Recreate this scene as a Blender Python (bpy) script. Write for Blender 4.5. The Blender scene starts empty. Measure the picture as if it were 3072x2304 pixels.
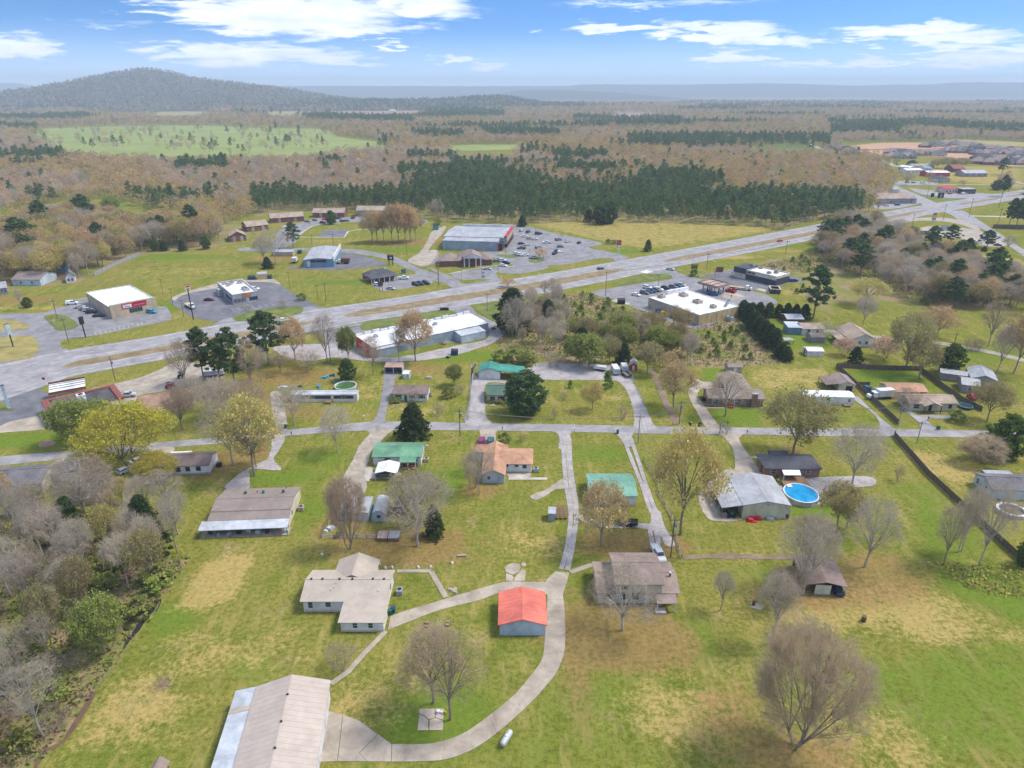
import bpy, math, random
import numpy as np
from mathutils import Vector, Matrix, noise as mnoise
R = random.Random(7)
PI = math.pi
scene = bpy.context.scene
COL = scene.collection
# ------------------------------------------------------------------ camera
CAM_H, FPX, HOR = 92.0, 2050.0, 270.0          # metres up, focal length in photo pixels, horizon row
TILT = math.atan((1152 - HOR) / FPX)
cd = bpy.data.cameras.new('camera'); cam = bpy.data.objects.new('camera', cd); COL.objects.link(cam)
cam.location = (0, 0, CAM_H); cam.rotation_euler = (PI / 2 - TILT, 0, 0)
cd.sensor_width = 36; cd.lens = 36 * FPX / 3072; cd.clip_start = 1; cd.clip_end = 60000
scene.camera = cam
# ------------------------------------------------------------------ light, sky, exposure
SUN_EL, SUN_AZ = math.radians(56), math.radians(78)     # azimuth from +y (view direction) towards +x
scene.view_settings.view_transform = 'Standard'; scene.view_settings.look = 'None'
scene.view_settings.gamma = 1; scene.view_settings.use_curve_mapping = False
scene.view_settings.exposure = 1.15
sl = bpy.data.lights.new('sun', 'SUN'); sl.energy = 2.1; sl.angle = math.radians(15); sl.color = (1, .93, .82)
sun = bpy.data.objects.new('sun', sl); COL.objects.link(sun)
sd = Vector((math.cos(SUN_EL) * math.sin(SUN_AZ), math.cos(SUN_EL) * math.cos(SUN_AZ), math.sin(SUN_EL)))
sun.rotation_euler = sd.to_track_quat('Z', 'Y').to_euler(); sun.location = (0, 0, 400)
def ray(x, y):
 dx = (x - 1536) / FPX; dy = (1152 - y) / FPX
 return dx, math.cos(TILT) + dy * math.sin(TILT), -math.sin(TILT) + dy * math.cos(TILT)
world = bpy.data.worlds.new('World'); scene.world = world; world.use_nodes = True
def build_sky():
 nt = world.node_tree; N = nt.nodes; L = nt.links; N.clear()
 def nd(t, **k):
  n = N.new(t)
  for a, b in k.items(): setattr(n, a, b)
  return n
 def mth(op, a, b=None, c=None, clamp=False):
  n = nd('ShaderNodeMath', operation=op, use_clamp=clamp)
  for i, v in enumerate((a, b, c)):
   if v is None: continue
   if hasattr(v, 'links'): L.new(v, n.inputs[i])
   else: n.inputs[i].default_value = v
  return n.outputs[0]
 out = nd('ShaderNodeOutputWorld'); bg = nd('ShaderNodeBackground'); L.new(bg.outputs[0], out.inputs[0])
 tc = nd('ShaderNodeTexCoord'); sp = nd('ShaderNodeSeparateXYZ'); L.new(tc.outputs['Generated'], sp.inputs[0])
 x, y, z = sp.outputs
 # a deeper blue reaches lower down the sky than in the plain model: look it up a little higher
 z2 = mth('MULTIPLY_ADD', mth('MAXIMUM', z, 0.0), 4.5, 0.07)
 cb = nd('ShaderNodeCombineXYZ'); L.new(x, cb.inputs[0]); L.new(y, cb.inputs[1]); L.new(z2, cb.inputs[2])
 nm = nd('ShaderNodeVectorMath', operation='NORMALIZE'); L.new(cb.outputs[0], nm.inputs[0])
 sky = nd('ShaderNodeTexSky', sky_type='NISHITA', sun_disc=False)
 sky.sun_elevation = SUN_EL; sky.sun_rotation = SUN_AZ; sky.altitude = 200; sky.air_density = 1.0; sky.dust_density = .4; sky.ozone_density = 2.0
 L.new(nm.outputs[0], sky.inputs[0])
 az = mth('ARCTAN2', x, y)
 # streaky cloud field, everywhere round the sky, with the larger clouds of the view placed by direction
 def noise(sx, sz, det, rough, off=0):
  c = nd('ShaderNodeCombineXYZ'); L.new(mth('MULTIPLY', az, sx), c.inputs[0]); L.new(mth('MULTIPLY_ADD', z, sz, off), c.inputs[1])
  n = nd('ShaderNodeTexNoise'); n.inputs['Scale'].default_value = 1; n.inputs['Detail'].default_value = det; n.inputs['Roughness'].default_value = rough
  n.inputs['Distortion'].default_value = .4
  L.new(c.outputs[0], n.inputs['Vector']); return n.outputs[0]
 n1 = noise(7, 55, 9, .62); n2 = noise(22, 150, 6, .6, 3.3)
 off = nd('ShaderNodeMapRange', interpolation_type='SMOOTHSTEP'); L.new(z, off.inputs[0]); off.inputs[1].default_value = .1; off.inputs[2].default_value = .4; off.inputs[4].default_value = .8  # cloud cover added high overhead, out of view, to whiten the ambient light
 w1 = noise(16, 90, 5, .6, 7.1); aw = mth('ADD', az, mth('MULTIPLY_ADD', n2, .22, -.11)); zw = mth('ADD', z, mth('MULTIPLY_ADD', w1, .036, -.018))
 acc = None
 K = 1.3888
 for (px, py, rx, ry, s) in ((620, 32, 270, 46, 1.15), (760, 62, 150, 20, .9), (530, 116, 230, 24, 1.1), (690, 128, 120, 14, .9), (30, 101, 100, 24, 1.1), (920, 8, 160, 42, .85), (1340, 62, 150, 14, 1),
       (1590, 72, 130, 26, 1.15), (1700, 88, 110, 14, .9), (1570, 124, 95, 13, 1.1), (1960, 62, 190, 12, .95), (2030, 84, 160, 13, 1), (2170, 106, 130, 14, 1), (2150, 130, 170, 14, .9),
       (985, 125, 60, 8, .8), (1040, 146, 80, 9, .8), (850, 96, 40, 8, .8), (1850, 135, 170, 8, .9), (1400, 8, 300, 10, .5), (240, 52, 140, 10, .45), (770, 138, 60, 9, .8)):
  d = Vector(ray(px * K, py * K)).normalized(); a0 = math.atan2(d.x, d.y); e0 = d.z
  ra = rx * K / FPX; re = ry * K / FPX
  q = mth('ADD', mth('POWER', mth('MULTIPLY_ADD', aw, 1 / ra, -a0 / ra), 2.0), mth('POWER', mth('MULTIPLY_ADD', zw, 1 / re, -e0 / re), 2.0))
  g = mth('MULTIPLY', mth('SUBTRACT', 1.0, q, clamp=True), s)
  acc = g if acc is None else mth('MAXIMUM', acc, g)
 base = mth('ADD', mth('MULTIPLY', n1, .62), mth('MULTIPLY', n2, .38))
 dens = mth('ADD', mth('ADD', mth('MULTIPLY_ADD', base, 3.4, -1.9), mth('MULTIPLY', acc, 1.45)), off.outputs[0])
 cl = nd('ShaderNodeMapRange', interpolation_type='SMOOTHSTEP'); L.new(dens, cl.inputs[0]); cl.inputs[1].default_value = .1; cl.inputs[2].default_value = 1.05
 # thin veil towards the horizon
 veil = mth('POWER', mth('SUBTRACT', 1.0, mth('MULTIPLY', mth('ABSOLUTE', z), 13.0), clamp=True), 1.6)
 veil = mth('MULTIPLY', veil, mth('MULTIPLY_ADD', n1, .7, .30))
 m0 = nd('ShaderNodeMixRGB'); L.new(veil, m0.inputs[0]); 
 hs = nd('ShaderNodeHueSaturation'); hs.inputs['Saturation'].default_value = 1.35; hs.inputs['Value'].default_value = 1.1
 L.new(sky.outputs[0], hs.inputs['Color'])
 L.new(hs.outputs[0], m0.inputs[1]); m0.inputs[2].default_value = (5.9, 6.6, 8.0, 1)
 shade = nd('ShaderNodeMixRGB'); L.new(mth('MULTIPLY_ADD', w1, 3.0, -1.1, clamp=True), shade.inputs[0])
 shade.inputs[1].default_value = (5.0, 5.4, 6.4, 1); shade.inputs[2].default_value = (7.3, 7.3, 7.6, 1)
 m1 = nd('ShaderNodeMixRGB'); L.new(mth('MULTIPLY', cl.outputs[0], .93), m1.inputs[0]); L.new(m0.outputs[0], m1.inputs[1]); L.new(shade.outputs[0], m1.inputs[2])
 L.new(m1.outputs[0], bg.inputs[0]); bg.inputs[1].default_value = 0.1
build_sky()
# ------------------------------------------------------------------ photo pixels -> places on the ground
CR = {'A': (0, 0, 2.160), 'B': (1024, 0, 2.160), 'C': (2048, 0, 2.160), 'D': (0, 500, 2.880), 'E': (640, 500, 2.880), 'F': (1280, 560, 2.880), 'G': (1900, 560, 3.318),
      'H': (2400, 400, 3.2917), 'I': (0, 900, 3.318), 'J': (480, 950, 3.318), 'K': (1000, 900, 3.318), 'L': (1400, 1000, 3.318), 'M': (1900, 850, 3.318), 'N': (2400, 900, 3.0164),
      'O': (2000, 1250, 3.0157), 'Q': (2500, 1250, 3.318), 'R': (0, 1300, 3.0157), 'S': (550, 1350, 3.318), 'T': (950, 1250, 3.318), 'U': (1400, 1250, 3.0157), 'V': (850, 1650, 2.4578),
      'W': (1650, 1600, 2.7657), 'X': (0, 1750, 2.4578), 'Y': (2100, 1650, 2.2757), 'Z': (0, 0, .72005), 's': (0, 0, 1), '1': (1500, 650, 7.373), '2': (2040, 760, 7.373), '3': (1180, 1250, 6.635)}
def pix(s):
 """'K 10,20 30,40 L 5,6' -> photo pixels"""
 out = []; c = CR['s']
 for t in s.split():
  if t in CR: c = CR[t]
  else:
   a, b = t.split(','); out.append((c[0] + float(a) / c[2], c[1] + float(b) / c[2]))
 return out
def P(p, z=0.0):
 if isinstance(p, str): p = pix(p)[0]
 dx, dy, dz = ray(*p); k = (z - CAM_H) / dz
 return Vector((dx * k, dy * k, z))
def G(s, z=0.0): return [P(p, z) for p in pix(s)]
def height_at(base, top_y):
 """height of something standing at ground point base whose top shows at photo row top_y"""
 dx, dy, dz = ray(1536, top_y); return CAM_H + dz * base.y / dy
def width_at(base, wpx):
 zc = base.y * math.cos(TILT) + CAM_H * math.sin(TILT); return wpx * zc / FPX
def smooth(pts, n=4, closed=True):
 out = []; m = len(pts)
 for i in range(m if closed else m - 1):
  p0, p1, p2, p3 = (pts[(i - 1) % m] if closed or i > 0 else pts[i]), pts[i], pts[(i + 1) % m], (pts[(i + 2) % m] if closed or i < m - 2 else pts[i + 1])
  for k in range(n):
   t = k / n
   out.append(.5 * ((2 * p1) + (p2 - p0) * t + (2 * p0 - 5 * p1 + 4 * p2 - p3) * t * t + (3 * p1 - p0 - 3 * p2 + p3) * t ** 3))
 if not closed: out.append(pts[-1].copy())
 return out
# ------------------------------------------------------------------ materials
MATS = {}
def mat(name, c, c2=None, sc=1.0, det=4, rough=.85, bump=0.0, bsc=None, metal=0.0, wave=None, rnd=0.0, spec=.3, stretch=None, trans=0, stain=.36):
 if name in MATS: return MATS[name]
 m = bpy.data.materials.new(name); m.use_nodes = True; nt = m.node_tree; N = nt.nodes; L = nt.links
 b = N['Principled BSDF']; b.inputs['Roughness'].default_value = rough; b.inputs['Metallic'].default_value = metal; b.inputs['Specular IOR Level'].default_value = spec
 m.diffuse_color = (*c, 1)
 if c2 is None: c2 = tuple(v * .8 for v in c)
 tc = N.new('ShaderNodeTexCoord'); vec = tc.outputs['Object']
 if stretch:
  mp = N.new('ShaderNodeMapping'); mp.inputs['Scale'].default_value = stretch; L.new(vec, mp.inputs[0]); vec = mp.outputs[0]
 n = N.new('ShaderNodeTexNoise'); n.inputs['Scale'].default_value = sc; n.inputs['Detail'].default_value = det; n.inputs['Roughness'].default_value = .65
 L.new(vec, n.inputs['Vector'])
 r = N.new('ShaderNodeValToRGB'); r.color_ramp.elements[0].position = .32; r.color_ramp.elements[1].position = .68
 r.color_ramp.elements[0].color = (*c2, 1); r.color_ramp.elements[1].color = (*c, 1); L.new(n.outputs[0], r.inputs[0]); col = r.outputs[0]
 if stain and not trans:
  n3 = N.new('ShaderNodeTexNoise'); n3.inputs['Scale'].default_value = .22; n3.inputs['Detail'].default_value = 12; n3.inputs['Roughness'].default_value = .72; n3.inputs['Distortion'].default_value = .6; L.new(tc.outputs['Object'], n3.inputs['Vector'])
  m3 = N.new('ShaderNodeMapRange'); L.new(n3.outputs[0], m3.inputs[0]); m3.inputs[1].default_value = .35; m3.inputs[2].default_value = .62; m3.inputs[3].default_value = 1 - stain; m3.inputs[4].default_value = 1.06
  h3 = N.new('ShaderNodeHueSaturation'); L.new(m3.outputs[0], h3.inputs['Value']); L.new(col, h3.inputs['Color']); col = h3.outputs[0]
 if rnd:
  oi = N.new('ShaderNodeObjectInfo'); hs = N.new('ShaderNodeHueSaturation')
  mr = N.new('ShaderNodeMapRange'); L.new(oi.outputs['Random'], mr.inputs[0]); mr.inputs[3].default_value = 1 - rnd; mr.inputs[4].default_value = 1 + rnd
  L.new(mr.outputs[0], hs.inputs['Value']); L.new(col, hs.inputs['Color'])
  m2 = N.new('ShaderNodeMath'); m2.operation = 'MULTIPLY'; m2.inputs[1].default_value = 7.31; L.new(oi.outputs['Random'], m2.inputs[0])
  fr = N.new('ShaderNodeMath'); fr.operation = 'FRACT'; L.new(m2.outputs[0], fr.inputs[0])
  mh = N.new('ShaderNodeMapRange'); L.new(fr.outputs[0], mh.inputs[0]); mh.inputs[3].default_value = .5 - rnd * .09; mh.inputs[4].default_value = .5 + rnd * .09
  L.new(mh.outputs[0], hs.inputs['Hue']); col = hs.outputs[0]
 L.new(col, b.inputs['Base Color'])
 if trans:
  tb = N.new('ShaderNodeBsdfTranslucent'); L.new(col, tb.inputs[0]); ms = N.new('ShaderNodeMixShader'); ms.inputs[0].default_value = trans; L.new(b.outputs[0], ms.inputs[1]); L.new(tb.outputs[0], ms.inputs[2]); L.new(ms.outputs[0], N['Material Output'].inputs[0])
 if bump:
  n2 = N.new('ShaderNodeTexNoise'); n2.inputs['Scale'].default_value = bsc or sc * 6; n2.inputs['Detail'].default_value = 5; L.new(tc.outputs['Object'], n2.inputs['Vector'])
  bp = N.new('ShaderNodeBump'); bp.inputs['Strength'].default_value = bump; bp.inputs['Distance'].default_value = .15; L.new(n2.outputs[0], bp.inputs['Height']); L.new(bp.outputs[0], b.inputs['Normal'])
 MATS[name] = m; return m
M = {}
def dm(k, *a, **kw): M[k] = mat(k, *a, **kw)
dm('asphalt_old', (.335, .325, .33), (.26, .25, .26), sc=.06, det=8, bump=.1, bsc=3)
dm('asphalt_dark', (.185, .185, .205), (.125, .125, .142), sc=.09, det=8, bump=.1, bsc=3)
dm('asphalt_mid', (.27, .265, .275), (.20, .195, .205), sc=.08, det=8, bump=.1, bsc=3)
dm('concrete', (.44, .385, .315), (.32, .27, .215), sc=.25, det=9, bump=.15, bsc=4)
dm('concrete_pale', (.52, .48, .42), (.40, .36, .31), sc=.3, det=8)
dm('gravel', (.43, .40, .40), (.30, .275, .27), sc=1.2, det=9, bump=.5, bsc=7)
dm('gravel_tan', (.43, .38, .32), (.31, .265, .21), sc=.5, det=9, bump=.5, bsc=5)
dm('dirt', (.36, .24, .17), (.26, .16, .10), sc=.35, det=8, bump=.6, bsc=2)
dm('dirt_path', (.27, .20, .14), (.19, .14, .09), sc=.5, det=8, bump=.5, bsc=3)
dm('median_grass', (.31, .225, .13), (.18, .145, .07), sc=.25, det=8, bump=.4, bsc=3)
dm('verge_grass', (.17, .20, .035), (.095, .125, .02), sc=.18, det=8, bump=.5, bsc=3)
dm('verge_dry', (.36, .29, .11), (.25, .22, .06), sc=.2, det=8, bump=.5, bsc=3)
dm('site_soil', (.50, .31, .19), (.40, .22, .12), sc=.02, det=9)
dm('meadow_green', (.25, .28, .075), (.16, .21, .045), sc=.01, det=9, stain=0)
dm('paint_white', (.72, .72, .70), (.45, .45, .45), sc=.7, det=6)
dm('kerb', (.50, .47, .42), (.40, .37, .33), sc=.4)
for k, c, r_ in (('white', (.74, .75, .77), .6), ('cream', (.66, .60, .47), .7), ('tan', (.50, .41, .29), .8), ('tan_yellow', (.60, .46, .24), .8), ('grey', (.36, .37, .40), .7), ('dark', (.03, .03, .035), .5), ('charcoal', (.06, .065, .09), .6),
    ('palegreen', (.60, .60, .47), .7), ('steel_blue', (.34, .42, .49), .5), ('slate_blue', (.16, .30, .42), .6), ('red', (.50, .025, .03), .5), ('red_sign', (.58, .01, .07), .5), ('brown', (.16, .09, .06), .8), ('wood', (.25, .16, .09), .8),
    ('pale_blue', (.48, .58, .66), .5), ('green_box', (.02, .14, .09), .6), ('blue_box', (.015, .07, .22), .5), ('teal', (.02, .32, .33), .5), ('yellow', (.65, .48, .02), .5), ('orange', (.65, .20, .03), .5),
    ('mauve_grey', (.33, .32, .36), .7), ('pink_tan', (.42, .33, .28), .8), ('sandstone', (.47, .40, .33), .8), ('black', (.012, .012, .014), .4), ('sign_green', (.02, .25, .12), .5)):
 dm(k, c, tuple(v * .86 for v in c), sc=.7, det=6, rough=r_)
def brickmat(k, a, b, mo):
 m = mat(k, a, b, sc=1.5); nt = m.node_tree; N = nt.nodes; L = nt.links
 br = N.new('ShaderNodeTexBrick'); br.inputs['Scale'].default_value = 2.2; br.inputs['Color1'].default_value = (*a, 1); br.inputs['Color2'].default_value = (*b, 1); br.inputs['Mortar'].default_value = (*mo, 1)
 br.inputs['Mortar Size'].default_value = .012; tc = N.new('ShaderNodeTexCoord'); mp = N.new('ShaderNodeMapping'); mp.inputs['Rotation'].default_value = (PI / 2, 0, 0)
 L.new(tc.outputs['Object'], mp.inputs[0]); L.new(mp.outputs[0], br.inputs['Vector']); L.new(br.outputs[0], N['Principled BSDF'].inputs['Base Color']); M[k] = m
brickmat('brick_red', (.26, .07, .055), (.18, .045, .04), (.32, .27, .24)); brickmat('brick_brown', (.27, .145, .10), (.20, .105, .075), (.36, .30, .26))
# roofs
dm('shingle_taupe', (.42, .365, .305), (.37, .32, .27), sc=1.2, det=9, rough=.9, stain=.15)
dm('shingle_brown', (.30, .235, .205), (.24, .185, .16), sc=1.0, det=9, rough=.9)
dm('shingle_darkbrown', (.24, .18, .165), (.18, .135, .12), sc=1.0, det=9, rough=.9)
dm('shingle_mauve', (.26, .215, .195), (.21, .175, .16), sc=.8, det=9, rough=.9, stain=.15)
dm('shingle_grey', (.17, .165, .18), (.13, .125, .14), sc=1.0, det=9, rough=.9)
dm('shingle_charcoal', (.095, .098, .115), (.07, .072, .088), sc=1.0, det=9, rough=.9)
dm('shingle_orange', (.48, .28, .18), (.41, .23, .145), sc=1.0, det=9, rough=.9)
dm('shingle_tan', (.40, .32, .25), (.32, .25, .20), sc=1.0, det=9, rough=.9)
dm('metal_red', (.68, .175, .12), (.58, .14, .10), sc=.5, rough=.45, spec=.4)
dm('metal_green', (.15, .33, .20), (.11, .25, .155), sc=.4, rough=.5, spec=.4)
dm('metal_teal', (.05, .27, .21), (.04, .23, .18), sc=.4, rough=.45, spec=.4)
dm('metal_seafoam', (.17, .36, .27), (.14, .30, .22), sc=.4, rough=.5, spec=.4)
dm('metal_brown', (.45, .385, .335), (.40, .34, .295), sc=.5, rough=.6, spec=.2, stain=.1)
dm('metal_grey', (.40, .41, .43), (.33, .34, .36), sc=.6, rough=.5, spec=.4, stretch=(1, .15, 1))
dm('galvanized', (.50, .53, .57), (.40, .43, .47), sc=.8, rough=.42, spec=.5)
dm('rusty', (.34, .17, .11), (.42, .36, .34), sc=1.2, det=7, rough=.8)
dm('membrane', (.76, .77, .79), (.68, .69, .71), sc=.15, rough=.6)
dm('dark_roof', (.055, .05, .055), (.10, .095, .10), sc=.4, det=7)
dm('glass', (.025, .03, .04), (.05, .06, .075), sc=1, rough=.12, spec=.6)
dm('tyre', (.02, .02, .02)); dm('rim', (.4, .4, .42), rough=.3, metal=.6)
dm('pole_wood', (.23, .18, .14), (.16, .12, .09), sc=2); dm('pole_grey', (.36, .35, .34), sc=2); dm('wire', (.2, .2, .2))
dm('fence_wood', (.19, .145, .12), (.12, .095, .08), sc=1.5, det=7, stretch=(1, 1, .3)); dm('fence_post', (.33, .25, .19))
dm('pool_water', (.02, .34, .66), (.015, .28, .58), sc=.8, rough=.08, spec=.6); dm('pond_water', (.13, .17, .24), (.11, .15, .2), rough=.08, spec=.8)
dm('algae', (.03, .10, .02), (.05, .15, .03), sc=2); dm('pool_wall', (.50, .46, .44))
dm('bark', (.33, .28, .23), (.21, .18, .15), sc=3, det=6, rnd=.15); dm('bark_pale', (.50, .44, .38), (.34, .30, .26), sc=3, det=6, rnd=.15)
for k_, c_ in (('twig', (.56, .43, .30)), ('twig_pink', (.68, .50, .35)), ('twig_grey', (.54, .46, .35))): dm(k_, c_, tuple(v * .78 for v in c_), sc=.6, rnd=.12, trans=.35)
for k_, c_, q_ in (('bud_tan', (.62, .44, .21), .76), ('bud_yellow', (.58, .50, .15), .76), ('bud_gold', (.52, .45, .05), .7), ('bud_olive', (.36, .32, .12), .74), ('leaf_spring', (.33, .37, .09), .68), ('leaf_green', (.15, .22, .045), .62),
                   ('needle', (.12, .19, .065), .6), ('young_leaf', (.25, .35, .07), .65), ('needle_light', (.17, .24, .075), .65), ('cedar_leaf', (.085, .13, .04), .58), ('brush_brown', (.33, .235, .17), .66), ('brush_green', (.19, .24, .05), .64)): dm(k_, c_, tuple(v * q_ for v in c_), sc=.45, rnd=.16, trans=.35)
for k, c in (('car_white', (.72, .73, .74)), ('car_silver', (.42, .44, .46)), ('car_grey', (.13, .145, .16)), ('car_black', (.018, .02, .024)), ('car_red', (.50, .012, .02)), ('car_maroon', (.12, .012, .03)), ('car_blue', (.02, .12, .32)),
             ('car_teal', (.015, .10, .14)), ('car_magenta', (.22, .01, .10)), ('car_navy', (.015, .035, .09)), ('car_green', (.02, .12, .08)), ('car_cyan', (.01, .30, .42)), ('car_tan', (.42, .33, .2))):
 dm(k, c, tuple(v * .95 for v in c), sc=1, rough=.28, spec=.5, stain=0)
# ------------------------------------------------------------------ mesh helpers
class MB:
 def __init__(s): s.v = []; s.f = []
 def box(s, x0, x1, y0, y1, z0, z1):
  b = len(s.v); s.v += [(x0, y0, z0), (x1, y0, z0), (x1, y1, z0), (x0, y1, z0), (x0, y0, z1), (x1, y0, z1), (x1, y1, z1), (x0, y1, z1)]
  s.f += [(b, b + 3, b + 2, b + 1), (b + 4, b + 5, b + 6, b + 7), (b, b + 1, b + 5, b + 4), (b + 1, b + 2, b + 6, b + 5), (b + 2, b + 3, b + 7, b + 6), (b + 3, b, b + 4, b + 7)]; return s
 def hexa(s, p):                      # 8 corners, bottom four then top four
  b = len(s.v); s.v += [tuple(q) for q in p]
  s.f += [(b, b + 3, b + 2, b + 1), (b + 4, b + 5, b + 6, b + 7), (b, b + 1, b + 5, b + 4), (b + 1, b + 2, b + 6, b + 5), (b + 2, b + 3, b + 7, b + 6), (b + 3, b, b + 4, b + 7)]; return s
 def slab(s, p, t):                   # polygon p (top surface), thickness t downwards
  b = len(s.v); n = len(p); s.v += [tuple(q) for q in p] + [(q[0], q[1], q[2] - t) for q in p]
  s.f += [tuple(range(b, b + n)), tuple(range(b + 2 * n - 1, b + n - 1, -1))]
  for i in range(n): j = (i + 1) % n; s.f.append((b + i, b + n + i, b + n + j, b + j))
  return s
 def poly(s, p): b = len(s.v); s.v += [tuple(q) for q in p]; s.f.append(tuple(range(b, b + len(p)))); return s
 def tube(s, a, c, r0, r1, n=6, caps=True):
  a = Vector(a); c = Vector(c); d = (c - a)
  if d.length < 1e-6: return s
  d.normalize(); u = d.orthogonal().normalized(); w = d.cross(u); b = len(s.v)
  for q, r in ((a, r0), (c, r1)):
   for i in range(n):
    t = 2 * PI * i / n; s.v.append(tuple(q + (u * math.cos(t) + w * math.sin(t)) * r))
  for i in range(n): j = (i + 1) % n; s.f.append((b + i, b + j, b + n + j, b + n + i))
  if caps: s.f += [tuple(range(b + n - 1, b - 1, -1)), tuple(range(b + n, b + 2 * n))]
  return s
 def lathe(s, prof, n=12, cx=0, cy=0, sx=1, sy=1, cap=True):   # (r, z) pairs
  b = len(s.v)
  for r, z in prof:
   for i in range(n): t = 2 * PI * i / n; s.v.append((cx + r * math.cos(t) * sx, cy + r * math.sin(t) * sy, z))
  for k in range(len(prof) - 1):
   for i in range(n): j = (i + 1) % n; s.f.append((b + k * n + i, b + k * n + j, b + (k + 1) * n + j, b + (k + 1) * n + i))
  if cap: s.f.append(tuple(range(b + (len(prof) - 1) * n, b + len(prof) * n)))
  return s
 def mesh(s, name): me = bpy.data.meshes.new(name); me.from_pydata(s.v, [], s.f); me.update(); return me
def link(o): COL.objects.link(o); return o
def obj(name, mb, m, parent=None, loc=None, rz=0, kind=None):
 me = mb.mesh(name) if isinstance(mb, MB) else mb
 if m is not None and not me.materials: me.materials.append(M[m] if isinstance(m, str) else m)
 o = link(bpy.data.objects.new(name, me))
 if parent: o.parent = parent
 if loc: o.location = loc
 if rz: o.rotation_euler.z = rz
 if kind: o['kind'] = kind
 return o
def tag(o, label, cat, group=None):
 o['label'] = label; o['category'] = cat
 if group: o['group'] = group
 return o
def empty(name, loc, rz, label, cat, group=None):
 o = link(bpy.data.objects.new(name, None)); o.location = loc; o.rotation_euler.z = rz; o.empty_display_size = .5
 return tag(o, label, cat, group)
def struct(name, mb, m, **k): return obj(name, mb, m, kind='structure', **k)
def copy_tree(o, parent=None):
 c = link(o.copy()); c.parent = parent
 for ch in KIDS.get(o.name, o.children): copy_tree(ch, c)
 return c
KIDS = {}
# ================================================================== THE GROUND
def axis(core0, core1, step, far):
 a = list(np.arange(core0, core1 + .01, step)); s = step; x = core1; pos = []
 while x < far: s *= 1.022 if x < 1700 else 1.35; x += s; pos.append(x)
 s = step; x = core0; neg = []
 while x > -far: s *= 1.022 if x > -1700 and core0 < 0 else 1.35; x -= s; neg.append(x)
 return np.array(neg[::-1] + a + pos)
gx = axis(-330, 330, 2.0, 26000); gy = axis(30, 400, 2.0, 26000)
GX, GY = np.meshgrid(gx, gy); nx, ny = len(gx), len(gy)
zone = np.zeros((ny, nx, 4), np.float32)        # bare brown earth, dry straw, lush green, scrub / forest floor
def blob(ch, s, rx, ry, v=1.0, rot=0):
 for p in G(s):
  dx, dy = GX - p.x, GY - p.y; c, n = math.cos(rot), math.sin(rot)
  q = ((dx * c + dy * n) / rx) ** 2 + ((-dx * n + dy * c) / ry) ** 2
  zone[..., ch] = np.maximum(zone[..., ch], v * np.clip(1.15 - q * .85, 0, 1))
def inpoly(pts, X, Y):
 ins = np.zeros(X.shape, bool); n = len(pts)
 for i in range(n):
  a, b = pts[i], pts[(i + 1) % n]
  if a.y == b.y: continue
  c = ((a.y > Y) != (b.y > Y)) & (X < (b.x - a.x) * (Y - a.y) / (b.y - a.y) + a.x); ins ^= c
 return ins
def area(ch, s, v=1.0):
 m = inpoly(G(s), GX, GY); zone[..., ch] = np.where(m, np.maximum(zone[..., ch], v), zone[..., ch])
# brown leaf litter / worn earth
blob(0, 'W 750,930', 13, 7); blob(0, 'W 420,880', 14, 9, .8); blob(0, 'W 700,90', 16, 7, .9); blob(0, 'W 620,760', 13, 9, .9); blob(0, 'W 180,900', 4, 26, .7)
blob(0, 'W 1500,1500', 9, 9, .6); blob(0, 'Y 650,1400', 13, 7, .7)
blob(0, 'T 900,1250', 17, 6, .9); blob(0, 'T 480,1250', 14, 6, .6); blob(0, 'T 250,1100', 10, 7, .6); blob(0, 'T 1640,720', 7, 5, .9); blob(0, 'T 900,1420', 22, 4, .7)
blob(0, 'O 1350,1600', 15, 6, .8); blob(0, 'O 1700,1500', 16, 9, .8); blob(0, 'O 1900,1350', 12, 8, .6); blob(0, 'Y 1150,220', 16, 7, .8)
blob(0, 'J 800,1400', 12, 7, .8); blob(0, 'J 560,1500', 10, 9, .7); blob(0, 'J 900,850', 14, 12, .7); blob(0, 'J 1350,950', 14, 7, .7); blob(0, 'J 1250,600', 24, 12, .7); blob(0, 'J 700,700', 20, 16, .5)
blob(0, 'O 1150,300', 5, 4, .8); blob(0, 'U 1400,1120', 12, 5, .6); blob(0, 'K 850,680', 15, 5, .8); blob(0, 'N 1750,900', 8, 5, .5); blob(0, 'D 900,1010', 25, 10, .5)
blob(0, 'O 730,1265', 8, 1.2, 1); blob(0, 'S 600,1620', 3, 8, .4); blob(0, 'W 1250,770', 2, 1, .6)
blob(0, 'E 1650,650', 34, 14, .75); blob(0, 'E 560,800', 25, 14, .6); blob(0, 'D 150,1150', 30, 10, .7); blob(0, 'D 700,900', 26, 14, .5); blob(0, 'D 1100,850', 30, 12, .4)
blob(0, 'T 1220,520', 3, 6, .6); blob(0, 'T 620,680', 5, 3, .6); blob(0, 'G 700,770', 4, 3, .8); blob(0, 'G 640,500', 10, 5, .5)
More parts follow.
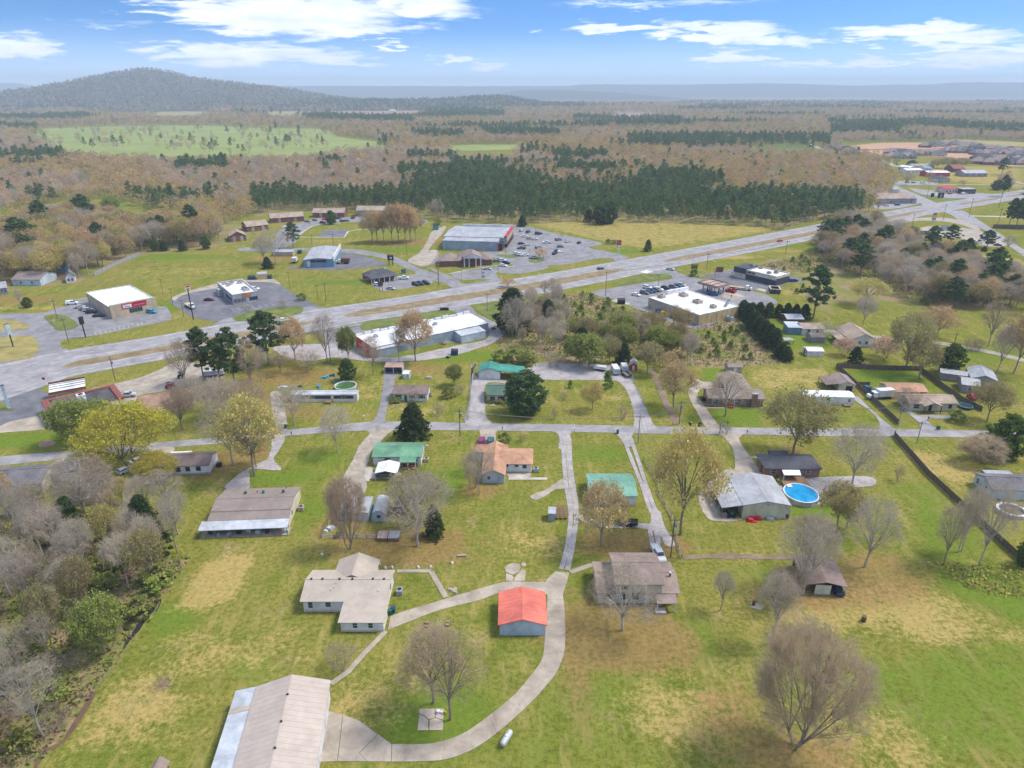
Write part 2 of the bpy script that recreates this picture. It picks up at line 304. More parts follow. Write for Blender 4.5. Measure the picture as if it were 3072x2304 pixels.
# dry straw-coloured grass
area(1, 'F 860,310 1250,290 1640,300 2212,310 G 800,370 1350,400 1450,430 900,520 300,600 40,640 F 1880,530 1640,500 1200,400 1000,350', .55)
area(1, 'H 1200,1180 1700,1180 2212,1250 2212,1646 1950,1600 1850,1450 1600,1330 1300,1230', .75)
area(1, 'M 1120,850 1991,830 1991,920 1880,950 1900,1060 1520,1060 1310,1050 1200,1000', .55); area(1, 'S 270,1080 560,1040 690,1060 500,1400 380,1560 100,1600 -60,1500 100,1250', 1.0)
blob(1, 'X 1000,920', 8, 8, .7); blob(1, 'Y 1000,380', 26, 10, .6); blob(1, 'Y 1500,450', 14, 9, .7); blob(1, 'Y 1150,1300', 14, 9, .5); blob(1, 'Y 2000,590', 20, 2, .6)
blob(1, 'K 800,1100', 13, 6, .5); blob(1, 'K 400,900', 8, 12, .5); blob(1, 'L 870,600', 2, 12, .5); blob(1, 'L 1470,640', 8, 4, .5); blob(1, 'U 780,450', 1.2, 18, .6); blob(1, 'U 600,1150', 13, 7, .5)
blob(1, 'V 800,1050', 8, 9, .45); blob(1, 'V 560,1100', 8, 9, .5); blob(1, 'X 1500,500', 12, 8, .5); blob(1, 'X 900,1050', 20, 8, .35); blob(1, 'O 770,1270', 10, 2, 1); blob(1, 'Q 1100,500', 8, 14, .7, .6); blob(1, 'Q 1700,350', 14, 7, .5)
blob(1, 'N 500,780', 12, 5, .4); blob(1, 'D 1600,900', 60, 14, .4); blob(1, 'E 1100,640', 40, 10, .4); blob(1, 'I 150,450', 20, 8, .8); blob(1, 'I 100,230', 20, 5, .8); blob(1, 'I 300,80', 30, 5, .5)
blob(1, 'G 900,700', 30, 7, .7); blob(1, 'G 1500,640', 26, 5, .5); blob(1, 'G 1900,520', 20, 6, .7); blob(1, 'G 1650,1050', 14, 8, .6); blob(1, 'W 1050,1480', 14, 9, .55); blob(1, 'W 1200,1000', 10, 8, .3); blob(1, 'X 2000,500', 9, 8, .4)
# lush green
area(2, 'N 400,630 1050,640 1300,830 830,760 560,760', .8); area(2, 'Y 1540,90 2300,110 2300,560 1750,330', .8); area(2, 'Y 1080,720 2300,560 2300,1488 1600,1488 1150,1000', .55); area(2, 'V 2100,900 1400,1700 3000,1700 2700,1300', .4)
area(2, 'Q 320,700 930,610 1130,780 1500,1150 1450,1450 930,1450 800,1100 700,800', .6); area(2, 'D 0,440 550,330 850,300 1100,330 1100,420 700,450 500,500 0,600', .8)
area(2, 'M 640,850 870,840 880,980 700,980', .9); area(2, 'M 740,1240 1310,1240 1300,1430 860,1430', .8); area(2, 'M 500,1200 720,1430 450,1390', .7)
blob(2, 'V 1150,1230', 11, 9, .9); blob(2, 'I 300,1400', 26, 6, .9); blob(2, 'J 1150,1600', 16, 5, .8); blob(2, 'J 1700,1400', 16, 7, .6); blob(2, 'T 1250,650', 9, 11, .8); blob(2, 'S 1250,600', 6, 14, .6); blob(2, 'X 1300,250', 7, 8, .7)
blob(2, 'U 1200,330', 14, 8, .6); blob(2, 'W 1250,900', 6, 9, .6); blob(2, 'W 400,1350', 14, 9, .5); blob(2, 'X 1850,620', 8, 5, .6); blob(2, 'G 1600,590', 40, 6, .7); blob(2, 'D 1450,780', 40, 10, .8); blob(2, 'E 1100,1000', 26, 8, .7)
blob(2, 'K 1250,560', 30, 8, .8); blob(2, 'K 450,1000', 4, 10, .6); blob(2, 'N 1700,500', 30, 12, .6); blob(2, 'M 1600,560', 40, 14, .8); blob(2, 'G 1450,1400', 30, 12, .7); blob(2, 'W 180,500', 3, 9, .8); blob(2, 'O 1400,850', 12, 4, .8)
blob(2, 'O 900,1430', 14, 8, .5); blob(2, 'F 1650,560', 30, 7, .8); blob(2, 'D 1350,1250', 10, 20, .8); blob(2, 'D 0,1050', 1, 1); blob(2, 'V 1130,380', 5, 4, .4); blob(2, 'E 1700,720', 40, 10, .7)
# scrub and forest floor
area(3, 'R -300,700 600,640 1150,900 1250,1130 1700,1130 1450,1500 1320,1659 X 900,480 700,800 400,1200 250,1362 150,1600 -400,1600', .9)
area(3, 'F 960,960 1400,920 1500,960 1650,1030 1900,1110 G 0,1200 500,1420 900,1340 1000,1300 1250,1500 1500,1700 M 1560,800 1100,830 600,830 0,700 L 1400,100 1400,290 400,290 300,100 F 640,1300 620,1180', .85)
area(3, 'G 1100,770 1700,660 1991,600 H 200,1160 600,900 1100,1060 1200,1180 1600,1340 1850,1500 2000,1646 N 1900,0 1500,100 1000,60 300,30 G 1991,1300 1700,1100 1700,900 1560,850', .85)
area(3, 'D -200,620 500,480 700,450 1100,420 1500,520 2000,450 2212,600 1850,700 1500,730 1200,780 950,860 700,1000 250,1060 -200,1100', .9)
for s in ('E 370,440 560,375 850,385 1240,400 1800,425 F 150,305 700,315 1250,305 2212,315 G 800,372 1350,397 1500,430 H 40,880 700,780 1000,700 1000,520 600,300 s 2300,470 1700,430 1500,480 900,520 700,560',): area(3, s, 1)
# earth of the building sites among the far houses, ploughed fields
area(0, 'H 480,130 900,95 1500,110 2212,170 2212,300 1700,290 1100,220 700,190', .9); area(1, 'H 1100,320 1700,320 2212,330 2212,560 1800,500 1500,480', .6)
gv = np.stack([GX, GY, np.zeros_like(GX)], -1).reshape(-1, 3)
ii = (np.arange(ny - 1)[:, None] * nx + np.arange(nx - 1)[None, :]).reshape(-1)
gf = np.stack([ii, ii + 1, ii + nx + 1, ii + nx], -1)
me = bpy.data.meshes.new('ground'); me.vertices.add(len(gv)); me.vertices.foreach_set('co', gv.astype(np.float32).ravel())
me.loops.add(gf.size); me.loops.foreach_set('vertex_index', gf.astype(np.int32).ravel()); me.polygons.add(len(gf)); me.polygons.foreach_set('loop_start', np.arange(0, gf.size, 4, dtype=np.int32))
me.update(calc_edges=True)
# soften zone borders a little
for _ in range(2):
 z_ = zone.copy(); z_[1:-1, 1:-1] = (zone[1:-1, 1:-1] * 2 + zone[:-2, 1:-1] + zone[2:, 1:-1] + zone[1:-1, :-2] + zone[1:-1, 2:]) / 6; zone = z_
at = me.color_attributes.new('zone', 'FLOAT_COLOR', 'POINT'); at.data.foreach_set('color', zone.reshape(-1)); 
def ground_mat():
 m = bpy.data.materials.new('grassland'); m.use_nodes = True; nt = m.node_tree; N = nt.nodes; L = nt.links; b = N['Principled BSDF']; b.inputs['Roughness'].default_value = .95; b.inputs['Specular IOR Level'].default_value = 0
 tc = N.new('ShaderNodeTexCoord')
 def noise(s, d, r=.6, st=None):
  n = N.new('ShaderNodeTexNoise'); n.inputs['Scale'].default_value = s; n.inputs['Detail'].default_value = d; n.inputs['Roughness'].default_value = r
  if st:
   mp = N.new('ShaderNodeMapping'); mp.inputs['Scale'].default_value = st; mp.inputs['Rotation'].default_value = (0, 0, .5); L.new(tc.outputs['Object'], mp.inputs[0]); L.new(mp.outputs[0], n.inputs['Vector'])
  else: L.new(tc.outputs['Object'], n.inputs['Vector'])
  return n.outputs[0]
 def ramp(i, *st):
  r = N.new('ShaderNodeValToRGB'); e = r.color_ramp.elements
  while len(e) < len(st): e.new(.5)
  for k, (p, c) in enumerate(st): e[k].position = p; e[k].color = (*c, 1)
  L.new(i, r.inputs[0]); return r.outputs[0]
 def mix(f, a, c_, t='MIX'):
  n = N.new('ShaderNodeMixRGB'); n.blend_type = t
  for k, v in enumerate((f, a, c_)):
   if hasattr(v, 'links'): L.new(v, n.inputs[k])
   elif k == 0: n.inputs[0].default_value = v
   else: n.inputs[k].default_value = (*v, 1)
  return n.outputs[0]
 def mr(i, a, b_, c=0., d=1.):
  n = N.new('ShaderNodeMapRange'); n.interpolation_type = 'SMOOTHSTEP'; L.new(i, n.inputs[0])
  for k, v in enumerate((a, b_, c, d)): n.inputs[k + 1].default_value = v
  return n.outputs[0]
 def ma(op, a, c):
  n = N.new('ShaderNodeMath'); n.operation = op
  for k, v in enumerate((a, c)):
   if hasattr(v, 'links'): L.new(v, n.inputs[k])
   else: n.inputs[k].default_value = v
  return n.outputs[0]
 big = noise(.03, 6); mid = noise(.19, 9, .74); fine = noise(1.1, 7, .75); vfine = noise(3.2, 5, .75); patch = noise(.07, 8, .7)
 g = ramp(mid, (.32, (.085, .12, .006)), (.46, (.155, .18, .028)), (.58, (.215, .21, .042)), (.72, (.30, .245, .06)))
 g = mix(mr(big, .42, .66, 0, .75), g, (.25, .215, .055))
 g = mix(mr(patch, .56, .70, 0, .8), g, (.35, .26, .13))
 g = mix(mr(fine, .36, .60, .75, 0), g, (.065, .085, .01)); g = mix(mr(vfine, .50, .72, 0, .45), g, (.42, .36, .15)); g = mix(mr(noise(.35, 6, .7, (1, .25, 1)), .5, .68, 0, .45), g, (.36, .28, .11))
 at = N.new('ShaderNodeVertexColor'); at.layer_name = 'zone'; sp = N.new('ShaderNodeSeparateColor'); L.new(at.outputs[0], sp.inputs[0])
 jit = ma('ADD', ma('MULTIPLY', mid, .55), ma('MULTIPLY', fine, .45))
 def zm(v, hi=1.0): return mr(ma('ADD', v, ma('MULTIPLY', ma('SUBTRACT', jit, .5), 2.6)), .28, .72, 0, hi)
 g = mix(zm(sp.outputs[2], .8), g, ramp(fine, (.3, (.07, .13, .014)), (.7, (.155, .22, .028))))
 g = mix(zm(sp.outputs[1], .85), g, ramp(fine, (.3, (.21, .17, .05)), (.5, (.35, .265, .095)), (.7, (.47, .35, .15))))
 g = mix(zm(sp.outputs[0], .68), g, ramp(fine, (.3, (.13, .085, .033)), (.5, (.24, .15, .065)), (.7, (.34, .21, .105))))
 g = mix(zm(at.outputs[1], .9), g, mix(mr(patch, .4, .62), ramp(fine, (.3, (.17, .12, .075)), (.7, (.36, .26, .17))), ramp(fine, (.3, (.09, .12, .02)), (.7, (.22, .24, .05)))))
 # beyond a few kilometres the land is woods and fields too far off to tell apart
 sx = N.new('ShaderNodeSeparateXYZ'); L.new(tc.outputs['Object'], sx.inputs[0])
 w1 = noise(.0016, 8, .62, (1, 2.2, 1)); w2 = noise(.02, 6, .7)
 wood = ramp(w1, (.36, (.07, .10, .05)), (.46, (.19, .16, .12)), (.56, (.30, .23, .165)), (.66, (.36, .28, .16)))
 wood = mix(.45, wood, ramp(w2, (.35, (.06, .07, .045)), (.65, (.36, .28, .20))))
 wood = mix(mr(noise(.0011, 4, .5, (1, 2.6, 1)), .63, .66), wood, (.20, .21, .06))
 g = mix(mr(sx.outputs[1], 1500, 3200), g, wood)
 L.new(g, b.inputs['Base Color'])
 bp = N.new('ShaderNodeBump'); bp.inputs['Strength'].default_value = .6; bp.inputs['Distance'].default_value = .25; L.new(fine, bp.inputs['Height'])
 bp2 = N.new('ShaderNodeBump'); bp2.inputs['Strength'].default_value = .5; bp2.inputs['Distance'].default_value = .08; L.new(vfine, bp2.inputs['Height']); L.new(bp.outputs[0], bp2.inputs['Normal']); L.new(bp2.outputs[0], b.inputs['Normal'])
 return m
gm = ground_mat(); me.materials.append(gm)
ground = link(bpy.data.objects.new('ground', me)); ground['kind'] = 'structure'
# hills
def hill_mat():
 m = mat('hill_woods', (.115, .10, .07), (.045, .055, .035), sc=.018, det=9, rough=1, bump=1.0, bsc=.05, spec=.05); return m
def ridge(name, pts, depth, base_y, dist, jag=6, step=40, seedo=0.0):
 """pts: photo pixels of the crest; the crest stands at distance dist"""
 crest = []
 for (x, y) in pix(pts):
  dx, dy, dz = ray(x, y); k = dist / dy; crest.append((dx * k, CAM_H + dz * k - (13 if dist < 5000 else 0)))
 xs = [c[0] for c in crest]; zs = [c[1] for c in crest]
 X = np.arange(xs[0], xs[-1], step); Y = np.linspace(-depth, depth * .6, 36); v = []; f = []
 for j, yy in enumerate(Y):
  t = 1 - abs(yy) / (depth if yy < 0 else depth * .6); t = t * t * (3 - 2 * t)
  for x in X:
   zc = np.interp(x, xs, zs)
   n = mnoise.fractal(Vector((x * .0011 + seedo, yy * .0014, 0)), 1, 2, 5)
   z = max(zc * t * (1 + .28 * n * (1 - t) * 1.6), -3) + mnoise.noise(Vector((x * .02, yy * .02, seedo))) * jag * min(1, t * 3) - 3 * (t < .02)
   v.append((x, dist + yy + 200 * n * (1 - t), z))
 w = len(X)
 for j in range(len(Y) - 1):
  for i in range(w - 1): a = j * w + i; f.append((a, a + 1, a + 1 + w, a + w))
 mb = MB(); mb.v = v; mb.f = f
 o = struct(name, mb, hill_mat())
 for p in o.data.polygons: p.use_smooth = True
 return o
mountain = ridge('mountain', 's -1500,262 -600,262 A -300,620 0,590 180,578 350,560 430,540 560,510 700,478 800,460 870,447 930,438 960,432 1000,438 1100,455 1180,480 1280,500 1400,512 1560,528 1700,548 1900,575 2100,610 2212,628 B 60,632 250,640 600,660 1000,680', 1250, 0, 4600, jag=5, step=30)
hill_mid = ridge('low_hill', 'B -600,650 -200,640 100,640 400,640 600,640 800,626 900,620 1000,616 1100,624 1200,645 1350,668 1700,690', 700, 0, 4300, jag=7, step=30, seedo=5.)
ridge('far_ridge', 'B -1500,600 -800,560 -200,556 0,556 400,560 900,558 1300,558 1480,556 1540,548 1700,546 1900,548 2212,548 C 250,542 500,540 750,544 900,550 1150,556 1400,548 1600,546 1700,540 1850,532 2000,534 2300,534 2900,520 3600,540', 3200, 0, 13500, jag=12, step=110, seedo=9.)
ridge('blue_ridge', 'A -2500,560 -900,545 -300,548 0,538 120,540 220,570 320,560 420,575 900,580 2000,560 2600,556 B 900,560', 2500, 0, 15500, jag=8, step=150, seedo=2.)
ridge('foothill', 'B 900,640 1100,590 1250,582 1500,585 1800,600 2212,640 C 300,650 700,640 900,650 1300,660 2212,650 3500,640', 1500, 0, 9000, jag=8, step=80, seedo=14.)
# ================================================================== ROADS, PAVEMENTS, PATHS
ZL = [0.0]
def sheet(name, s, m, z, sm=3):
 p = G(s)
 if sm > 1:
  p = smooth(p, sm * 4); j = .05 if 'concrete' in m or 'asphalt' in m else .25; p = [q + Vector((R.uniform(-1, 1), R.uniform(-1, 1), 0)) * min(j, .22 * (q - p[i - 1]).length, .22 * (q - p[(i + 1) % len(p)]).length) for i, q in enumerate(p)]
 ZL[0] += .0004; z += ZL[0]; mb = MB(); mb.poly([(q.x, q.y, z) for q in p]); me = mb.mesh(name)
 if me.polygons[0].normal.z < 0: me.flip_normals()
 return struct(name, me, m)
def ribbon(name, s, w, m, z, sm=5, wob=0.0):
 ZL[0] += .0004; z += ZL[0]; p = smooth(G(s), sm, False); mb = MB(); n = len(p)
 for i, q in enumerate(p):
  d = (p[min(i + 1, n - 1)] - p[max(i - 1, 0)]).normalized(); k = Vector((-d.y, d.x, 0)) * w / 2 * (1 + wob * R.uniform(-1, 1)); mb.v += [(q.x + k.x, q.y + k.y, z), (q.x - k.x, q.y - k.y, z)]
 mb.f = [(2 * i + 1, 2 * i + 3, 2 * i + 2, 2 * i) for i in range(n - 1)]
 return struct(name, mb, m)
HW = [(-400, 1190, 1350), (-150, 1127, 1255), (0, 1093, 1204), (118, 1067, 1165), (211, 1049, 1130), (371, 1024, 1101), (480, 1007, 1081), (646, 976, 1050), (911, 934, 999), (1091, 908, 966), (1230, 887, 945), (1349, 866, 925),
      (1488, 845, 903), (1645, 820, 878), (1849, 784, 838), (2017, 754, 802), (2200, 720, 768), (2352, 692, 738), (2500, 664, 707), (2640, 638, 677), (2777, 614, 646), (2916, 592, 621), (3072, 569, 595), (3300, 536, 560), (3700, 490, 508)]
def hw(x, f):
 xs = [h[0] for h in HW]; return P((x, np.interp(x, xs, [h[1] for h in HW]) * (1 - f) + np.interp(x, xs, [h[2] for h in HW]) * f))
def band(name, segs, m, z, kind='structure'):
 """segs: (x0, x1, f0, f1) strips along the highway"""
 mb = MB()
 for x0, x1, f0, f1 in segs:
  n = max(1, int(abs(x1 - x0) / 40)); b = len(mb.v)
  for i in range(n + 1):
   x = x0 + (x1 - x0) * i / n
   for f in (f0, f1): q = hw(x, f); mb.v.append((q.x, q.y, z))
  mb.f += [(b + 2 * i + 1, b + 2 * i + 3, b + 2 * i + 2, b + 2 * i) for i in range(n)]
 return obj(name, mb, m, kind=kind)
band('highway', [(-400, 3700, 0, 1)], 'asphalt_old', .06)
for x0, x1, a, b in ((184, 944, .46, .68), (1029, 1874, .36, .68), (1985, 2780, .42, .66), (2877, 3001, .44, .62), (3015, 3600, .42, .6)):
 mb = MB(); n = 40; top = []; bot = []
 for i in range(n + 1):
  t = i / n; k = min(1, math.sqrt(min(t, 1 - t) * 14)); c = (a + b) / 2; x = x0 + (x1 - x0) * t; wv = R.uniform(-.008, .008)
  top.append(hw(x, c - (c - a) * k + wv)); bot.append(hw(x, c + (b - c) * k + wv))
 struct('median', MB().poly([(q.x, q.y, .075) for q in bot + top[::-1]]), 'median_grass')
seg = [(-400, 3700, .045, .053), (-400, 3700, .945, .953)]
for x0, x1 in ((184, 944), (1029, 1874), (1985, 2780), (3015, 3600)): seg += [(x0 - 30, x1 + 30, .345, .352), (x0 - 30, x1 + 30, .70, .707)]
x = -300.
while x < 3500:
 q = hw(x, .5); stepx = 12.2 * 2050 / (q.y * math.cos(TILT) + CAM_H * math.sin(TILT)) * .86
 seg += [(x, x + stepx * .27, .196, .204), (x, x + stepx * .27, .826, .834)]; x += stepx
band('lane_markings', seg, 'paint_white', .08)
# turn arrows and stop bars near the shop entrance
mb = MB()
for s in ('F 1840,738 1900,720 1960,738 1900,752', 'F 1990,718 2090,705 2092,709 1992,722'): mb.poly([(q.x, q.y, .085) for q in G(s)])
struct('turn_markings', mb, 'paint_white')
sheet('auto_shop_lot', 'I -250,150 0,138 250,132 430,125 560,85 660,55 D 690,1138 1000,1120 1380,1205 1440,1212 1478,1290 1440,1335 I 1370,268 1100,325 900,358 640,400 600,440 620,480 680,505 500,640 390,575 300,640 0,660 -250,720', 'asphalt_mid', .03, 3)
for nm, s, m in (('grass_island', 'I -200,200 0,186 130,200 250,235 300,260 250,290 120,300 0,303 -200,330', 'verge_dry'), ('grass_island', 'I -200,390 0,372 170,358 290,356 350,385 385,450 375,520 320,570 200,600 0,625 -200,690', 'verge_dry'),
                 ('grass_island', 'I 440,172 520,145 640,155 720,195 775,245 755,275 640,305 560,300 520,255', 'verge_grass')): sheet(nm, s, m, .10)
sheet('diner_lot', 'D 1488,1135 1540,1220 1640,1288 1760,1325 1900,1335 2020,1305 E 170,1298 400,1238 700,1206 790,1225 900,1215 940,1222 880,1192 700,1100 580,1020 500,972 400,968 40,1008 D 1880,1012', 'asphalt_dark', .035)
sheet('diner_apron', 'D 1488,1132 1600,1085 1880,1008 E 290,975 500,968 580,1015 480,1000 290,1000 40,1040 D 1880,1050 1700,1080 1560,1120 1510,1160', 'concrete', .05)
sheet('diner_entrance', 'D 1780,1470 1840,1370 1990,1300 2090,1350 2100,1430 1950,1480', 'asphalt_mid', .045); sheet('diner_entrance', 'E 600,1325 760,1265 790,1215 940,1215 1000,1225 1100,1230 900,1300 700,1345', 'asphalt_mid', .045)
sheet('grass_island', 'E 170,1300 240,1275 420,1240 620,1212 730,1215 775,1250 730,1275 600,1305 350,1330 210,1335', 'verge_grass', .10)
sheet('side_street', 'E 250,700 500,700 700,702 1080,708 1300,722 1520,765 1640,805 1760,870 1850,900 1960,935 F 0,690 200,770 270,805 340,840 600,800 620,830 F 100,960 -150,980 E 2040,1060 2040,1035 1980,1000 1900,990 1850,1020 1500,1072 1430,1055 1380,1020 1600,950 1750,922 1600,850 1500,800 1300,762 1080,737 700,727 250,730', 'asphalt_mid', .032)
sheet('shop_lane', 'E 1680,812 1780,740 1850,640 1880,570 1950,530 2010,515 1990,560 1960,600 1880,690 1850,760 1790,850', 'gravel_tan', .042)
sheet('blue_shop_lot', 'E 1080,742 1200,752 1400,800 1500,850 1350,868 1060,895 850,890 670,882 660,866 1050,862', 'asphalt_dark', .04)
sheet('apartment_lot', 'E 560,560 640,510 780,480 880,450 1100,440 1250,435 1560,440 1830,455 1810,500 1560,492 1250,482 1110,482 1000,490 850,522 740,605 700,660 560,708 480,708 530,630', 'asphalt_mid', .036)
sheet('basketball_court', 'E 900,608 960,545 1160,543 1130,612', 'asphalt_dark', .04, 1); ribbon('footpath', 'E 740,608 1130,612 1165,560 1260,545 1500,540', 1.6, 'concrete_pale', .05, 1); ribbon('footpath', 'E 730,600 850,515 1000,492 1100,490', 1.4, 'concrete_pale', .05, 2)
sheet('warehouse_lot', 'F 700,345 830,335 1100,400 1300,440 1520,490 1400,525 1560,560 1740,605 1640,645 1600,620 1460,625 1180,675 1050,678 1045,705 840,750 660,750 600,742 620,790 620,805 450,800 300,805 220,770 250,742 540,700 640,685 600,640 480,590 500,565 640,560 680,560 690,450', 'asphalt_mid', .038, 2)
for s in ('F 600,592 700,586 790,592 800,604 740,616 680,612', 'F 890,640 920,622 1000,624 1020,640 950,656 890,655', 'F 515,610 570,612 640,660 600,690 540,692 480,660', 'F 690,680 740,672 756,684 720,696'): sheet('grass_island', s, 'verge_grass', .11)
sheet('bank_lot', 'F 0,580 90,565 95,640 20,680 -60,690 -80,660', 'asphalt_mid', .046); ribbon('footpath', 'F 190,755 400,712 640,682 720,694 756,684', 1.2, 'kerb', .12, 2); sheet('brown_gravel_pad', 'E 1790,790 1830,760 1880,720 1940,735 1860,850 1740,840', 'concrete', .05)
sheet('supermarket_lot', 'F 1428,912 1760,850 1960,820 2100,800 2125,788 2080,765 1900,748 G 200,788 390,792 420,840 500,872 570,890 720,935 1000,1005 1180,1040 1350,1090 1430,1165 1200,1185 1040,1175 970,1290 880,1330 800,1375 640,1412 520,1400 300,1325 100,1240 0,1205 F 1760,1030 1600,975', 'asphalt_mid', .034, 2)
sheet('grass_island', 'F 1640,836 1760,800 1900,765 2000,752 2090,758 2118,778 2090,795 1960,812 1760,842 1640,862', 'verge_grass', .10)
sheet('burger_lot', 'G 600,893 640,893 860,850 1062,812 1300,850 1560,880 1640,905 1700,950 1560,962 1420,1008 1350,1042 1180,1025 980,975 760,915', 'asphalt_dark', .05, 2); ribbon('kerb', 'G 570,890 640,893 860,850 1062,812', .35, 'kerb', .15, 2)
sheet('concrete_pad', 'G 870,1060 1000,1050 1110,1092 985,1130 900,1105', 'concrete', .055, 1); sheet('concrete_pad', 'G 1215,1020 1260,1012 1365,1040 1350,1062', 'concrete_pale', .06, 1); sheet('concrete_pad', 'F 1590,985 1640,970 1760,1008 1740,1020 1660,1008', 'concrete_pale', .06, 1)
def stalls(s0, s1, n, ang, L_, z=.075, w=.12):
 a, b = P(s0), P(s1); mb = MB(); d = Vector((math.cos(ang), math.sin(ang), 0)); k = Vector((-d.y, d.x, 0)) * w / 2
 for i in range(n):
  p = a.lerp(b, i / (n - 1)); q = p + d * L_; mb.poly([(p.x - k.x, p.y - k.y, z), (q.x - k.x, q.y - k.y, z), (q.x + k.x, q.y + k.y, z), (p.x + k.x, p.y + k.y, z)])
 struct('stall_lines', mb, 'paint_white')
A33 = math.radians(33); A123 = math.radians(123)
stalls('G 1180,970', 'G 1400,1030', 9, math.radians(15), 5); stalls('G 1010,930', 'G 1180,965', 5, math.radians(15), 5); stalls('G 880,850', 'G 1040,880', 6, math.radians(20), 5); stalls('I 960,355', 'I 1420,245', 11, A123, 5.2); stalls('E 180,1250', 'E 640,1190', 9, A123, 5)
stalls('F 1000,455', 'F 1300,520', 12, math.radians(50), 5); stalls('F 780,585', 'F 800,370', 10, math.radians(20), 5); stalls('F 1780,925', 'F 2180,850', 15, A123, 5); stalls('D 840,1310', 'D 600,1180', 10, math.radians(100), 5)
# crossing far right
sheet('cross_road', 'H 930,505 1000,540 1150,600 1350,690 1500,760 1620,770 1800,880 2212,1150 2500,1330 2500,1420 2212,1215 2000,1070 1850,975 1700,900 1560,850 1480,800 1250,725 1130,655 1000,580 930,540', 'asphalt_old', .065, 2)
sheet('slip_road', 'H 720,900 950,850 1280,832 1450,838 1650,870 1780,945 1720,950 1600,905 1400,870 1150,865 960,905 1000,940 1100,950 1330,915 1700,945 1830,985 1980,1050 2060,1100 1900,1120 1730,1085 1600,1045 1200,1015 1000,970 850,940', 'gravel_tan', .045, 2)
sheet('plaza', 'H 1080,545 1250,560 1420,570 1900,600 1850,625 1600,650 1400,640 1250,620', 'asphalt_old', .045, 2); ribbon('far_lane', 'H 960,500 1300,510 1800,505 2212,515', 5, 'gravel_tan', .05, 2); ribbon('far_lane', 'H 2040,450 2212,500 2500,560', 6, 'gravel_tan', .055, 2); ribbon('side_lane', 'H 1660,815 2050,825', 5, 'concrete_pale', .05, 2)
sheet('grass_island', 'H 1180,610 1300,610 1450,640 1650,640 1500,668 1350,660', 'verge_grass', .10); sheet('car_yard', 'H 960,470 1300,480 1340,505 1000,515 940,500', 'asphalt_old', .05, 2); sheet('hotel_lot', 'H 720,690 900,700 1190,670 1150,700 950,742 760,745', 'asphalt_old', .05, 2)
ribbon('distant_road', 'H 60,70 240,180 400,240 480,280', 9, 'gravel_tan', .07, 2); ribbon('distant_road', 'H 560,150 690,220 860,290 960,330', 8, 'gravel_tan', .07, 2); 
# strip mall
sheet('strip_mall_lot', 'J 950,240 1300,190 1560,140 K 270,232 800,175 1090,98 1360,56 1420,130 1560,200 1700,280 1600,330 1300,420 800,440 300,540 100,540 -60,500 -160,330', 'asphalt_mid', .04, 2)
sheet('back_lane', 'J 1150,300 1250,400 1500,440 K 0,572 200,595 450,615 700,612 1000,588 1200,550 1350,512 1600,425 1690,350 1705,310 1640,280 1560,330 1500,400 1200,460 700,560 300,560 100,480 -60,440', 'gravel', .048, 3)
sheet('grass_island', 'K 265,262 290,235 350,208 600,180 820,152 1000,112 1090,92 1180,105 1218,128 1150,150 900,200 600,258 340,302 280,290', 'verge_grass', .10); sheet('grass_island', 'K 1365,55 1500,40 1660,20 1640,120 1560,190 1480,140', 'verge_grass', .10)
# corner store, lower left
sheet('corner_store_lot', 'I -250,1100 0,1008 200,945 400,890 470,935 520,960 850,900 880,960 560,1040 540,1150 400,1170 150,1205 0,1258 -250,1330', 'asphalt_dark', .038, 2)
sheet('corner_store_concrete', 'I -250,1350 0,1255 150,1200 500,1145 570,1240 560,1268 330,1300 0,1325 -250,1370', 'concrete', .046, 2)
sheet('gravel_yard', 'I 850,900 1150,830 1400,770 1560,705 1680,645 J 180,440 300,450 600,500 600,640 400,660 240,695 0,748 I 1380,955 1340,1015 1200,1035 1150,960 870,960', 'gravel_tan', .04, 2)
sheet('dirt_bank', 'I 1380,965 1560,930 1800,890 1991,870 J 350,745 360,850 250,900 0,930 I 1750,1098 1500,1108 1400,1040', 'dirt', .05, 3); sheet('red_soil_pile', 'I 380,1450 420,1410 490,1395 550,1415 530,1455 450,1468', 'dirt', .06)
sheet('grass_island', 'I -100,1000 20,1020 100,1070 135,1090 90,1102 0,1106 -100,1140', 'verge_grass', .10)
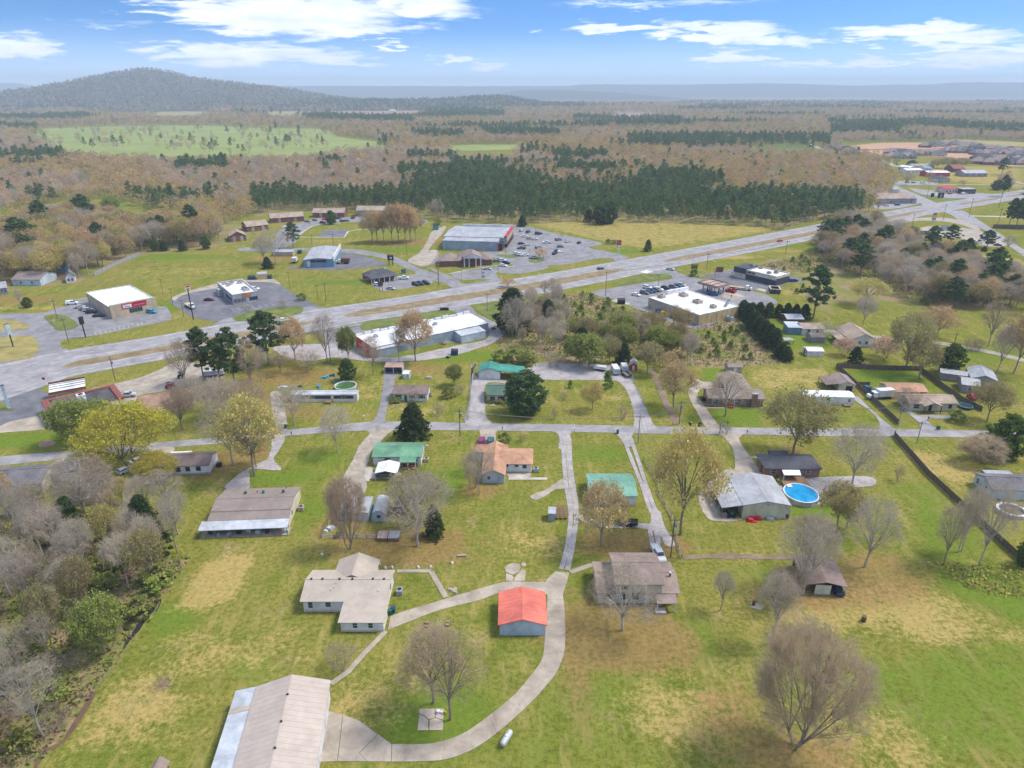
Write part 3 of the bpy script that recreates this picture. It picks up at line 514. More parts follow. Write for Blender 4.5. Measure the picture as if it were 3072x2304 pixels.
# village street
VS = [(-400, 1420, 1452), (-100, 1380, 1408), (0, 1370, 1397), (180, 1355, 1379), (480, 1327, 1346), (661, 1312, 1331), (781, 1301, 1320), (857, 1290, 1309), (992, 1278, 1297), (1075, 1268, 1293), (1196, 1265, 1290), (1440, 1270, 1292), (1671, 1273, 1295), (2000, 1280, 1302), (2307, 1284, 1305), (2480, 1285, 1308), (2930, 1292, 1313), (3072, 1300, 1322), (3500, 1318, 1340)]
a = smooth([P((x, y)) for x, y, _ in VS], 3, False); b = smooth([P((x, y)) for x, _, y in VS], 3, False)
mb = MB(); mb.v = [(q.x, q.y, .06) for pr in zip(a, b) for q in pr]; mb.f = [(2 * i + 1, 2 * i + 3, 2 * i + 2, 2 * i) for i in range(len(a) - 1)]; struct('village_street', mb, 'asphalt_old')
dr = [('driveway', 'K 515,700 645,715 615,800 600,860 560,1000 530,1100 515,1190 530,1225 380,1225 400,1195 440,1130 470,1000 495,850', 'asphalt_mid'),
      ('gravel_drive', 'K 1400,650 1440,640 L 40,330 110,440 280,445 470,470 640,320 800,300 1000,300 1450,320 1620,370 1660,480 1720,600 1790,760 1850,890 1880,940 1680,935 1670,850 1650,740 1600,590 1540,510 1450,470 1000,465 690,460 560,440 420,500 200,502 185,740 200,840 240,900 -10,905 20,700 40,450', 'gravel'),
      ('carport_drive', 'L 140,960 300,960 290,1000 275,1112 108,1112 135,1020', 'concrete'), ('gravel_drive', 'L 850,970 1055,975 1035,1000 1030,1060 1045,1150 920,1150 925,1060 905,1000', 'gravel'),
      ('gravel_spur', 'U 590,745 582,715 640,690 700,668 790,610 880,560 905,620 880,652 800,660 720,715 640,752', 'gravel_tan'), ('gravel_drive', 'U 1360,150 1500,150 1485,200 1500,260 1440,270 1400,210', 'gravel'),
      ('gravel_pad', 'U 1670,850 1750,860 1770,930 1800,1010 1880,1140 1870,1175 1800,1165 1760,1090 1750,1155 1715,1150 1690,1040 1600,1015 1500,1005 1350,1010 1300,990 1450,970 1600,965 1660,960', 'gravel'), ('gravel_spur', 'U 1000,880 1100,915 1250,960 1350,985 1300,1010 1150,985 1020,930', 'gravel_tan'),
      ('curved_drive', 'M 900,985 700,980 640,955 605,950 570,1010 548,1080 560,1150 620,1260 730,1440 860,1440 790,1340 720,1240 660,1160 640,1110 655,1070 700,1050 920,1042', 'concrete'),
      ('concrete_drive', 'O 495,155 670,160 655,205 700,290 770,380 860,520 800,530 740,580 620,560 600,500 620,440 600,300 540,210', 'concrete'),
      ('gravel_pad', 'O 640,500 760,540 600,620 500,780 500,880 690,925 600,948 500,950 380,925 300,800 300,700 420,560 560,470', 'gravel_tan'),
      ('pool_gravel', 'O 1240,562 1400,548 1700,540 1850,550 1895,590 1840,632 1600,645 1450,700 1410,780 1300,822 1200,808 1120,790 1020,640', 'gravel'),
      ('driveway', 'N 485,885 530,880 600,950 720,1060 830,1150 880,1185 720,1175 720,1110 640,1010 510,920', 'asphalt_old'), ('driveway', 'N 930,990 975,975 1050,1040 1200,1040 1350,1050 1350,1078 1150,1078 1240,1180 1100,1178 1080,1120 1030,1070', 'asphalt_old'),
      ('gravel_drive', 'J 1230,1180 1090,1180 1110,1240 1080,1400 940,1480 760,1590 S 415,382 640,392 660,220 700,190 940,205 970,180 900,90 J 1180,1340 1235,1240', 'gravel'),
      ('gravel_drive', 'T 520,130 745,130 690,190 620,270 550,335 530,400 500,500 480,600 500,700 430,800 230,800 270,600 350,450 420,300 520,180', 'gravel_tan'), ('concrete_drive', 'T 495,505 555,508 580,560 820,560 800,615 545,620 535,640 490,640 480,560', 'concrete_pale'),
      ('gravel_drive', 'J 1100,760 1190,750 1230,850 1262,1130 1110,1150 1130,1050 1110,900', 'gravel_tan'), ('driveway', 'R 1400,140 1570,125 1555,180 1450,205 1300,235 1250,220', 'concrete'), ('far_drive', 'I 560,1560 600,1540 640,1600 560,1650', 'concrete')]
for nm, s, m in dr: sheet(nm, s, m, .05 + .0007 * dr.index((nm, s, m)), 3)
for s in ('U 870,190 880,400 890,520 905,650 925,760 940,870 938,960 928,1060 900,1230 855,1380', 'U 928,190 938,400 950,520 968,640 988,780 992,870 988,960 975,1060 955,1180 912,1390'): ribbon('wheel_track', s, 1.1, 'gravel', .056, 6, .1)
ribbon('worn_track', 'U 905,200 912,380 930,560 955,760 965,880', .75, 'gravel_tan', .045, 6, .1)
for s in ('U 1420,200 1500,410 1590,630 1640,790 1690,900', 'U 1482,190 1560,420 1640,670 1720,880', 'U 1650,990 1680,1150', 'U 1705,1000 1735,1150'): ribbon('wheel_track', s, 1.05, 'gravel', .058, 6, .1)
ribbon('dirt_path', 'M 180,850 250,1000 330,1200 440,1400', 2.4, 'dirt_path', .05, 6, .25); ribbon('upper_lane', 'N 200,280 330,292 500,310 700,340 1000,372 1300,397 1600,450 1800,490 2027,548 2300,600', 4.0, 'gravel_tan', .05, 3); ribbon('worn_strip', 'O 150,1275 500,1262 900,1272 1130,1275', 1.6, 'dirt_path', .04, 4, .3)
for s, w in (('V 352,990 480,900 600,762 680,680 757,600', 1.0), ('V 838,157 1088,157', 1.0), ('V 1090,160 1200,352', 1.1), ('W 168,325 352,262', 1.2), ('L 180,715 440,712', 1.3), ('U 380,562 726,563', 1.2), ('K 575,1045 700,1048', .8), ('M 720,1243 900,1243', .8), ('O 760,370 830,372', 1.0), ('D 1380,1225 1430,1212', 2)): ribbon('footpath', s, w, 'concrete_pale' if 'U' in s else 'concrete', .075, 1)
sheet('back_patio', 'L 385,1395 640,1395 640,1425 600,1440 430,1445 400,1410', 'concrete_pale', .07, 1)
sheet('ditch', 'R 1440,1505 1460,1520 1400,1640 X 1180,130 1100,250 950,440 910,485 930,430 1020,300 1130,140', 'dark', .03, 2); ribbon('ditch', 'X 700,800 480,1150 330,1240 260,1362', .8, 'brown', .03, 4, .4)
for s in ('X 960,820 900,930 870,990', 'X 1020,840 960,950 930,1020', 'X 1060,840 1062,915', 'X 1110,830 1095,900', 'X 1000,850 940,960', 'X 1150,760 1145,840'): ribbon('tyre_rut', s, .28, 'verge_dry', .03, 4, .3)
# foreground concrete drive: every poured slab is a piece
drive = link(bpy.data.objects.new('concrete_drive', None)); drive['kind'] = 'structure'
def slabs(s, m='concrete', step=4.2, z=.085, parent=drive, nm='slab'):
 q = G(s); A_, B_ = smooth(q[0::2], 8, False), smooth(q[1::2], 8, False); acc = 0; i0 = 0
 for i in range(1, len(A_)):
  acc += ((A_[i] - A_[i - 1]).length + (B_[i] - B_[i - 1]).length) / 2
  if acc > step or i == len(A_) - 1:
   p = [B_[k] for k in range(i0, i + 1)] + [A_[k] for k in range(i, i0 - 1, -1)]; c = sum(p, Vector()) / len(p); dz = R.uniform(-.012, .012)
   p = [c + (v - c) * (1 - .014 / max((v - c).length, .5)) for v in p]; mb = MB().slab([(v.x, v.y, z + dz) for v in p], .1)
   o = obj(nm, mb, m, parent); 
   if mb.f and o.data.polygons[0].normal.z < 0: o.data.flip_normals()
   i0 = i; acc = 0
slabs('V 2108,170 2005,160 2090,240 1930,240 2062,330 1945,330 2072,400 1945,400 2078,600 1930,600 2072,750 1915,775 2020,890 1868,870 1940,1000 1790,970 1800,1150 1690,1080 1600,1330 1540,1205 1400,1470 1350,1340 1200,1545 1200,1402 1000,1560 1050,1432 800,1562 800,1432')
slabs('V 1928,236 1946,330 1800,238 1760,300 1640,236 1600,318 1400,300 1440,372 1100,390 1150,445 900,450 940,525 790,490 770,592', z=.083)
def pieces(s, par, m, z, nm='slab'):
 for k in s.split(';'):
  p = G(k); c = sum(p, Vector()) / len(p); p = [c + (v - c) * .985 for v in p]; o = obj(nm, MB().slab([(v.x, v.y, z + R.uniform(-.01, .01)) for v in p], .1), m, par)
  if o.data.polygons[0].normal.z < 0: o.data.flip_normals()
pieces('V 798,1562 798,1432 700,1360 560,1500 620,1562;V 618,1562 558,1500 698,1360 560,1260 440,1212 400,1562;V 398,1562 438,1212 340,1190 315,1190 280,1380 245,1568', drive, 'concrete', .08)
patio = link(bpy.data.objects.new('round_patio', None)); patio['kind'] = 'structure'
pieces('V 1640,165 1632,130 1660,105 1700,96 1740,105 1750,130 1735,165 1690,185;V 1642,172 1688,188 1700,205 1690,230 1640,230;V 1738,168 1760,140 1788,150 1780,232 1697,230 1705,205;V 1752,108 1765,92 1788,98 1792,118 1765,125', patio, 'concrete', .08)
pat2 = link(bpy.data.objects.new('cracked_patio', None)); pat2['kind'] = 'structure'
pieces('V 1002,1172 1118,1172 1120,1235 1075,1252 1050,1230 1003,1205;V 1121,1172 1184,1170 1180,1255 1123,1238;V 1003,1210 1048,1234 1070,1258 1068,1290 1072,1330 988,1332;V 1078,1256 1120,1240 1180,1262 1178,1330 1076,1330', pat2, 'sandstone', .085)
sheet('pond', 'D 1100,430 1200,415 1400,420 1420,480 1380,535 1180,535 1110,470', 'pond_water', .03)
# fields too far for anything but colour
for s, m in (('A 220,842 700,822 1290,815 1700,832 2080,838 2212,890 B 330,930 330,980 A 1900,1030 1500,1040 1100,1040 700,1030 350,990 200,900', 'meadow_green'),
             ('C 350,960 700,930 950,990 940,1020 600,1030 380,985', 'brush_green')): sheet('field', s, m, .35, 2)
FIELDS = (('A 900,738 1160,720 1400,710 1395,734 1100,748', 'verge_dry'), ('A 560,704 1000,698 1120,712 640,724', 'meadow_green'), ('A 1680,722 1990,714 2010,740 1740,744', 'verge_dry'), ('A 2060,700 2212,694 B 0,690 640,695 620,722 200,740 A 2060,724', 'dirt'), ('B 650,945 1150,938 1220,966 700,978', 'meadow_green'), ('A 0,712 260,706 250,722 0,730', 'meadow_green'), ('C 1750,905 2212,925 2212,950 1700,925', 'verge_dry'), ('B 1700,735 2100,728 2080,748 1720,752', 'dirt'))
for s in ('H 480,140 620,112 900,94 1500,100 1680,125 1400,150 1150,160 950,150 700,160', 'H 610,180 850,168 880,200 720,215', 'H 1150,175 1450,160 1750,165 2300,190 2300,325 1750,300 1500,240 1250,225'): sheet('cleared_ground', s, 'site_soil', .3, 2)
for s, m in FIELDS: sheet('field', s, m, .35, 2)
# ================================================================== BUILDINGS
class Bld:
 """a building standing on the ground; u runs along its front (left to right), v away from the camera"""
 def __init__(s, name, label, fl, fr, z=0.0, cat='house', group=None, rz=None):
  a, b = P(fl, z), P(fr, z); s.rz = math.atan2(b.y - a.y, b.x - a.x) if rz is None else rz; s.o = Vector((a.x, a.y, 0)); s.u = Vector((math.cos(s.rz), math.sin(s.rz), 0)); s.w = Vector((-s.u.y, s.u.x, 0))
  s.e = empty(name, s.o, s.rz, label, cat, group); s.len = (b - a).length
 def l(s, p, z=0.0):
  q = (P(p, z) if isinstance(p, str) else p) - s.o; return q.dot(s.u), q.dot(s.w)
 def part(s, name, mb, m, parent=None, label=None):
  o = obj(name, mb, m, parent or s.e)
  if label: o['label'] = label
  return o
 def rect(s, fl, fr, bk, z, v1=None):
  a = s.l(fl, z); b = s.l(fr, z); u0, u1 = a[0], b[0]; v0 = (a[1] + b[1]) / 2; v1 = s.l(bk, z)[1] if bk else v1; return u0, u1, v0, v1
 def block(s, r, z, roof='gu', rise=1.6, wall='white', rm='shingle_grey', oh=.4, z0=0.0, base=None, ribs=0, wname='wall', open_=False, seam=None):
  u0, u1, v0, v1 = r; a0, a1, b0, b1 = u0 + oh, u1 - oh, v0 + oh, v1 - oh; ro = None
  mb = MB()
  if not open_:
   mb.box(a0, a1, b0, b1, z0, z)
   k = rise * (1 - oh / max((v1 - v0) / 2, .1)) if roof == 'gu' else rise * (1 - oh / max((u1 - u0) / 2, .1))
   if roof == 'gu':
    m_ = (b0 + b1) / 2
    for x, y in ((a0, a0 + .1), (a1 - .1, a1)): mb.v += [(x, b0, z), (y, b0, z), (x, b1, z), (y, b1, z), (x, m_, z + k), (y, m_, z + k)]; n = len(mb.v) - 6; mb.f += [(n, n + 4, n + 2), (n + 1, n + 3, n + 5), (n, n + 1, n + 5, n + 4), (n + 2, n + 4, n + 5, n + 3)]
   elif roof == 'gv':
    m_ = (a0 + a1) / 2
    for x, y in ((b0, b0 + .1), (b1 - .1, b1)): mb.v += [(a0, x, z), (a0, y, z), (a1, x, z), (a1, y, z), (m_, x, z + k), (m_, y, z + k)]; n = len(mb.v) - 6; mb.f += [(n, n + 2, n + 4), (n + 1, n + 5, n + 3), (n, n + 4, n + 5, n + 1), (n + 2, n + 3, n + 5, n + 4)]
   ro = s.part(wname, mb, wall)
   if base: s.part('foundation', MB().box(a0 - .06, a1 + .06, b0 - .06, b1 + .06, z0, z0 + .45), base)
  zt = z + .06; t = .14; um, vm = (u0 + u1) / 2, (v0 + v1) / 2; e = z - (rise * oh / max((v1 - v0) / 2, .1) if roof == 'gu' else 0) + .08
  faces = []
  if roof == 'gu': faces = [[(u0, v0, zt), (u1, v0, zt), (u1, vm, zt + rise), (u0, vm, zt + rise)], [(u0, vm, zt + rise), (u1, vm, zt + rise), (u1, v1, zt), (u0, v1, zt)]]
  elif roof == 'gv': faces = [[(u0, v0, zt), (um, v0, zt + rise), (um, v1, zt + rise), (u0, v1, zt)], [(um, v0, zt + rise), (u1, v0, zt), (u1, v1, zt), (um, v1, zt + rise)]]
  elif roof == 'hip':
   h = min(u1 - u0, v1 - v0) / 2
   if u1 - u0 >= v1 - v0:
    A, B = (u0 + h, vm, zt + rise), (u1 - h, vm, zt + rise)
    faces = [[(u0, v0, zt), (u1, v0, zt), B, A], [(u1, v1, zt), (u0, v1, zt), A, B], [(u0, v1, zt), (u0, v0, zt), A], [(u1, v0, zt), (u1, v1, zt), B]]
   else:
    A, B = (um, v0 + h, zt + rise), (um, v1 - h, zt + rise)
    faces = [[(u0, v0, zt), (u1, v0, zt), A], [(u1, v0, zt), (u1, v1, zt), B, A], [(u1, v1, zt), (u0, v1, zt), B], [(u0, v1, zt), (u0, v0, zt), A, B]]
  elif roof == 'shed': faces = [[(u0, v0, zt), (u1, v0, zt), (u1, v1, zt + rise), (u0, v1, zt + rise)]]
  elif roof == 'shedr': faces = [[(u0, v0, zt + rise), (u1, v0, zt), (u1, v1, zt), (u0, v1, zt + rise)]]
  elif roof == 'shedl': faces = [[(u0, v0, zt), (u1, v0, zt + rise), (u1, v1, zt + rise), (u0, v1, zt)]]
  rmb = MB()
  for f in faces: rmb.slab(f, t)
  roofo = s.part('roof', rmb, rm) if faces else None
  if faces and roof == 'gu' : s.part('ridge_cap', MB().box(u0, u1, vm - .12, vm + .12, zt + rise - .02, zt + rise + .045), rm, roofo)
  if faces and roof == 'gv' : s.part('ridge_cap', MB().box(um - .12, um + .12, v0, v1, zt + rise - .02, zt + rise + .045), rm, roofo)
  if ribs and faces:        # sheet-metal panels laid side by side, each proud of the joint
   for f in faces:
    f = [Vector(q) for q in f]
    if roof in ('gu', 'shed'): a, b, c, d = f            # eave a-b, top d-c
    elif roof == 'gv' and f is not None: a, b, c, d = (f[3], f[0], f[1], f[2]) if f[0].x < f[1].x and f[0].z < f[1].z else (f[1], f[2], f[3], f[0])
    else: a, b, c, d = f
    n = max(1, int((b - a).length / ribs)); me_ = None
    for i in range(n):
     t0, t1 = (i + .012) / n, (i + .988) / n
     p = [a.lerp(b, t0), a.lerp(b, t1), d.lerp(c, t1), d.lerp(c, t0)]; nv = (p[1] - p[0]).cross(p[3] - p[0]).normalized(); nv = nv if nv.z > 0 else -nv
     pp = [q + nv * .035 for q in p]
     if nv.dot((pp[1] - pp[0]).cross(pp[3] - pp[0])) < 0: pp = pp[::-1]
     s.part('roof_panel', MB().slab([tuple(q) for q in pp], .03), rm, roofo)
  s.last = (a0, a1, b0, b1, z0, z); return roofo
 def flat(s, r, z, wall, rm='membrane', par=.5, z0=0):
  u0, u1, v0, v1 = r; mb = MB().box(u0, u1, v0, v1, z0, z - .05); w = .3
  for q in ((u0, u1, v0, v0 + w), (u0, u1, v1 - w, v1), (u0, u0 + w, v0 + w, v1 - w), (u1 - w, u1, v0 + w, v1 - w)): mb.box(*q, z - .05, z + par)
  s.part('wall', mb, wall); ro = s.part('roof', MB().box(u0 + w, u1 - w, v0 + w, v1 - w, z - .05, z + .05), rm); s.last = (u0, u1, v0, v1, z0, z)
  s.part('coping', MB().box(u0 - .05, u1 + .05, v0 - .05, v0 + w, z + par, z + par + .08).box(u0 - .05, u1 + .05, v1 - w, v1 + .05, z + par, z + par + .08).box(u0 - .05, u0 + w, v0 + w, v1 - w, z + par, z + par + .08).box(u1 - w, u1 + .05, v0 + w, v1 - w, z + par, z + par + .08), rm); return ro
 def face(s, f):
  a0, a1, b0, b1, z0, z = s.last
  return {'f': ((a0, b0), (1, 0), (0, -1), a1 - a0), 'b': ((a1, b1), (-1, 0), (0, 1), a1 - a0), 'l': ((a0, b1), (0, -1), (-1, 0), b1 - b0), 'r': ((a1, b0), (0, 1), (1, 0), b1 - b0)}[f]
 def panel(s, name, f, c, w, z0, z1, m, out=.05, parent=None, thick=None):
  (ox, oy), (dx, dy), (nx_, ny_), L_ = s.face(f); c = c * L_ if abs(c) <= 1 else c; t = thick or out + .05
  q = [(ox + dx * (c + k) + nx_ * o_, oy + dy * (c + k) + ny_ * o_) for k, o_ in ((-w / 2, out), (w / 2, out), (w / 2, out - t), (-w / 2, out - t))]
  return s.part(name, MB().hexa([(x, y, z0) for x, y in q] + [(x, y, z1) for x, y in q]), m, parent)
 def win(s, f, c, w=1.0, z0=1.1, h=1.2, frame='white', sh=None):
  o = s.panel('window', f, c, w + .16, z0 - .08, z0 + h + .08, frame, .05); s.panel('pane', f, c, w, z0, z0 + h, 'glass', .065, o)
  if h > .7: (s.panel('sash', f, c, w, z0 + h / 2 - .03, z0 + h / 2 + .03, frame, .085, o))
  if sh:
   L_ = s.face(f)[3]; c = c * L_ if abs(c) <= 1 else c
   for k in (-1, 1): s.panel('shutter', f, c + k * (w / 2 + .3), .38, z0 - .05, z0 + h + .05, sh, .07)
  return o
 def door(s, f, c, w=.95, h=2.05, m='white', z0=0.1):
  o = s.panel('door', f, c, w, z0, z0 + h, m, .06); L_ = s.face(f)[3]; cc = c * L_ if abs(c) <= 1 else c; s.panel('handle', f, cc + w * .38, .08, z0 + .95, z0 + 1.05, 'dark', .12, o); return o
 def gdoor(s, f, c, w=2.6, h=2.2, m='white'):
  o = s.panel('garage_door', f, c, w, .05, h, m, .05)
  for i in range(4): s.panel('door_panel', f, (c * s.face(f)[3] if abs(c) <= 1 else c), w - .15, .1 + i * h / 4.1, .05 + (i + .9) * h / 4.1, m, .08, o)
  return o
 def posts(s, pts, z, r=.08, m='white', z0=0, nm='post'):
  for (x, y) in pts: s.part(nm, MB().box(x - r, x + r, y - r, y + r, z0, z), m)
 def vent(s, u, v, z, r=.12, h=.4, m='white', nm='vent_pipe'): s.part(nm, MB().tube((u, v, z), (u, v, z + h), r, r, 8), m)
 def ac(s, u, v, z, w=1.6, d=1.2, h=.9, m='grey'):
  o = s.part('air_conditioner', MB().box(u - w / 2, u + w / 2, v - d / 2, v + d / 2, z, z + h).box(u - w / 2 + .1, u + w / 2 - .1, v - d / 2 + .1, v + d / 2 - .1, z + h, z + h + .06), m)
  s.part('fan', MB().lathe([(min(w, d) * .36, z + h + .061), (min(w, d) * .36, z + h + .12)], 10, u, v), 'dark', o); return o
# --- foreground
b = Bld('white_house', 'white house with wide taupe roof and rear wing, left of the red-roofed garage', 'V 150,462', 'V 430,462')
r = b.rect('V 120,383', 'V 768,383', 'V 228,148', 2.75); b.block(r, 2.75, 'gu', 1.5, 'white', 'shingle_taupe', .45, base='cream'); main = r
b.win('f', .085, .75, 1.0, 1.3, 'grey'); b.win('f', .30, .9, 1.3, .9, 'grey'); b.win('r', .62, .9, 1.0, 1.3); b.win('r', .25, .8, 1.1, 1.1)
vm = (r[2] + r[3]) / 2; zt = 4.33
for t in (.07, .2, .4, .55, .79, .92): b.vent(r[0] + (r[1] - r[0]) * t, vm, zt - .05, .22, .22, 'dark', 'ridge_vent')
for t, k in ((.33, .5), (.37, .8), (.36, .6), (.88, .45)): b.vent(r[0] + (r[1] - r[0]) * t, r[2] + (r[3] - r[2]) * k * .5, 3.1 + k * .9, .08, .45)
b.vent(r[1] - 1.6, r[2] + 5.0, 3.6, .16, .8, 'grey', 'flue')
r = b.rect('V 400,540', 'V 748,540', None, 2.3, v1=main[2] + .7); b.block((r[0], r[1], r[2], main[2] + .8), 2.35, 'shed', .58, 'white', 'shingle_taupe', .4, base='cream'); b.win('f', .335, .8, .9, 1.2); b.win('f', .70, .8, .9, 1.2); b.win('r', .5, .8, .9, 1.2)
r2 = b.rect('V 385,147', 'V 700,118', None, 2.75, v1=0); um_ = (r2[0] + r2[1]) / 2; b.block((r2[0], r2[1], vm + 1, main[3] + 3.4), 2.72, 'gv', 1.75, 'white', 'shingle_taupe', .4)
b.ac(main[1] + 1.3, main[2] + 5.6, .1, 1.2, 1.5, 1.0, 'grey')
b = Bld('red_roofed_garage', 'detached white garage with bright red metal roof beside the concrete drive', 'V 1600,620', 'V 1930,620', cat='garage')
r = b.rect('V 1582,557', 'V 1947,560', 'V 1600,311', 2.55); b.block(r, 2.55, 'gv', 1.35, 'pale_blue', 'metal_red', .3, ribs=.92)
[b.part('trim', MB().box(x - .05, x + .05, r[2] + .02, r[3], 2.42, 2.56), 'red') for x in (r[0] + .02, r[1] - .02)]; b.win('r', .5, 1, 1.2, 1.0); b.gdoor('b', .5, 4.6, 2.2)
a0, b0 = P('V 345,962', 3.6), P('V 238,1600', 3.6); d = (a0 - b0).normalized(); rz = math.atan2(d.y, d.x) - PI / 2
b = Bld('long_barn', 'long brown metal-roofed barn with a silver lean-to, cut off by the lower edge', 'V 238,1600', 'V 345,962', 3.6, cat='barn', rz=rz)
bl = b.l('X 1890,766', 3.6); br = b.l('V 345,962', 3.6); r = (bl[0], br[0] + .1, br[1] - 27, br[1]); b.block(r, 3.6, 'gv', 1.9, 'white', 'metal_brown', .35, ribs=.95)
for t in (4, 9, 13.5, 18, 22.5): b.vent((r[0] + r[1]) / 2, r[3] - t, 5.5, .2, .22, 'dark', 'ridge_vent')
b.gdoor('r', 22 / 26.3, 3.2, 2.6); b.door('r', .55); b.panel('fascia_light', 'r', .70, .3, 2.6, 2.9, 'orange', .1)
ll = b.l('X 1738,793', 2.9); b.block((ll[0], r[0] + .35, r[2], ll[1]), 2.85, 'shedl', .62, 'white', 'galvanized', .12); b.part('dark_strip', MB().box(r[0] - .02, r[0] + .3, r[2], r[3] - .5, 3.63, 3.69), 'grey')
b.part('rusty_panel', MB().hexa([(ll[0], ll[1] - 4.6, 2.94), (r[0] - .1, ll[1] - 4.6, 3.5), (r[0] - .1, ll[1] - 3.6, 3.5), (ll[0], ll[1] - 3.6, 2.94), (ll[0], ll[1] - 4.6, 2.97), (r[0] - .1, ll[1] - 4.6, 3.53), (r[0] - .1, ll[1] - 3.6, 3.53), (ll[0], ll[1] - 3.6, 2.97)]), 'sandstone')
b = Bld('garden_shed_peak', 'dark brown shed roof peeping up at the lower edge left of the barn', 'X 1075,1545', 'X 1195,1545', cat='shed'); b.block((0, b.len, 0, 3.4), 2.0, 'gv', 1.1, 'brown', 'shingle_brown', .25)
b = Bld('split_level_house', 'brown shingled two-storey house with cream walls behind the big bare tree', 'W 398,572', 'W 1050,575')
r = b.rect('W 388,503', 'W 1080,497', 'W 357,235', 2.7); lo = r; b.block(r, 2.7, 'gu', 1.25, 'palegreen', 'shingle_brown', .4)
for t in (.12, .33, .47): b.win('f', t, 1.2, 1.0, 1.2, 'grey')
b.door('f', .62)
b.vent(lo[1] - 1.3, lo[2] + 3.9, 3.3, .17, 1.3, 'dark', 'stove_pipe'); b.vent(lo[1] - 1.3, lo[2] + 3.9, 4.55, .2, .2, 'white', 'chimney_cap'); b.vent(lo[1] - 3.2, lo[2] + 2.2, 3, .12, .35, 'dark'); b.vent(lo[1] - .9, lo[2] + 2.8, 3, .1, .4, 'dark')
r = b.rect('W 538,428', 'W 952,430', 'W 487,160', 4.9); b.block(r, 4.9, 'gu', 1.5, 'palegreen', 'shingle_brown', .35, z0=2.5, wname='upper_wall'); b.win('f', .2, .9, 3.7, .5, 'dark'); b.vent(r[0] + 3, r[3] - 2.9, 5.9, .09, .6)
r = b.rect('W 888,585', 'W 1008,588', None, 2.1, v1=lo[2] + .5); b.block((r[0], r[1] + 1.2, r[2], lo[2] + .6), 2.15, 'shed', .5, 'palegreen', 'shingle_brown', .3, open_=True); b.posts([(r[0] + .2, r[2] + .2), (r[1] + .9, r[2] + .2)], 2.15); b.part('porch_step', MB().box(r[0] - .2, r[0] + 1.8, r[2] - .6, r[2] + .8, 0, .55), 'concrete_pale')
b = Bld('porch_house', 'long mauve-brown roofed house with a corrugated metal porch roof along its back', 'S 300,700', 'S 1050,672', 2.7)
r = b.rect('S 232,716', 'S 1050,676', 'S 1155,368', 2.7); b.block(r, 2.7, 'gu', 1.55, 'cream', 'shingle_mauve', .35)
for t, m in ((.33, 'green_box'), (.56, 'green_box'), (.82, 'green_box')): b.vent(r[0] + (r[1] - r[0]) * t, r[3] - 3.9, 3.9, .33, .45, m, 'roof_turbine')
for t, k in ((.47, 3.3), (.74, 5.5), (.83, 2.0)): b.vent(r[0] + (r[1] - r[0]) * t, r[3] - k, 3.6, .09, .5, 'dark')
b.part('seam', MB().box(r[0], r[1], r[2] + 2.6, r[2] + 2.72, 3.55, 3.6), 'shingle_brown'); b.win('r', .3, .9, 1.1, 1.1); lo = r
p = b.rect('S 145,806', 'S 1032,777', None, 2.1, v1=0); q = (p[0], p[1], p[2], lo[2] + .05); b.block(q, 2.12, 'shed', .5, 'cream', 'galvanized', .1, open_=True, ribs=.7)
b.posts([(p[0] + (p[1] - p[0]) * t, p[2] + .15) for t in (.02, .18, .35, .52, .68, .85, .99)], 2.15, .06, 'metal_teal'); b.part('porch_floor', MB().box(p[0], p[1], p[2] + .1, lo[2] + .3, 0, .12), 'concrete'); b.ac(lo[1] + .9, (lo[2] + lo[3]) / 2 + .8, .1, 1.2, 1.5, .9, 'sandstone')
for i in range(9): b.part('stored_box', MB().box(*(lambda x, y: (x, x + R.uniform(.5, 1.3), y, y + .6))(p[0] + 1.5 + i * 2.1, p[2] + R.uniform(.7, 1.6)), .12, R.uniform(.5, 1.2)), R.choice(['wood', 'grey', 'pale_blue', 'rusty', 'dark']))
b = Bld('green_roofed_house', 'white house with plain green metal roof south of the village street', 'T 565,492', 'T 1045,490')
r = b.rect('T 545,404', 'T 1047,405', 'T 600,258', 2.7); b.block(r, 2.7, 'gu', 1.1, 'white', 'metal_green', .35, ribs=.95); lo = r; b.win('f', .30, 1.5, 1.3, 1.0); b.win('f', .90, .6, 1.3, .8); b.win('r', .6, .9, 1.2, 1.0); b.vent(r[1] - 3, r[3] - 1.2, 3.4, .16, .6, 'dark'); b.vent(r[0] + 10, r[2] + 3.4, 3.3, .09, .4)
p = b.rect('T 820,458', 'T 987,459', None, 2.25, v1=0); b.block((p[0], p[1], p[2], lo[2] + .1), 2.3, 'shed', .4, 'white', 'metal_green', .1, open_=True); b.posts([(p[0] + .1, p[2] + .1), (p[1] - .1, p[2] + .1), ((p[0] + p[1]) / 2, p[2] + .1)], 2.3, .06); b.part('deck', MB().box(p[0], p[1], p[2] - .1, lo[2] + .3, 0, .6), 'wood')
for i in range(5): b.part('porch_chair', MB().box(p[0] + .6 + i * .9, p[0] + 1.1 + i * .9, p[2] + .5, p[2] + 1, .6, 1.0).box(p[0] + .6 + i * .9, p[0] + 1.1 + i * .9, p[2] + .95, p[2] + 1, 1.0, 1.5), R.choice(['dark', 'brown', 'red']))
b.ac(lo[1] + .8, lo[2] + 2.6, .1, 1.2, 1.3, .9, 'sandstone')
b = Bld('white_carport', 'white metal carport over a parked car behind the green-roofed house', 'T 585,600', 'T 790,600', cat='carport')
r = b.rect('T 575,566', 'T 797,566', 'T 600,456', 2.2); b.block((r[0], r[1], r[2], r[3]), 2.2, 'gv', .7, 'white', 'membrane', .1, open_=True); b.posts([(x, y) for x in (r[0] + .1, r[1] - .1) for y in (r[2] + .1, (r[2] + r[3]) / 2, r[3] - .1)], 2.2, .05); [b.part('eave_skirt', MB().box(x - .03, x + .02, r[2], r[3], 1.7, 2.2), 'white') for x in (r[0], r[1])]
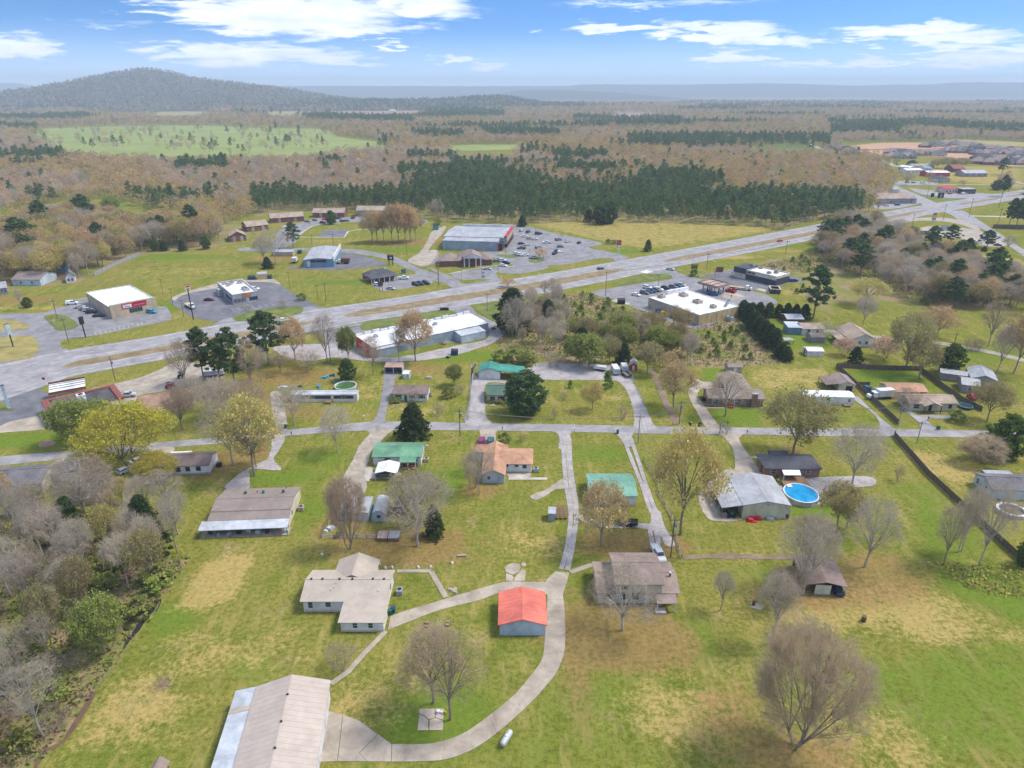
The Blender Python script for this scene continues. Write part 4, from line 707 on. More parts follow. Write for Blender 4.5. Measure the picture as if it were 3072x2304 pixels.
b = Bld('orange_roofed_house', 'white house with an orange-brown hipped shingle roof and two cars out front', 'L 390,1388', 'L 640,1392')
r = b.rect('L 230,1303', 'L 661,1303', 'L 655,1147', 2.75); b.block(r, 2.75, 'hip', 1.5, 'white', 'shingle_orange', .45, base='cream'); hi = r
for t, h in ((.38, .5), (.63, .5), (.83, .9)): b.win('f', t, .9 if h > .6 else .8, 2.3 - h, h, 'dark')
b.ac(hi[1] + .8, hi[2] + 1.2, .1, 1.3, 1.2, 1.0, 'steel_blue'); b.vent(hi[0] + 9, hi[2] + 2.2, 3.4, .1, .4)
r = b.rect('L 140,1410', 'L 388,1408', None, 2.7, v1=b.l('L 95,1110', 2.75)[1]); b.block(r, 2.62, 'gv', 1.45, 'pale_blue', 'shingle_orange', .35); b.win('f', .3, .8, 1.2, .9)
r = b.rect('L 92,1130', 'L 418,1130', None, 2.7, v1=b.l('L 95,1109', 2.75)[1]); b.block((r[0], r[1], hi[3] - 2.5, b.l('L 95,1109', 2.75)[1]), 2.72, 'gu', 1.2, 'white', 'shingle_orange', .4)
b = Bld('seafoam_barn', 'long building with pale sea-green metal roof between the two gravel drives', 'U 1120,720', 'U 1550,722', 2.6, cat='barn')
r = b.rect('U 1112,722', 'U 1552,724', 'U 1095,516', 2.7); b.block(r, 2.7, 'gu', 1.2, 'white', 'metal_seafoam', .3, ribs=.95); b.vent(r[0] + (r[1] - r[0]) * .79, r[3] - 1.0, 3.3, .1, .8, 'galvanized'); b.door('f', .5); b.win('f', .2)
b = Bld('small_white_shed', 'small white box shed standing right below the sea-green barn', 'U 1432,795', 'U 1488,795', cat='shed'); b.block((0, b.len, 0, 2.6), 2.0, 'shed', .25, 'white', 'membrane', .1); b.door('f', .4)
b = Bld('tin_playhouse_shed', 'small grey tin-roofed shed beside the brown slatted frame near the gravel drive', 'U 738,930', 'U 800,934', cat='shed')
r = b.rect('U 734,880', 'U 806,880', 'U 733,816', 2.1); b.block(r, 2.1, 'gu', .5, 'steel_blue', 'galvanized', .12, ribs=.7); b.door('r', .5, .7, 1.7, 'pale_blue')
b = Bld('quonset_hut', 'silver rounded metal hut with white arched front among the backyard sheds', 'T 547,1050', 'T 692,1048', cat='shed')
L_ = b.len; dp = b.l('T 735,830', 1.5)[1]; n = 10; mb = MB(); arch = [(L_ / 2 - L_ / 2 * math.cos(PI * i / n) * (1.0), 1.4 + (1.7 * math.sin(PI * i / n))) for i in range(n + 1)]
prof = [(0, 0)] + arch + [(L_, 0)]
for i in range(len(prof) - 1): mb.slab([(prof[i][0], 0, prof[i][1]), (prof[i + 1][0], 0, prof[i + 1][1]), (prof[i + 1][0], dp, prof[i + 1][1]), (prof[i][0], dp, prof[i][1])][::-1], .05)
b.part('shell', mb, 'galvanized'); w = MB().poly([(x, .15, z) for x, z in prof]); w.poly([(x, dp - .15, z) for x, z in prof][::-1]); b.part('end_wall', w, 'pale_blue')
for i in range(int(dp / .8)): 
 mb = MB()
 for k in range(n): x0_, z0_ = arch[k]; x1_, z1_ = arch[k + 1]; mb.tube((x0_, .4 + i * .8, z0_ + .03), (x1_, .4 + i * .8, z1_ + .03), .05, .05, 4, False)
 b.part('shell_rib', mb, 'galvanized')
b.last = (0, L_, 0.15, dp, 0, 2); b.win('f', .5, .7, 1.1, .7, 'wood')
b = Bld('patched_greenhouse', 'flat patchy translucent-roofed shed left of the silver rounded hut', 'T 240,1003', 'T 500,1003', cat='shed')
r = b.rect('T 200,880', 'T 520,960', None, 2.2, v1=0); k = b.l('T 190,797', 2.6)[1]; b.block((b.l('T 215,960', 2.2)[0], b.l('T 515,960', 2.2)[0], b.l('T 215,960', 2.2)[1], k), 2.2, 'shed', .4, 'pale_blue', 'metal_grey', .15, ribs=1.2)
b = Bld('lean_shed', 'low weathered plank shed right of the silver rounded hut', 'T 762,955', 'T 880,955', cat='shed'); r = b.rect('T 758,900', 'T 884,900', 'T 762,830', 1.8); b.block(r, 1.8, 'gu', .4, 'wood', 'metal_grey', .12)
b = Bld('rusty_coop', 'low coop with half rusty, half grey sheet roof under the big bare tree', 'T 600,1245', 'T 820,1245', cat='coop'); b.block((0, b.len * .47, 0, 2.6), .9, 'shed', .15, 'wood', 'rusty', .05); b.block((b.len * .5, b.len, 0, 2.6), .9, 'shed', .15, 'wood', 'grey', .05)
b = Bld('metal_workshop', 'large metal workshop with pale gable, grey roof and open lean-to beside the blue pool', 'O 690,914', 'O 1112,917', cat='workshop')
r = b.rect('O 692,806', 'O 1131,808', 'O 967,541', 3.6); b.block(r, 3.6, 'gv', 1.1, 'palegreen', 'metal_grey', .15, ribs=.95); lo = r; b.panel('gable_vent', 'f', .52, .5, 3.6, 4.0, 'grey', .05)
(ox, oy), _, _, WL = b.face('f')
for i in range(1, int(WL / 1.05)): b.panel('wall_rib', 'f', i * 1.05, .06, .05, 3.5, 'palegreen', .04)
p = b.rect('O 500,829', 'O 695,824', None, 2.8, v1=lo[3] - 3); b.block((p[0], lo[0] + .05, p[2], lo[3] - 1), 2.75, 'shedl', .75, 'grey', 'metal_grey', .1, open_=True, ribs=.95); b.posts([(p[0] + .15, p[2] + .1 + i * 4.4) for i in range(5)], 2.75, .08, 'wood'); b.door('r', .4)
for i in range(14): b.part('stored_item', MB().box(*(lambda x, y: (x, x + R.uniform(.5, 1.5), y, y + R.uniform(.5, 1.2)))(p[0] + R.uniform(.6, 4), p[2] + R.uniform(.4, 10)), 0, R.uniform(.4, 1.4)), R.choice(['green_box', 'red', 'dark', 'wood', 'grey', 'rusty']))
b = Bld('brick_pool_house', 'brown brick house with charcoal hipped roof behind the blue pool', 'O 905,532', 'O 1392,537')
r = b.rect('O 888,474', 'O 1413,473', 'O 1310,342', 2.75); b.block(r, 2.75, 'hip', 1.5, 'brick_brown', 'shingle_charcoal', .5); b.win('f', .645, .95, 1.3, .95); b.win('f', .79, .95, 1.3, .95); b.win('f', .15, 1.2, 1, 1.2); hi = r; b.vent(hi[1] - 6.5, hi[2] + 2.2, 3.3, .08, .35, 'galvanized')
r = b.rect('O 905,330', 'O 1080,332', 'O 912,301', 2.7); b.block((r[0] + .5, r[1], hi[3] - 3, r[3]), 2.68, 'gu', 1.0, 'brick_brown', 'shingle_charcoal', .4)
b.part('awning', MB().slab([(b.l('O 1062,528', 2.3)[0], b.l('O 1062,528', 2.3)[1], 2.3), (b.l('O 1219,530', 2.3)[0], b.l('O 1062,528', 2.3)[1], 2.3), (b.l('O 1205,482', 2.5)[0], hi[2] + .3, 2.55), (b.l('O 1045,482', 2.5)[0], hi[2] + .3, 2.55)], .1), 'white')
aw = b.l('O 1062,528', 2.3); b.posts([(aw[0] + .1, aw[1] + .1), (aw[0] + 4.3, aw[1] + .1)], 2.3, .06); b.part('deck', MB().box(aw[0] - .5, aw[0] + 6, aw[1] - 4.4, hi[2] + .4, 0, .75), 'wood')
b.posts([(hi[0] + .3, hi[2] + k) for k in (.4, 3.2)], 2.7, .3, 'brick_brown', nm='brick_column')
b = Bld('open_pole_shed', 'dark-roofed open shed with one white wall panel under bare trees', 'Y 715,268', 'Y 1000,285', cat='shed', rz=None)
r = b.rect('Y 712,238', 'Y 1012,258', None, 2.4, v1=0); bk = b.l('Y 632,37', 2.4); mb = MB(); w = r[1] - r[0]; sk = bk[0] - r[0]; z = 2.45
q = [(r[0], r[2]), (r[1], r[2]), (r[1] + sk * .92, bk[1]), (r[0] + sk, bk[1])]; m0 = ((q[0][0] + q[1][0]) / 2, r[2]); m1 = ((q[2][0] + q[3][0]) / 2, bk[1])
mb.slab([(*q[0], z), (*m0, z + .9), (*m1, z + .9), (*q[3], z)][::1], .12).slab([(*m0, z + .9), (*q[1], z), (*q[2], z), (*m1, z + .9)], .12); b.part('roof', mb, 'shingle_darkbrown')
for k in (0, .33, .66, 1):
 for e_ in (0, 1):
  A_ = (q[0], q[3]) if e_ == 0 else (q[1], q[2]); x = A_[0][0] + (A_[1][0] - A_[0][0]) * k + (.25 if e_ == 0 else -.25); y = A_[0][1] + (A_[1][1] - A_[0][1]) * k + (.25 if k < .5 else -.25); b.part('post', MB().box(x - .09, x + .09, y - .09, y + .09, 0, z), 'palegreen')
b.part('wall_panel', MB().box(r[0] + w * .28, r[0] + w * .64, r[2] + .3, r[2] + .4, .1, 2.4), 'palegreen'); b.part('back_wall', MB().hexa([(q[3][0] + .3, bk[1] - .4, 0), (q[2][0] - .3, bk[1] - .4, 0), (q[2][0] - .3, bk[1] - .3, 0), (q[3][0] + .3, bk[1] - .3, 0), (q[3][0] + .3, bk[1] - .4, 2.4), (q[2][0] - .3, bk[1] - .4, 2.4), (q[2][0] - .3, bk[1] - .3, 2.4), (q[3][0] + .3, bk[1] - .3, 2.4)]), 'brown')
b = Bld('pale_grey_house', 'pale grey house with grey shingle roof at the right edge below the long fence', 'Q 1590,800', 'Q 1820,808')
r = b.rect('Q 1588,735', 'Q 2180,745', 'Q 1430,562', 2.7); b.block((r[0], r[1], r[2], r[3]), 2.7, 'gu', 1.4, 'pale_blue', 'shingle_grey', .25); b.win('l', .22, .9, .9, 1.3); b.win('l', .7, .9, .9, 1.3); b.win('f', .6)
r2 = b.rect('Q 1510,560', 'Q 1800,568', 'Q 1520,530', 2.6); b.block((r2[0], r2[1], r[3] - .2, r[3] + 2.4), 2.5, 'shed', -.3, 'grey', 'shingle_charcoal', .2)
# --- street houses
b = Bld('tan_roofed_bungalow', 'white bungalow with dark brown roof and porch steps, left of the green-roofed cottage', 'K 595,1000', 'K 925,1003')
r = b.rect('K 583,937', 'K 942,938', 'K 600,846', 2.7); b.block(r, 2.7, 'gu', 1.3, 'white', 'shingle_darkbrown', .35); b.win('f', .12, 1.6, 1, 1.2, sh='green_box'); b.door('f', .36, m='green_box'); b.win('f', .55, .8, 1.1, 1, sh='green_box'); b.win('f', .84, 1.0, 1.1, 1.1, sh='green_box'); b.vent(r[0] + 6, r[2] + 2.4, 3.3, .1, .5, 'dark')
b.part('porch_step', MB().box(5.2, 6.6, -1.8, 0, 0, .6).box(5.2, 6.6, -2.2, -1.8, 0, .3), 'wood'); b.ac(b.len + .9, 3.4, .1, 1.1, 1.1, .9, 'sandstone')
b = Bld('open_rusty_garage', 'old open-fronted garage with a rusty tin roof at the end of the narrow driveway', 'K 510,715', 'K 668,715', cat='garage')
r = b.rect('K 506,670', 'K 682,672', 'K 520,628', 2.5); L_ = r[1] - r[0]; D_ = r[3] - r[2]; b.block(r, 2.5, 'shed', .35, 'brown', 'rusty', .1, open_=True); b.part('wall', MB().box(r[0] + .1, r[0] + .25, r[2] + .2, r[3] - .1, 0, 2.5).box(r[1] - .25, r[1] - .1, r[2] + .2, r[3] - .1, 0, 2.5).box(r[0] + .25, r[1] - .25, r[3] - .3, r[3] - .15, 0, 2.5), 'grey'); b.part('side_panel', MB().box(r[1] - .05, r[1] + .1, r[2], r[3], 0, 2.3), 'galvanized'); b.posts([(r[0] + L_ * .5, r[2] + .2)], 2.5, .08)
b = Bld('white_metal_shed', 'little white metal garden shed beside the open rusty garage', 'K 685,775', 'K 748,778', cat='shed'); r = b.rect('K 682,738', 'K 752,738', 'K 692,698', 1.9); b.block(r, 1.9, 'gu', .4, 'pale_blue', 'membrane', .08); b.door('f', .5, .8, 1.6)
b = Bld('teal_roofed_garage', 'white two-door garage whose teal metal roof sweeps out over an open carport', 'L 117,443', 'L 330,447', cat='garage')
r = b.rect('L 108,385', 'L 340,387', 'L 130,312', 2.8); b.block(r, 2.8, 'gv', 1.5, 'white', 'metal_teal', .3, ribs=1.0); b.gdoor('f', .24, 2.6); b.gdoor('f', .66, 2.6); p = b.l('L 572,384', 2.6); pb = b.l('L 570,322', 2.8)
b.part('carport_roof', MB().slab([(r[1] - 1.4, r[2] + .02, 3.4), (p[0], r[2] + .02, 2.5), (p[0], r[3], 2.5), (r[1] - 1.4, r[3], 3.4)], .12), 'metal_teal'); b.posts([(p[0] - .2, r[2] + .2), (p[0] - .2, r[3] - .2), ((r[1] + p[0]) / 2, r[2] + .2)], 2.6, .07, 'grey')
b = Bld('green_roofed_cottage', 'cream cottage with green shingle roof half behind the big rounded pine', 'L 203,665', 'L 440,668')
dm('shingle_green', (.10, .17, .13), (.075, .13, .10), sc=1, det=9); r = b.rect('L 190,618', 'L 470,620', 'L 212,505', 2.7); b.block((r[0], r[1] + 2.5, r[2], r[3]), 2.7, 'gu', 1.5, 'cream', 'shingle_green', .35); b.win('f', .14, 1.0, 1, 1.2, sh='dark'); b.win('f', .42, 1.1, 1, 1.2, sh='dark'); b.door('f', .28); b.win('f', .75, 1.0, 1, 1.2, sh='dark')
b = Bld('long_trailer_home', 'long white and grey trailer home with a green pool behind it', 'J 1290,855', 'J 1955,850', cat='mobile home')
r = b.rect('J 1285,782', 'J 1962,772', 'J 1300,735', 2.6); b.block(r, 2.6, 'gu', .35, 'white', 'galvanized', .12); b.panel('grey_band', 'f', .55, (r[1] - r[0]) * .78, 1.1, 2.2, 'charcoal', .04); b.door('f', .63, m='cream'); b.win('f', .25); b.win('f', .8); b.part('wooden_stoop', MB().box(11.5, 13.5, -1.6, .1, 0, .8), 'wood')
b = Bld('dark_roofed_white_house', 'white house with dark brown hipped roof under the yellow trees, centre left', 'J 60,1580', 'J 480,1560')
r = b.rect('J -70,1505', 'J 490,1478', 'J 300,1350', 2.7); b.block(r, 2.7, 'gu', 1.4, 'white', 'shingle_darkbrown', .3, base='grey')
for t in (.2, .42, .6, .8): b.win('f', t, 1, 1.1, 1.1, 'dark')
b.vent(r[0] + 10, r[2] + 4, 3.6, .15, .5); p = b.rect('R 1505,200', 'R 1715,190', None, 2.7, v1=0); b.block((p[0], p[1], r[3] - 1.5, r[3] + 1.6), 2.4, 'shed', -.5, 'white', 'shingle_darkbrown', .2); b.ac(r[1] + 1, r[2] + 4, .1, 1.2, 1.2, .9, 'dark')
b = Bld('grey_shingled_duplex', 'house with wide light grey shingled roof at the left edge below the street', 'R -200,560', 'R 330,520')
r = b.rect('R -260,500', 'R 370,462', None, 2.8, v1=b.l('R 0,300', 2.8)[1]); b.block((r[0], r[1], r[2], r[3] - .5), 2.8, 'gu', 1.7, 'cream', 'shingle_grey', .35); b.win('f', .62, 1.4, .9, 1.3); b.door('f', .7)
b = Bld('cream_garage_wing', 'cream garage with mauve shingle roof joined behind the grey shingled house', 'R 420,435', 'R 680,400', cat='garage'); r = b.rect('R 418,372', 'R 700,345', 'R 420,275', 2.5); b.block(r, 2.5, 'gu', 1.0, 'cream', 'shingle_mauve', .2); b.gdoor('f', .6, 3.5)
b = Bld('hidden_patio_shed', 'low cream shed hidden in the trees left of the long porch house', 'R 640,655', 'R 880,655', cat='shed'); b.block((0, b.len, 0, 4), 2.1, 'gu', .7, 'cream', 'shingle_brown', .2)
b = Bld('brown_woodland_shed', 'brown-roofed shed with open dark front in the left woods', 'R 50,770', 'R 190,785', cat='shed'); b.block((0, b.len, 0, 6), 2.4, 'gv', 1.2, 'palegreen', 'shingle_brown', .3); b.panel('opening', 'f', .4, 2, .1, 1.9, 'dark', .03)  # the opening is a solid panel; its inner shade is painted dark
b = Bld('brick_ranch_house', 'brown brick ranch house with chimney, rear wing and large bare tree in front', 'M 763,1216', 'M 1300,1226')
r = b.rect('M 742,1145', 'M 1318,1157', 'M 735,1042', 2.75); b.block(r, 2.75, 'gu', 1.4, 'brick_brown', 'shingle_mauve', .4); hi = r; b.win('f', .13, 1.6, .9, 1.3, sh='slate_blue'); b.win('f', .52, 2.2, .8, 1.5, sh='slate_blue'); b.win('f', .70, .5, .6, 1.6); b.win('f', .92, .5, .6, 1.6); b.door('f', .43, m='red'); b.win('l', .5, 1.0, 1, 1.2)
(ox, oy), _, _, L_ = b.face('f'); b.part('porch_step', MB().box(ox + L_ * .36, ox + L_ * .44, oy - 1.6, oy - .05, 0, .4), 'red'); b.posts([(ox + L_ * .45, oy - 1.4)], 2.75, .07)
c = b.part('chimney', MB().box(ox + L_ * .77, ox + L_ * .87, oy - .85, oy - .05, 0, 4.6), 'brick_brown'); b.part('chimney_cap', MB().box(ox + L_ * .77 - .1, ox + L_ * .87 + .1, oy - .95, oy + .05, 4.61, 4.75), 'concrete_pale', c)
r = b.rect('M 910,1040', 'M 1180,1050', None, 2.7, v1=b.l('M 915,905', 2.7)[1]); b.block((r[0], r[1], hi[3] - 4, r[3]), 2.7, 'gv', 1.35, 'brick_brown', 'shingle_mauve', .4); b.ac(-1.2, 3.8, 0, 1.1, 1.1, .9, 'dark')
b = Bld('brown_garden_shed', 'tall brown-roofed garden shed behind the brick ranch house', 'M 955,882', 'M 1085,882', cat='shed'); r = b.rect('M 945,838', 'M 1092,838', 'M 938,792', 2.3); b.block(r, 2.3, 'gu', .8, 'sandstone', 'shingle_mauve', .15); b.door('f', .5)
b = Bld('white_mobile_home', 'long white mobile home with white metal roof beside the fenced yard', 'N 165,950', 'N 490,957', cat='mobile home')
r = b.rect('N 0,872', 'N 502,884', 'N 160,818', 2.7); b.block((r[0] + 1, r[1], r[2], r[3]), 2.7, 'gu', .45, 'white', 'membrane', .15, ribs=1.2); b.win('f', .50, .8, 1.1, 1.1, 'dark'); b.door('f', .61); b.win('f', .91, .8, 1.2, .8); b.win('f', .2); b.part('stoop', MB().box(7.5, 9.5, -1.3, .2, 0, .6), 'wood')
b = Bld('lean_to_garage', 'brown-roofed garage with a wide lean-to just outside the wooden fence corner', 'N 362,808', 'N 495,812', cat='garage')
r = b.rect('N 355,768', 'N 508,768', 'N 365,678', 2.4); b.block(r, 2.4, 'gv', 1.0, 'cream', 'shingle_mauve', .2); b.gdoor('f', .65, 2.2, 1.9, 'dark'); p = b.l('N 215,725', 2.0); b.block((b.l('N 240,775', 2.0)[0], r[0] + .3, r[2] + .4, r[3] - 1), 2.0, 'shedl', .5, 'wood', 'shingle_darkbrown', .1, open_=True); b.posts([(b.l('N 240,775', 2.0)[0] + .2, r[2] + .6), (b.l('N 240,775', 2.0)[0] + .2, r[3] - 1.2)], 2.0, .08, 'wood')
b = Bld('peach_roofed_house', 'peach-orange shingled house at the back of the fenced yard', 'N 905,840', 'N 1150,842'); r = b.rect('N 810,832', 'N 1165,834', 'N 815,748', 2.4); b.block((r[0], r[1], r[2], r[3]), 2.4, 'gu', 1.2, 'cream', 'shingle_orange', .3); b.win('f', .6); b.win('f', .85)
b = Bld('tan_ranch_house', 'cream ranch house with grey-tan roof inside the wooden fence', 'N 1042,992', 'N 1425,992')
r = b.rect('N 990,938', 'N 1440,940', 'N 1050,852', 2.6); b.block(r, 2.6, 'gu', 1.3, 'cream', 'shingle_tan', .35); b.win('f', .15, 1.8, .9, 1.3); b.win('f', .87, .9, .9, 1.2, 'dark'); b.door('f', .45, m='dark'); hi = r; p = b.rect('N 1130,965', 'N 1300,965', None, 2.5, v1=0); b.block((p[0], p[1], p[2], (hi[2] + hi[3]) / 2), 2.5, 'gv', 1.1, 'cream', 'shingle_tan', .2, open_=True); b.posts([(p[0] + .3, p[2] + .3), (p[1] - .3, p[2] + .3)], 2.5, .1, 'brown')
b = Bld('blue_grey_metal_house', 'grey house with several light grey metal roofs, red car in front', 'N 1468,830', 'N 1610,850')
r = b.rect('N 1462,765', 'N 1640,790', 'N 1500,700', 2.7); b.block((r[0], r[1], r[2], r[3]), 2.7, 'gu', 1.2, 'mauve_grey', 'metal_grey', .25, ribs=1.1); b.win('f', .5, 1, 1, 1.2); q = r; b.block((q[0] + 3.5, q[0] + 11.5, q[3] - 1, q[3] + 10), 3.0, 'gv', 1.5, 'mauve_grey', 'metal_grey', .25, ribs=1.1); b.block((q[0] - 5, q[0] + 4.5, q[3] + 2, q[3] + 7), 2.4, 'gu', .8, 'mauve_grey', 'metal_grey', .25, ribs=1.1); b.win('l', .5)
b = Bld('brown_gabled_house', 'white house with tall taupe hipped roof by the upper lane', 'N 520,430', 'N 700,432'); r = b.rect('N 500,375', 'N 705,358', 'N 440,262', 2.8); b.block((r[0] - 1.5, r[1], r[2], r[3] + 1), 2.8, 'gv', 2.6, 'white', 'shingle_tan', .35); b.win('f', .35); b.win('f', .6); b.block((r[0] - 5.4, r[0] - 1.2, r[2] + 2, r[3] - 3), 2.3, 'shed', .4, 'slate_blue', 'shingle_tan', .3, open_=True)
b = Bld('tin_roofed_shop', 'low shed with pale striped tin roof, topmost of the cluster by the dark hedge', 'M 1520,412', 'M 1695,412', cat='shed'); b.block((0, b.len, 0, 8), 2.4, 'gu', 1, 'brown', 'galvanized', .2, ribs=1.2)
b = Bld('green_porch_shed', 'green-walled shed with rusty-edged tin roof below the striped tin shed', 'M 1545,510', 'M 1670,512', cat='shed'); b.block((-.6, b.len + .2, 0, 6.5), 3.0, 'shed', .5, 'slate_blue', 'galvanized', .2)
b = Bld('long_white_cottage', 'long white cottage with tan roof right of the green-walled shed', 'M 1676,516', 'M 1895,518'); b.block((-.3, b.len + .3, 0, 8.5), 2.6, 'gu', 1.3, 'white', 'shingle_tan', .25); b.win('f', .3); b.win('f', .7)
b = Bld('grey_roofed_outbuilding', 'small white outbuilding with grey-brown roof below the long white cottage', 'M 1785,592', 'M 1905,592', cat='shed'); b.block((-.8, b.len + .3, 0, 6), 2.2, 'gu', .9, 'mauve_grey', 'shingle_mauve', .2)
b = Bld('plain_white_shed', 'plain white metal-roofed shed alone on the grass right of the dark hedge', 'M 1752,718', 'M 1895,718', cat='shed'); r = b.rect('M 1750,678', 'M 1905,678', 'M 1715,632', 2.1); b.block((r[0] - .5, r[1], r[2], r[3]), 2.1, 'gu', .6, 'white', 'membrane', .12); b.door('l', .4, .8, 1.8, 'dark'); b.win('l', .75, .4, 1, .6, 'dark')
b = Bld('pallet_roof_lean_to', 'low open lean-to with pinkish tin roof beside the dark hedge', 'M 1498,612', 'M 1592,610', cat='shed'); b.block((-.3, b.len + .3, 0, 4), 1.8, 'shed', -.3, 'brown', 'metal_grey', .15, open_=True); b.posts([(0, .3), (b.len, .3), (0, 3.5), (b.len, 3.5)], 1.8, .08, 'brown')
b = Bld('red_barn_shed', 'little dark red barn-shaped shed with grey gambrel roof beside the parked trailers', 'L 1625,368', 'L 1692,372', cat='shed'); b.block((-.15, b.len + .15, 0, 5), 2.0, 'gv', .9, 'red', 'metal_grey', .1); b.door('f', .5, .9, 1.7, 'white')
# --- the shops
def txt(b_, f, c, z0, size, s, m='white', out=.12, name='lettering', parent=None, mw=None):
 cu = bpy.data.curves.new('t', 'FONT'); cu.body = s; cu.size = size if mw is None else min(size, mw / (.66 * len(s))); cu.extrude = .02; cu.align_x = 'CENTER'; to = bpy.data.objects.new('t', cu); COL.objects.link(to); bpy.context.view_layer.update()
 me_ = bpy.data.meshes.new_from_object(to.evaluated_get(bpy.context.evaluated_depsgraph_get())); bpy.data.objects.remove(to); bpy.data.curves.remove(cu)
 (ox, oy), (dx, dy), (nx_, ny_), L_ = b_.face(f); c = c * L_ if abs(c) <= 1 else c; me_.materials.clear()
 o = obj(name, me_, m, parent or b_.e); o.matrix_local = Matrix(((dx, 0, nx_, ox + dx * c + nx_ * out), (dy, 0, ny_, oy + dy * c + ny_ * out), (0, 1, 0, z0), (0, 0, 0, 1))); return o
b = Bld('auto_parts_store', 'tan auto parts store with flat white roof and red sign, left of the highway', 'D 970,1317', 'D 1365,1238', cat='store')
h = 5.2; lf = b.l('D 683,1098', h); n = b.l('D 950,1212', h); zr = n[1]
D_ = lf[1]; b.flat((0, b.len, 0, max(D_, 24)), 5.0, 'tan', 'membrane', .25)
b.panel('front_wall', 'f', .5, b.len, 0, 6.1, 'tan', .35, thick=.9); s_ = b.panel('sign', 'f', .51, b.len * .53, 3.4, 5.7, 'red_sign', .45); txt(b, 'f', b.len * .62, 4.15, 1.7, 'AUTO PARTS', 'white', .5, parent=s_, mw=b.len * .25); o_ = b.panel('sign_emblem', 'f', b.len * .36, b.len * .19, 3.8, 5.3, 'white', .48); txt(b, 'f', b.len * .36, 4.2, 1.2, "O'Reilly", 'sign_green', .52, parent=o_, mw=b.len * .17)
for i in range(5): w_ = b.panel('window', 'f', b.len * (.41 + i * .058), b.len * .053, 1.2, 3.2, 'sign_green', .4); b.panel('pane', 'f', b.len * (.41 + i * .058), b.len * .045, 1.35, 3.0, 'glass', .43, w_)
b.door('f', .62, 2.2, 2.4, 'pale_blue'); b.panel('base_strip', 'l', .5, max(D_, 24) - .2, 0, 1.2, 'sandstone', .05)
b = Bld('drive_in_diner', 'grey and red diner with equipment on its white flat roof on the dark lot', 'E 178,1195', 'E 395,1160', cat='restaurant')
D_ = b.l('E 45,1010', 4.2)[1]; D_ = min(max(D_, 18), 30); b.flat((0, b.len, 0, D_), 4.2, 'metal_grey', 'membrane', .7)
b.panel('front_window', 'f', .27, b.len * .46, .9, 2.6, 'glass', .06); b.panel('front_window', 'f', .80, b.len * .34, .9, 2.6, 'glass', .06); s_ = b.panel('sign', 'f', .55, 3.6, 3.3, 4.9, 'orange', .3); b.panel('side_window', 'l', .72, D_ * .4, .9, 2.6, 'glass', .06); b.panel('side_window', 'r', .3, D_ * .3, .9, 2.6, 'glass', .06)
for i in range(9): b.panel('mullion', 'f', b.len * (.05 + i * .055), .12, .9, 2.6, 'white', .09)
b.panel('red_band', 'l', .22, D_ * .1, 0, 3.2, 'red', .1); b.part('drive_through', MB().box(-2.2, 0, D_ - 9, D_ - 5.5, 0, 3.4), 'grey'); b.part('roof_edge', MB().box(b.len - .02, b.len + .1, 0, D_, 4.7, 5.02).box(0, b.len, D_ - .02, D_ + .1, 4.7, 5.02), 'rusty')
for u, v, w in ((2.5, D_ - 4, 2.2), (6, D_ - 3, 1.8), (9, D_ - 6, 2.2), (3, D_ - 8, 1.5), (b.len - 3.4, 6, 2.4), (b.len - 3.6, 9, 2.4), (5, D_ - 6, 1.2)): b.ac(u, min(v, D_ - 2), 4.25, w, w * .8, 1.2, R.choice(['grey', 'sandstone', 'galvanized']))
b = Bld('blue_metal_store', 'blue metal store with long dark sign under its pale gabled roof', 'E 782,875', 'E 1045,868', cat='store'); r = b.rect('E 778,815', 'E 1045,815', 'E 850,706', 4.2)
b.block((0, b.len, 0, r[3] - r[2]), 4.4, 'gv', .9, 'slate_blue', 'metal_grey', .05, ribs=3); s_ = b.panel('sign', 'f', .5, b.len * .5, 3.0, 4.3, 'dark', .15); [b.panel('worn_lettering', 'f', t, 1.6, 3.45, 3.85, 'red', .2, s_) for t in (.4, .58)]; b.panel('notice_board', 'f', .16, 1.8, .6, 3.6, 'white', .08)
b.part('parapet_side', MB().box(b.len - .3, b.len + .2, -.4, r[3] - r[2] + .5, 3.6, 6.2), 'white'); b.vent(4, 12, 4.9, .5, .5, 'white', 'roof_vent'); b.vent(9, 14, 5.1, .4, .4, 'white', 'roof_vent')
b = Bld('brick_clinic', 'low red brick office with charcoal hipped roof and white-posted porch by the side street', 'E 1372,1018', 'E 1590,985', cat='office')
r = (0, b.len, 0, 0); D_ = 13; b.block((-.6, b.len + 1, 3.2, D_), 3.0, 'hip', 2.6, 'brick_red', 'shingle_charcoal', .5); b.block((-.4, b.len + .8, 0, 5.5), 2.75, 'shed', .9, 'brick_red', 'shingle_charcoal', .2, open_=True); b.posts([(b.len * t, .25) for t in (0, .1, .3, .5, .7, .9, 1.03)], 2.75, .12); b.last = (-.1, b.len + .5, 3.7, D_, 0, 3); b.win('f', .3); b.win('f', .6); b.door('f', .8); b.part('dormer_vents', MB().box(b.len * .55, b.len * .85, D_ - 5, D_ - 4.2, 4.6, 5.4), 'pale_blue')
b = Bld('brick_bank', 'red brick bank with white-columned portico and brown hipped roofs', 'F 175,700', 'F 470,693', cat='bank')
b.block((-4.5, 8, 2, 16), 3.2, 'hip', 3.2, 'brick_red', 'shingle_brown', .6); b.win('f', .25, 1, 1, 1.6); b.win('f', .7, 1, 1, 1.6); b.block((5, b.len + 2.5, 3, 17), 3.6, 'hip', 4.4, 'brick_red', 'shingle_brown', .6)
for t in (.2, .9): b.win('f', t, 1.1, 1, 1.8)
b.block((b.len - 5, b.len + 7, 3.5, 15), 3.2, 'hip', 3, 'brick_red', 'shingle_brown', .6); b.win('f', .75, 1, 1, 1.6); b.win('r', .5, 1, 1, 1.6)
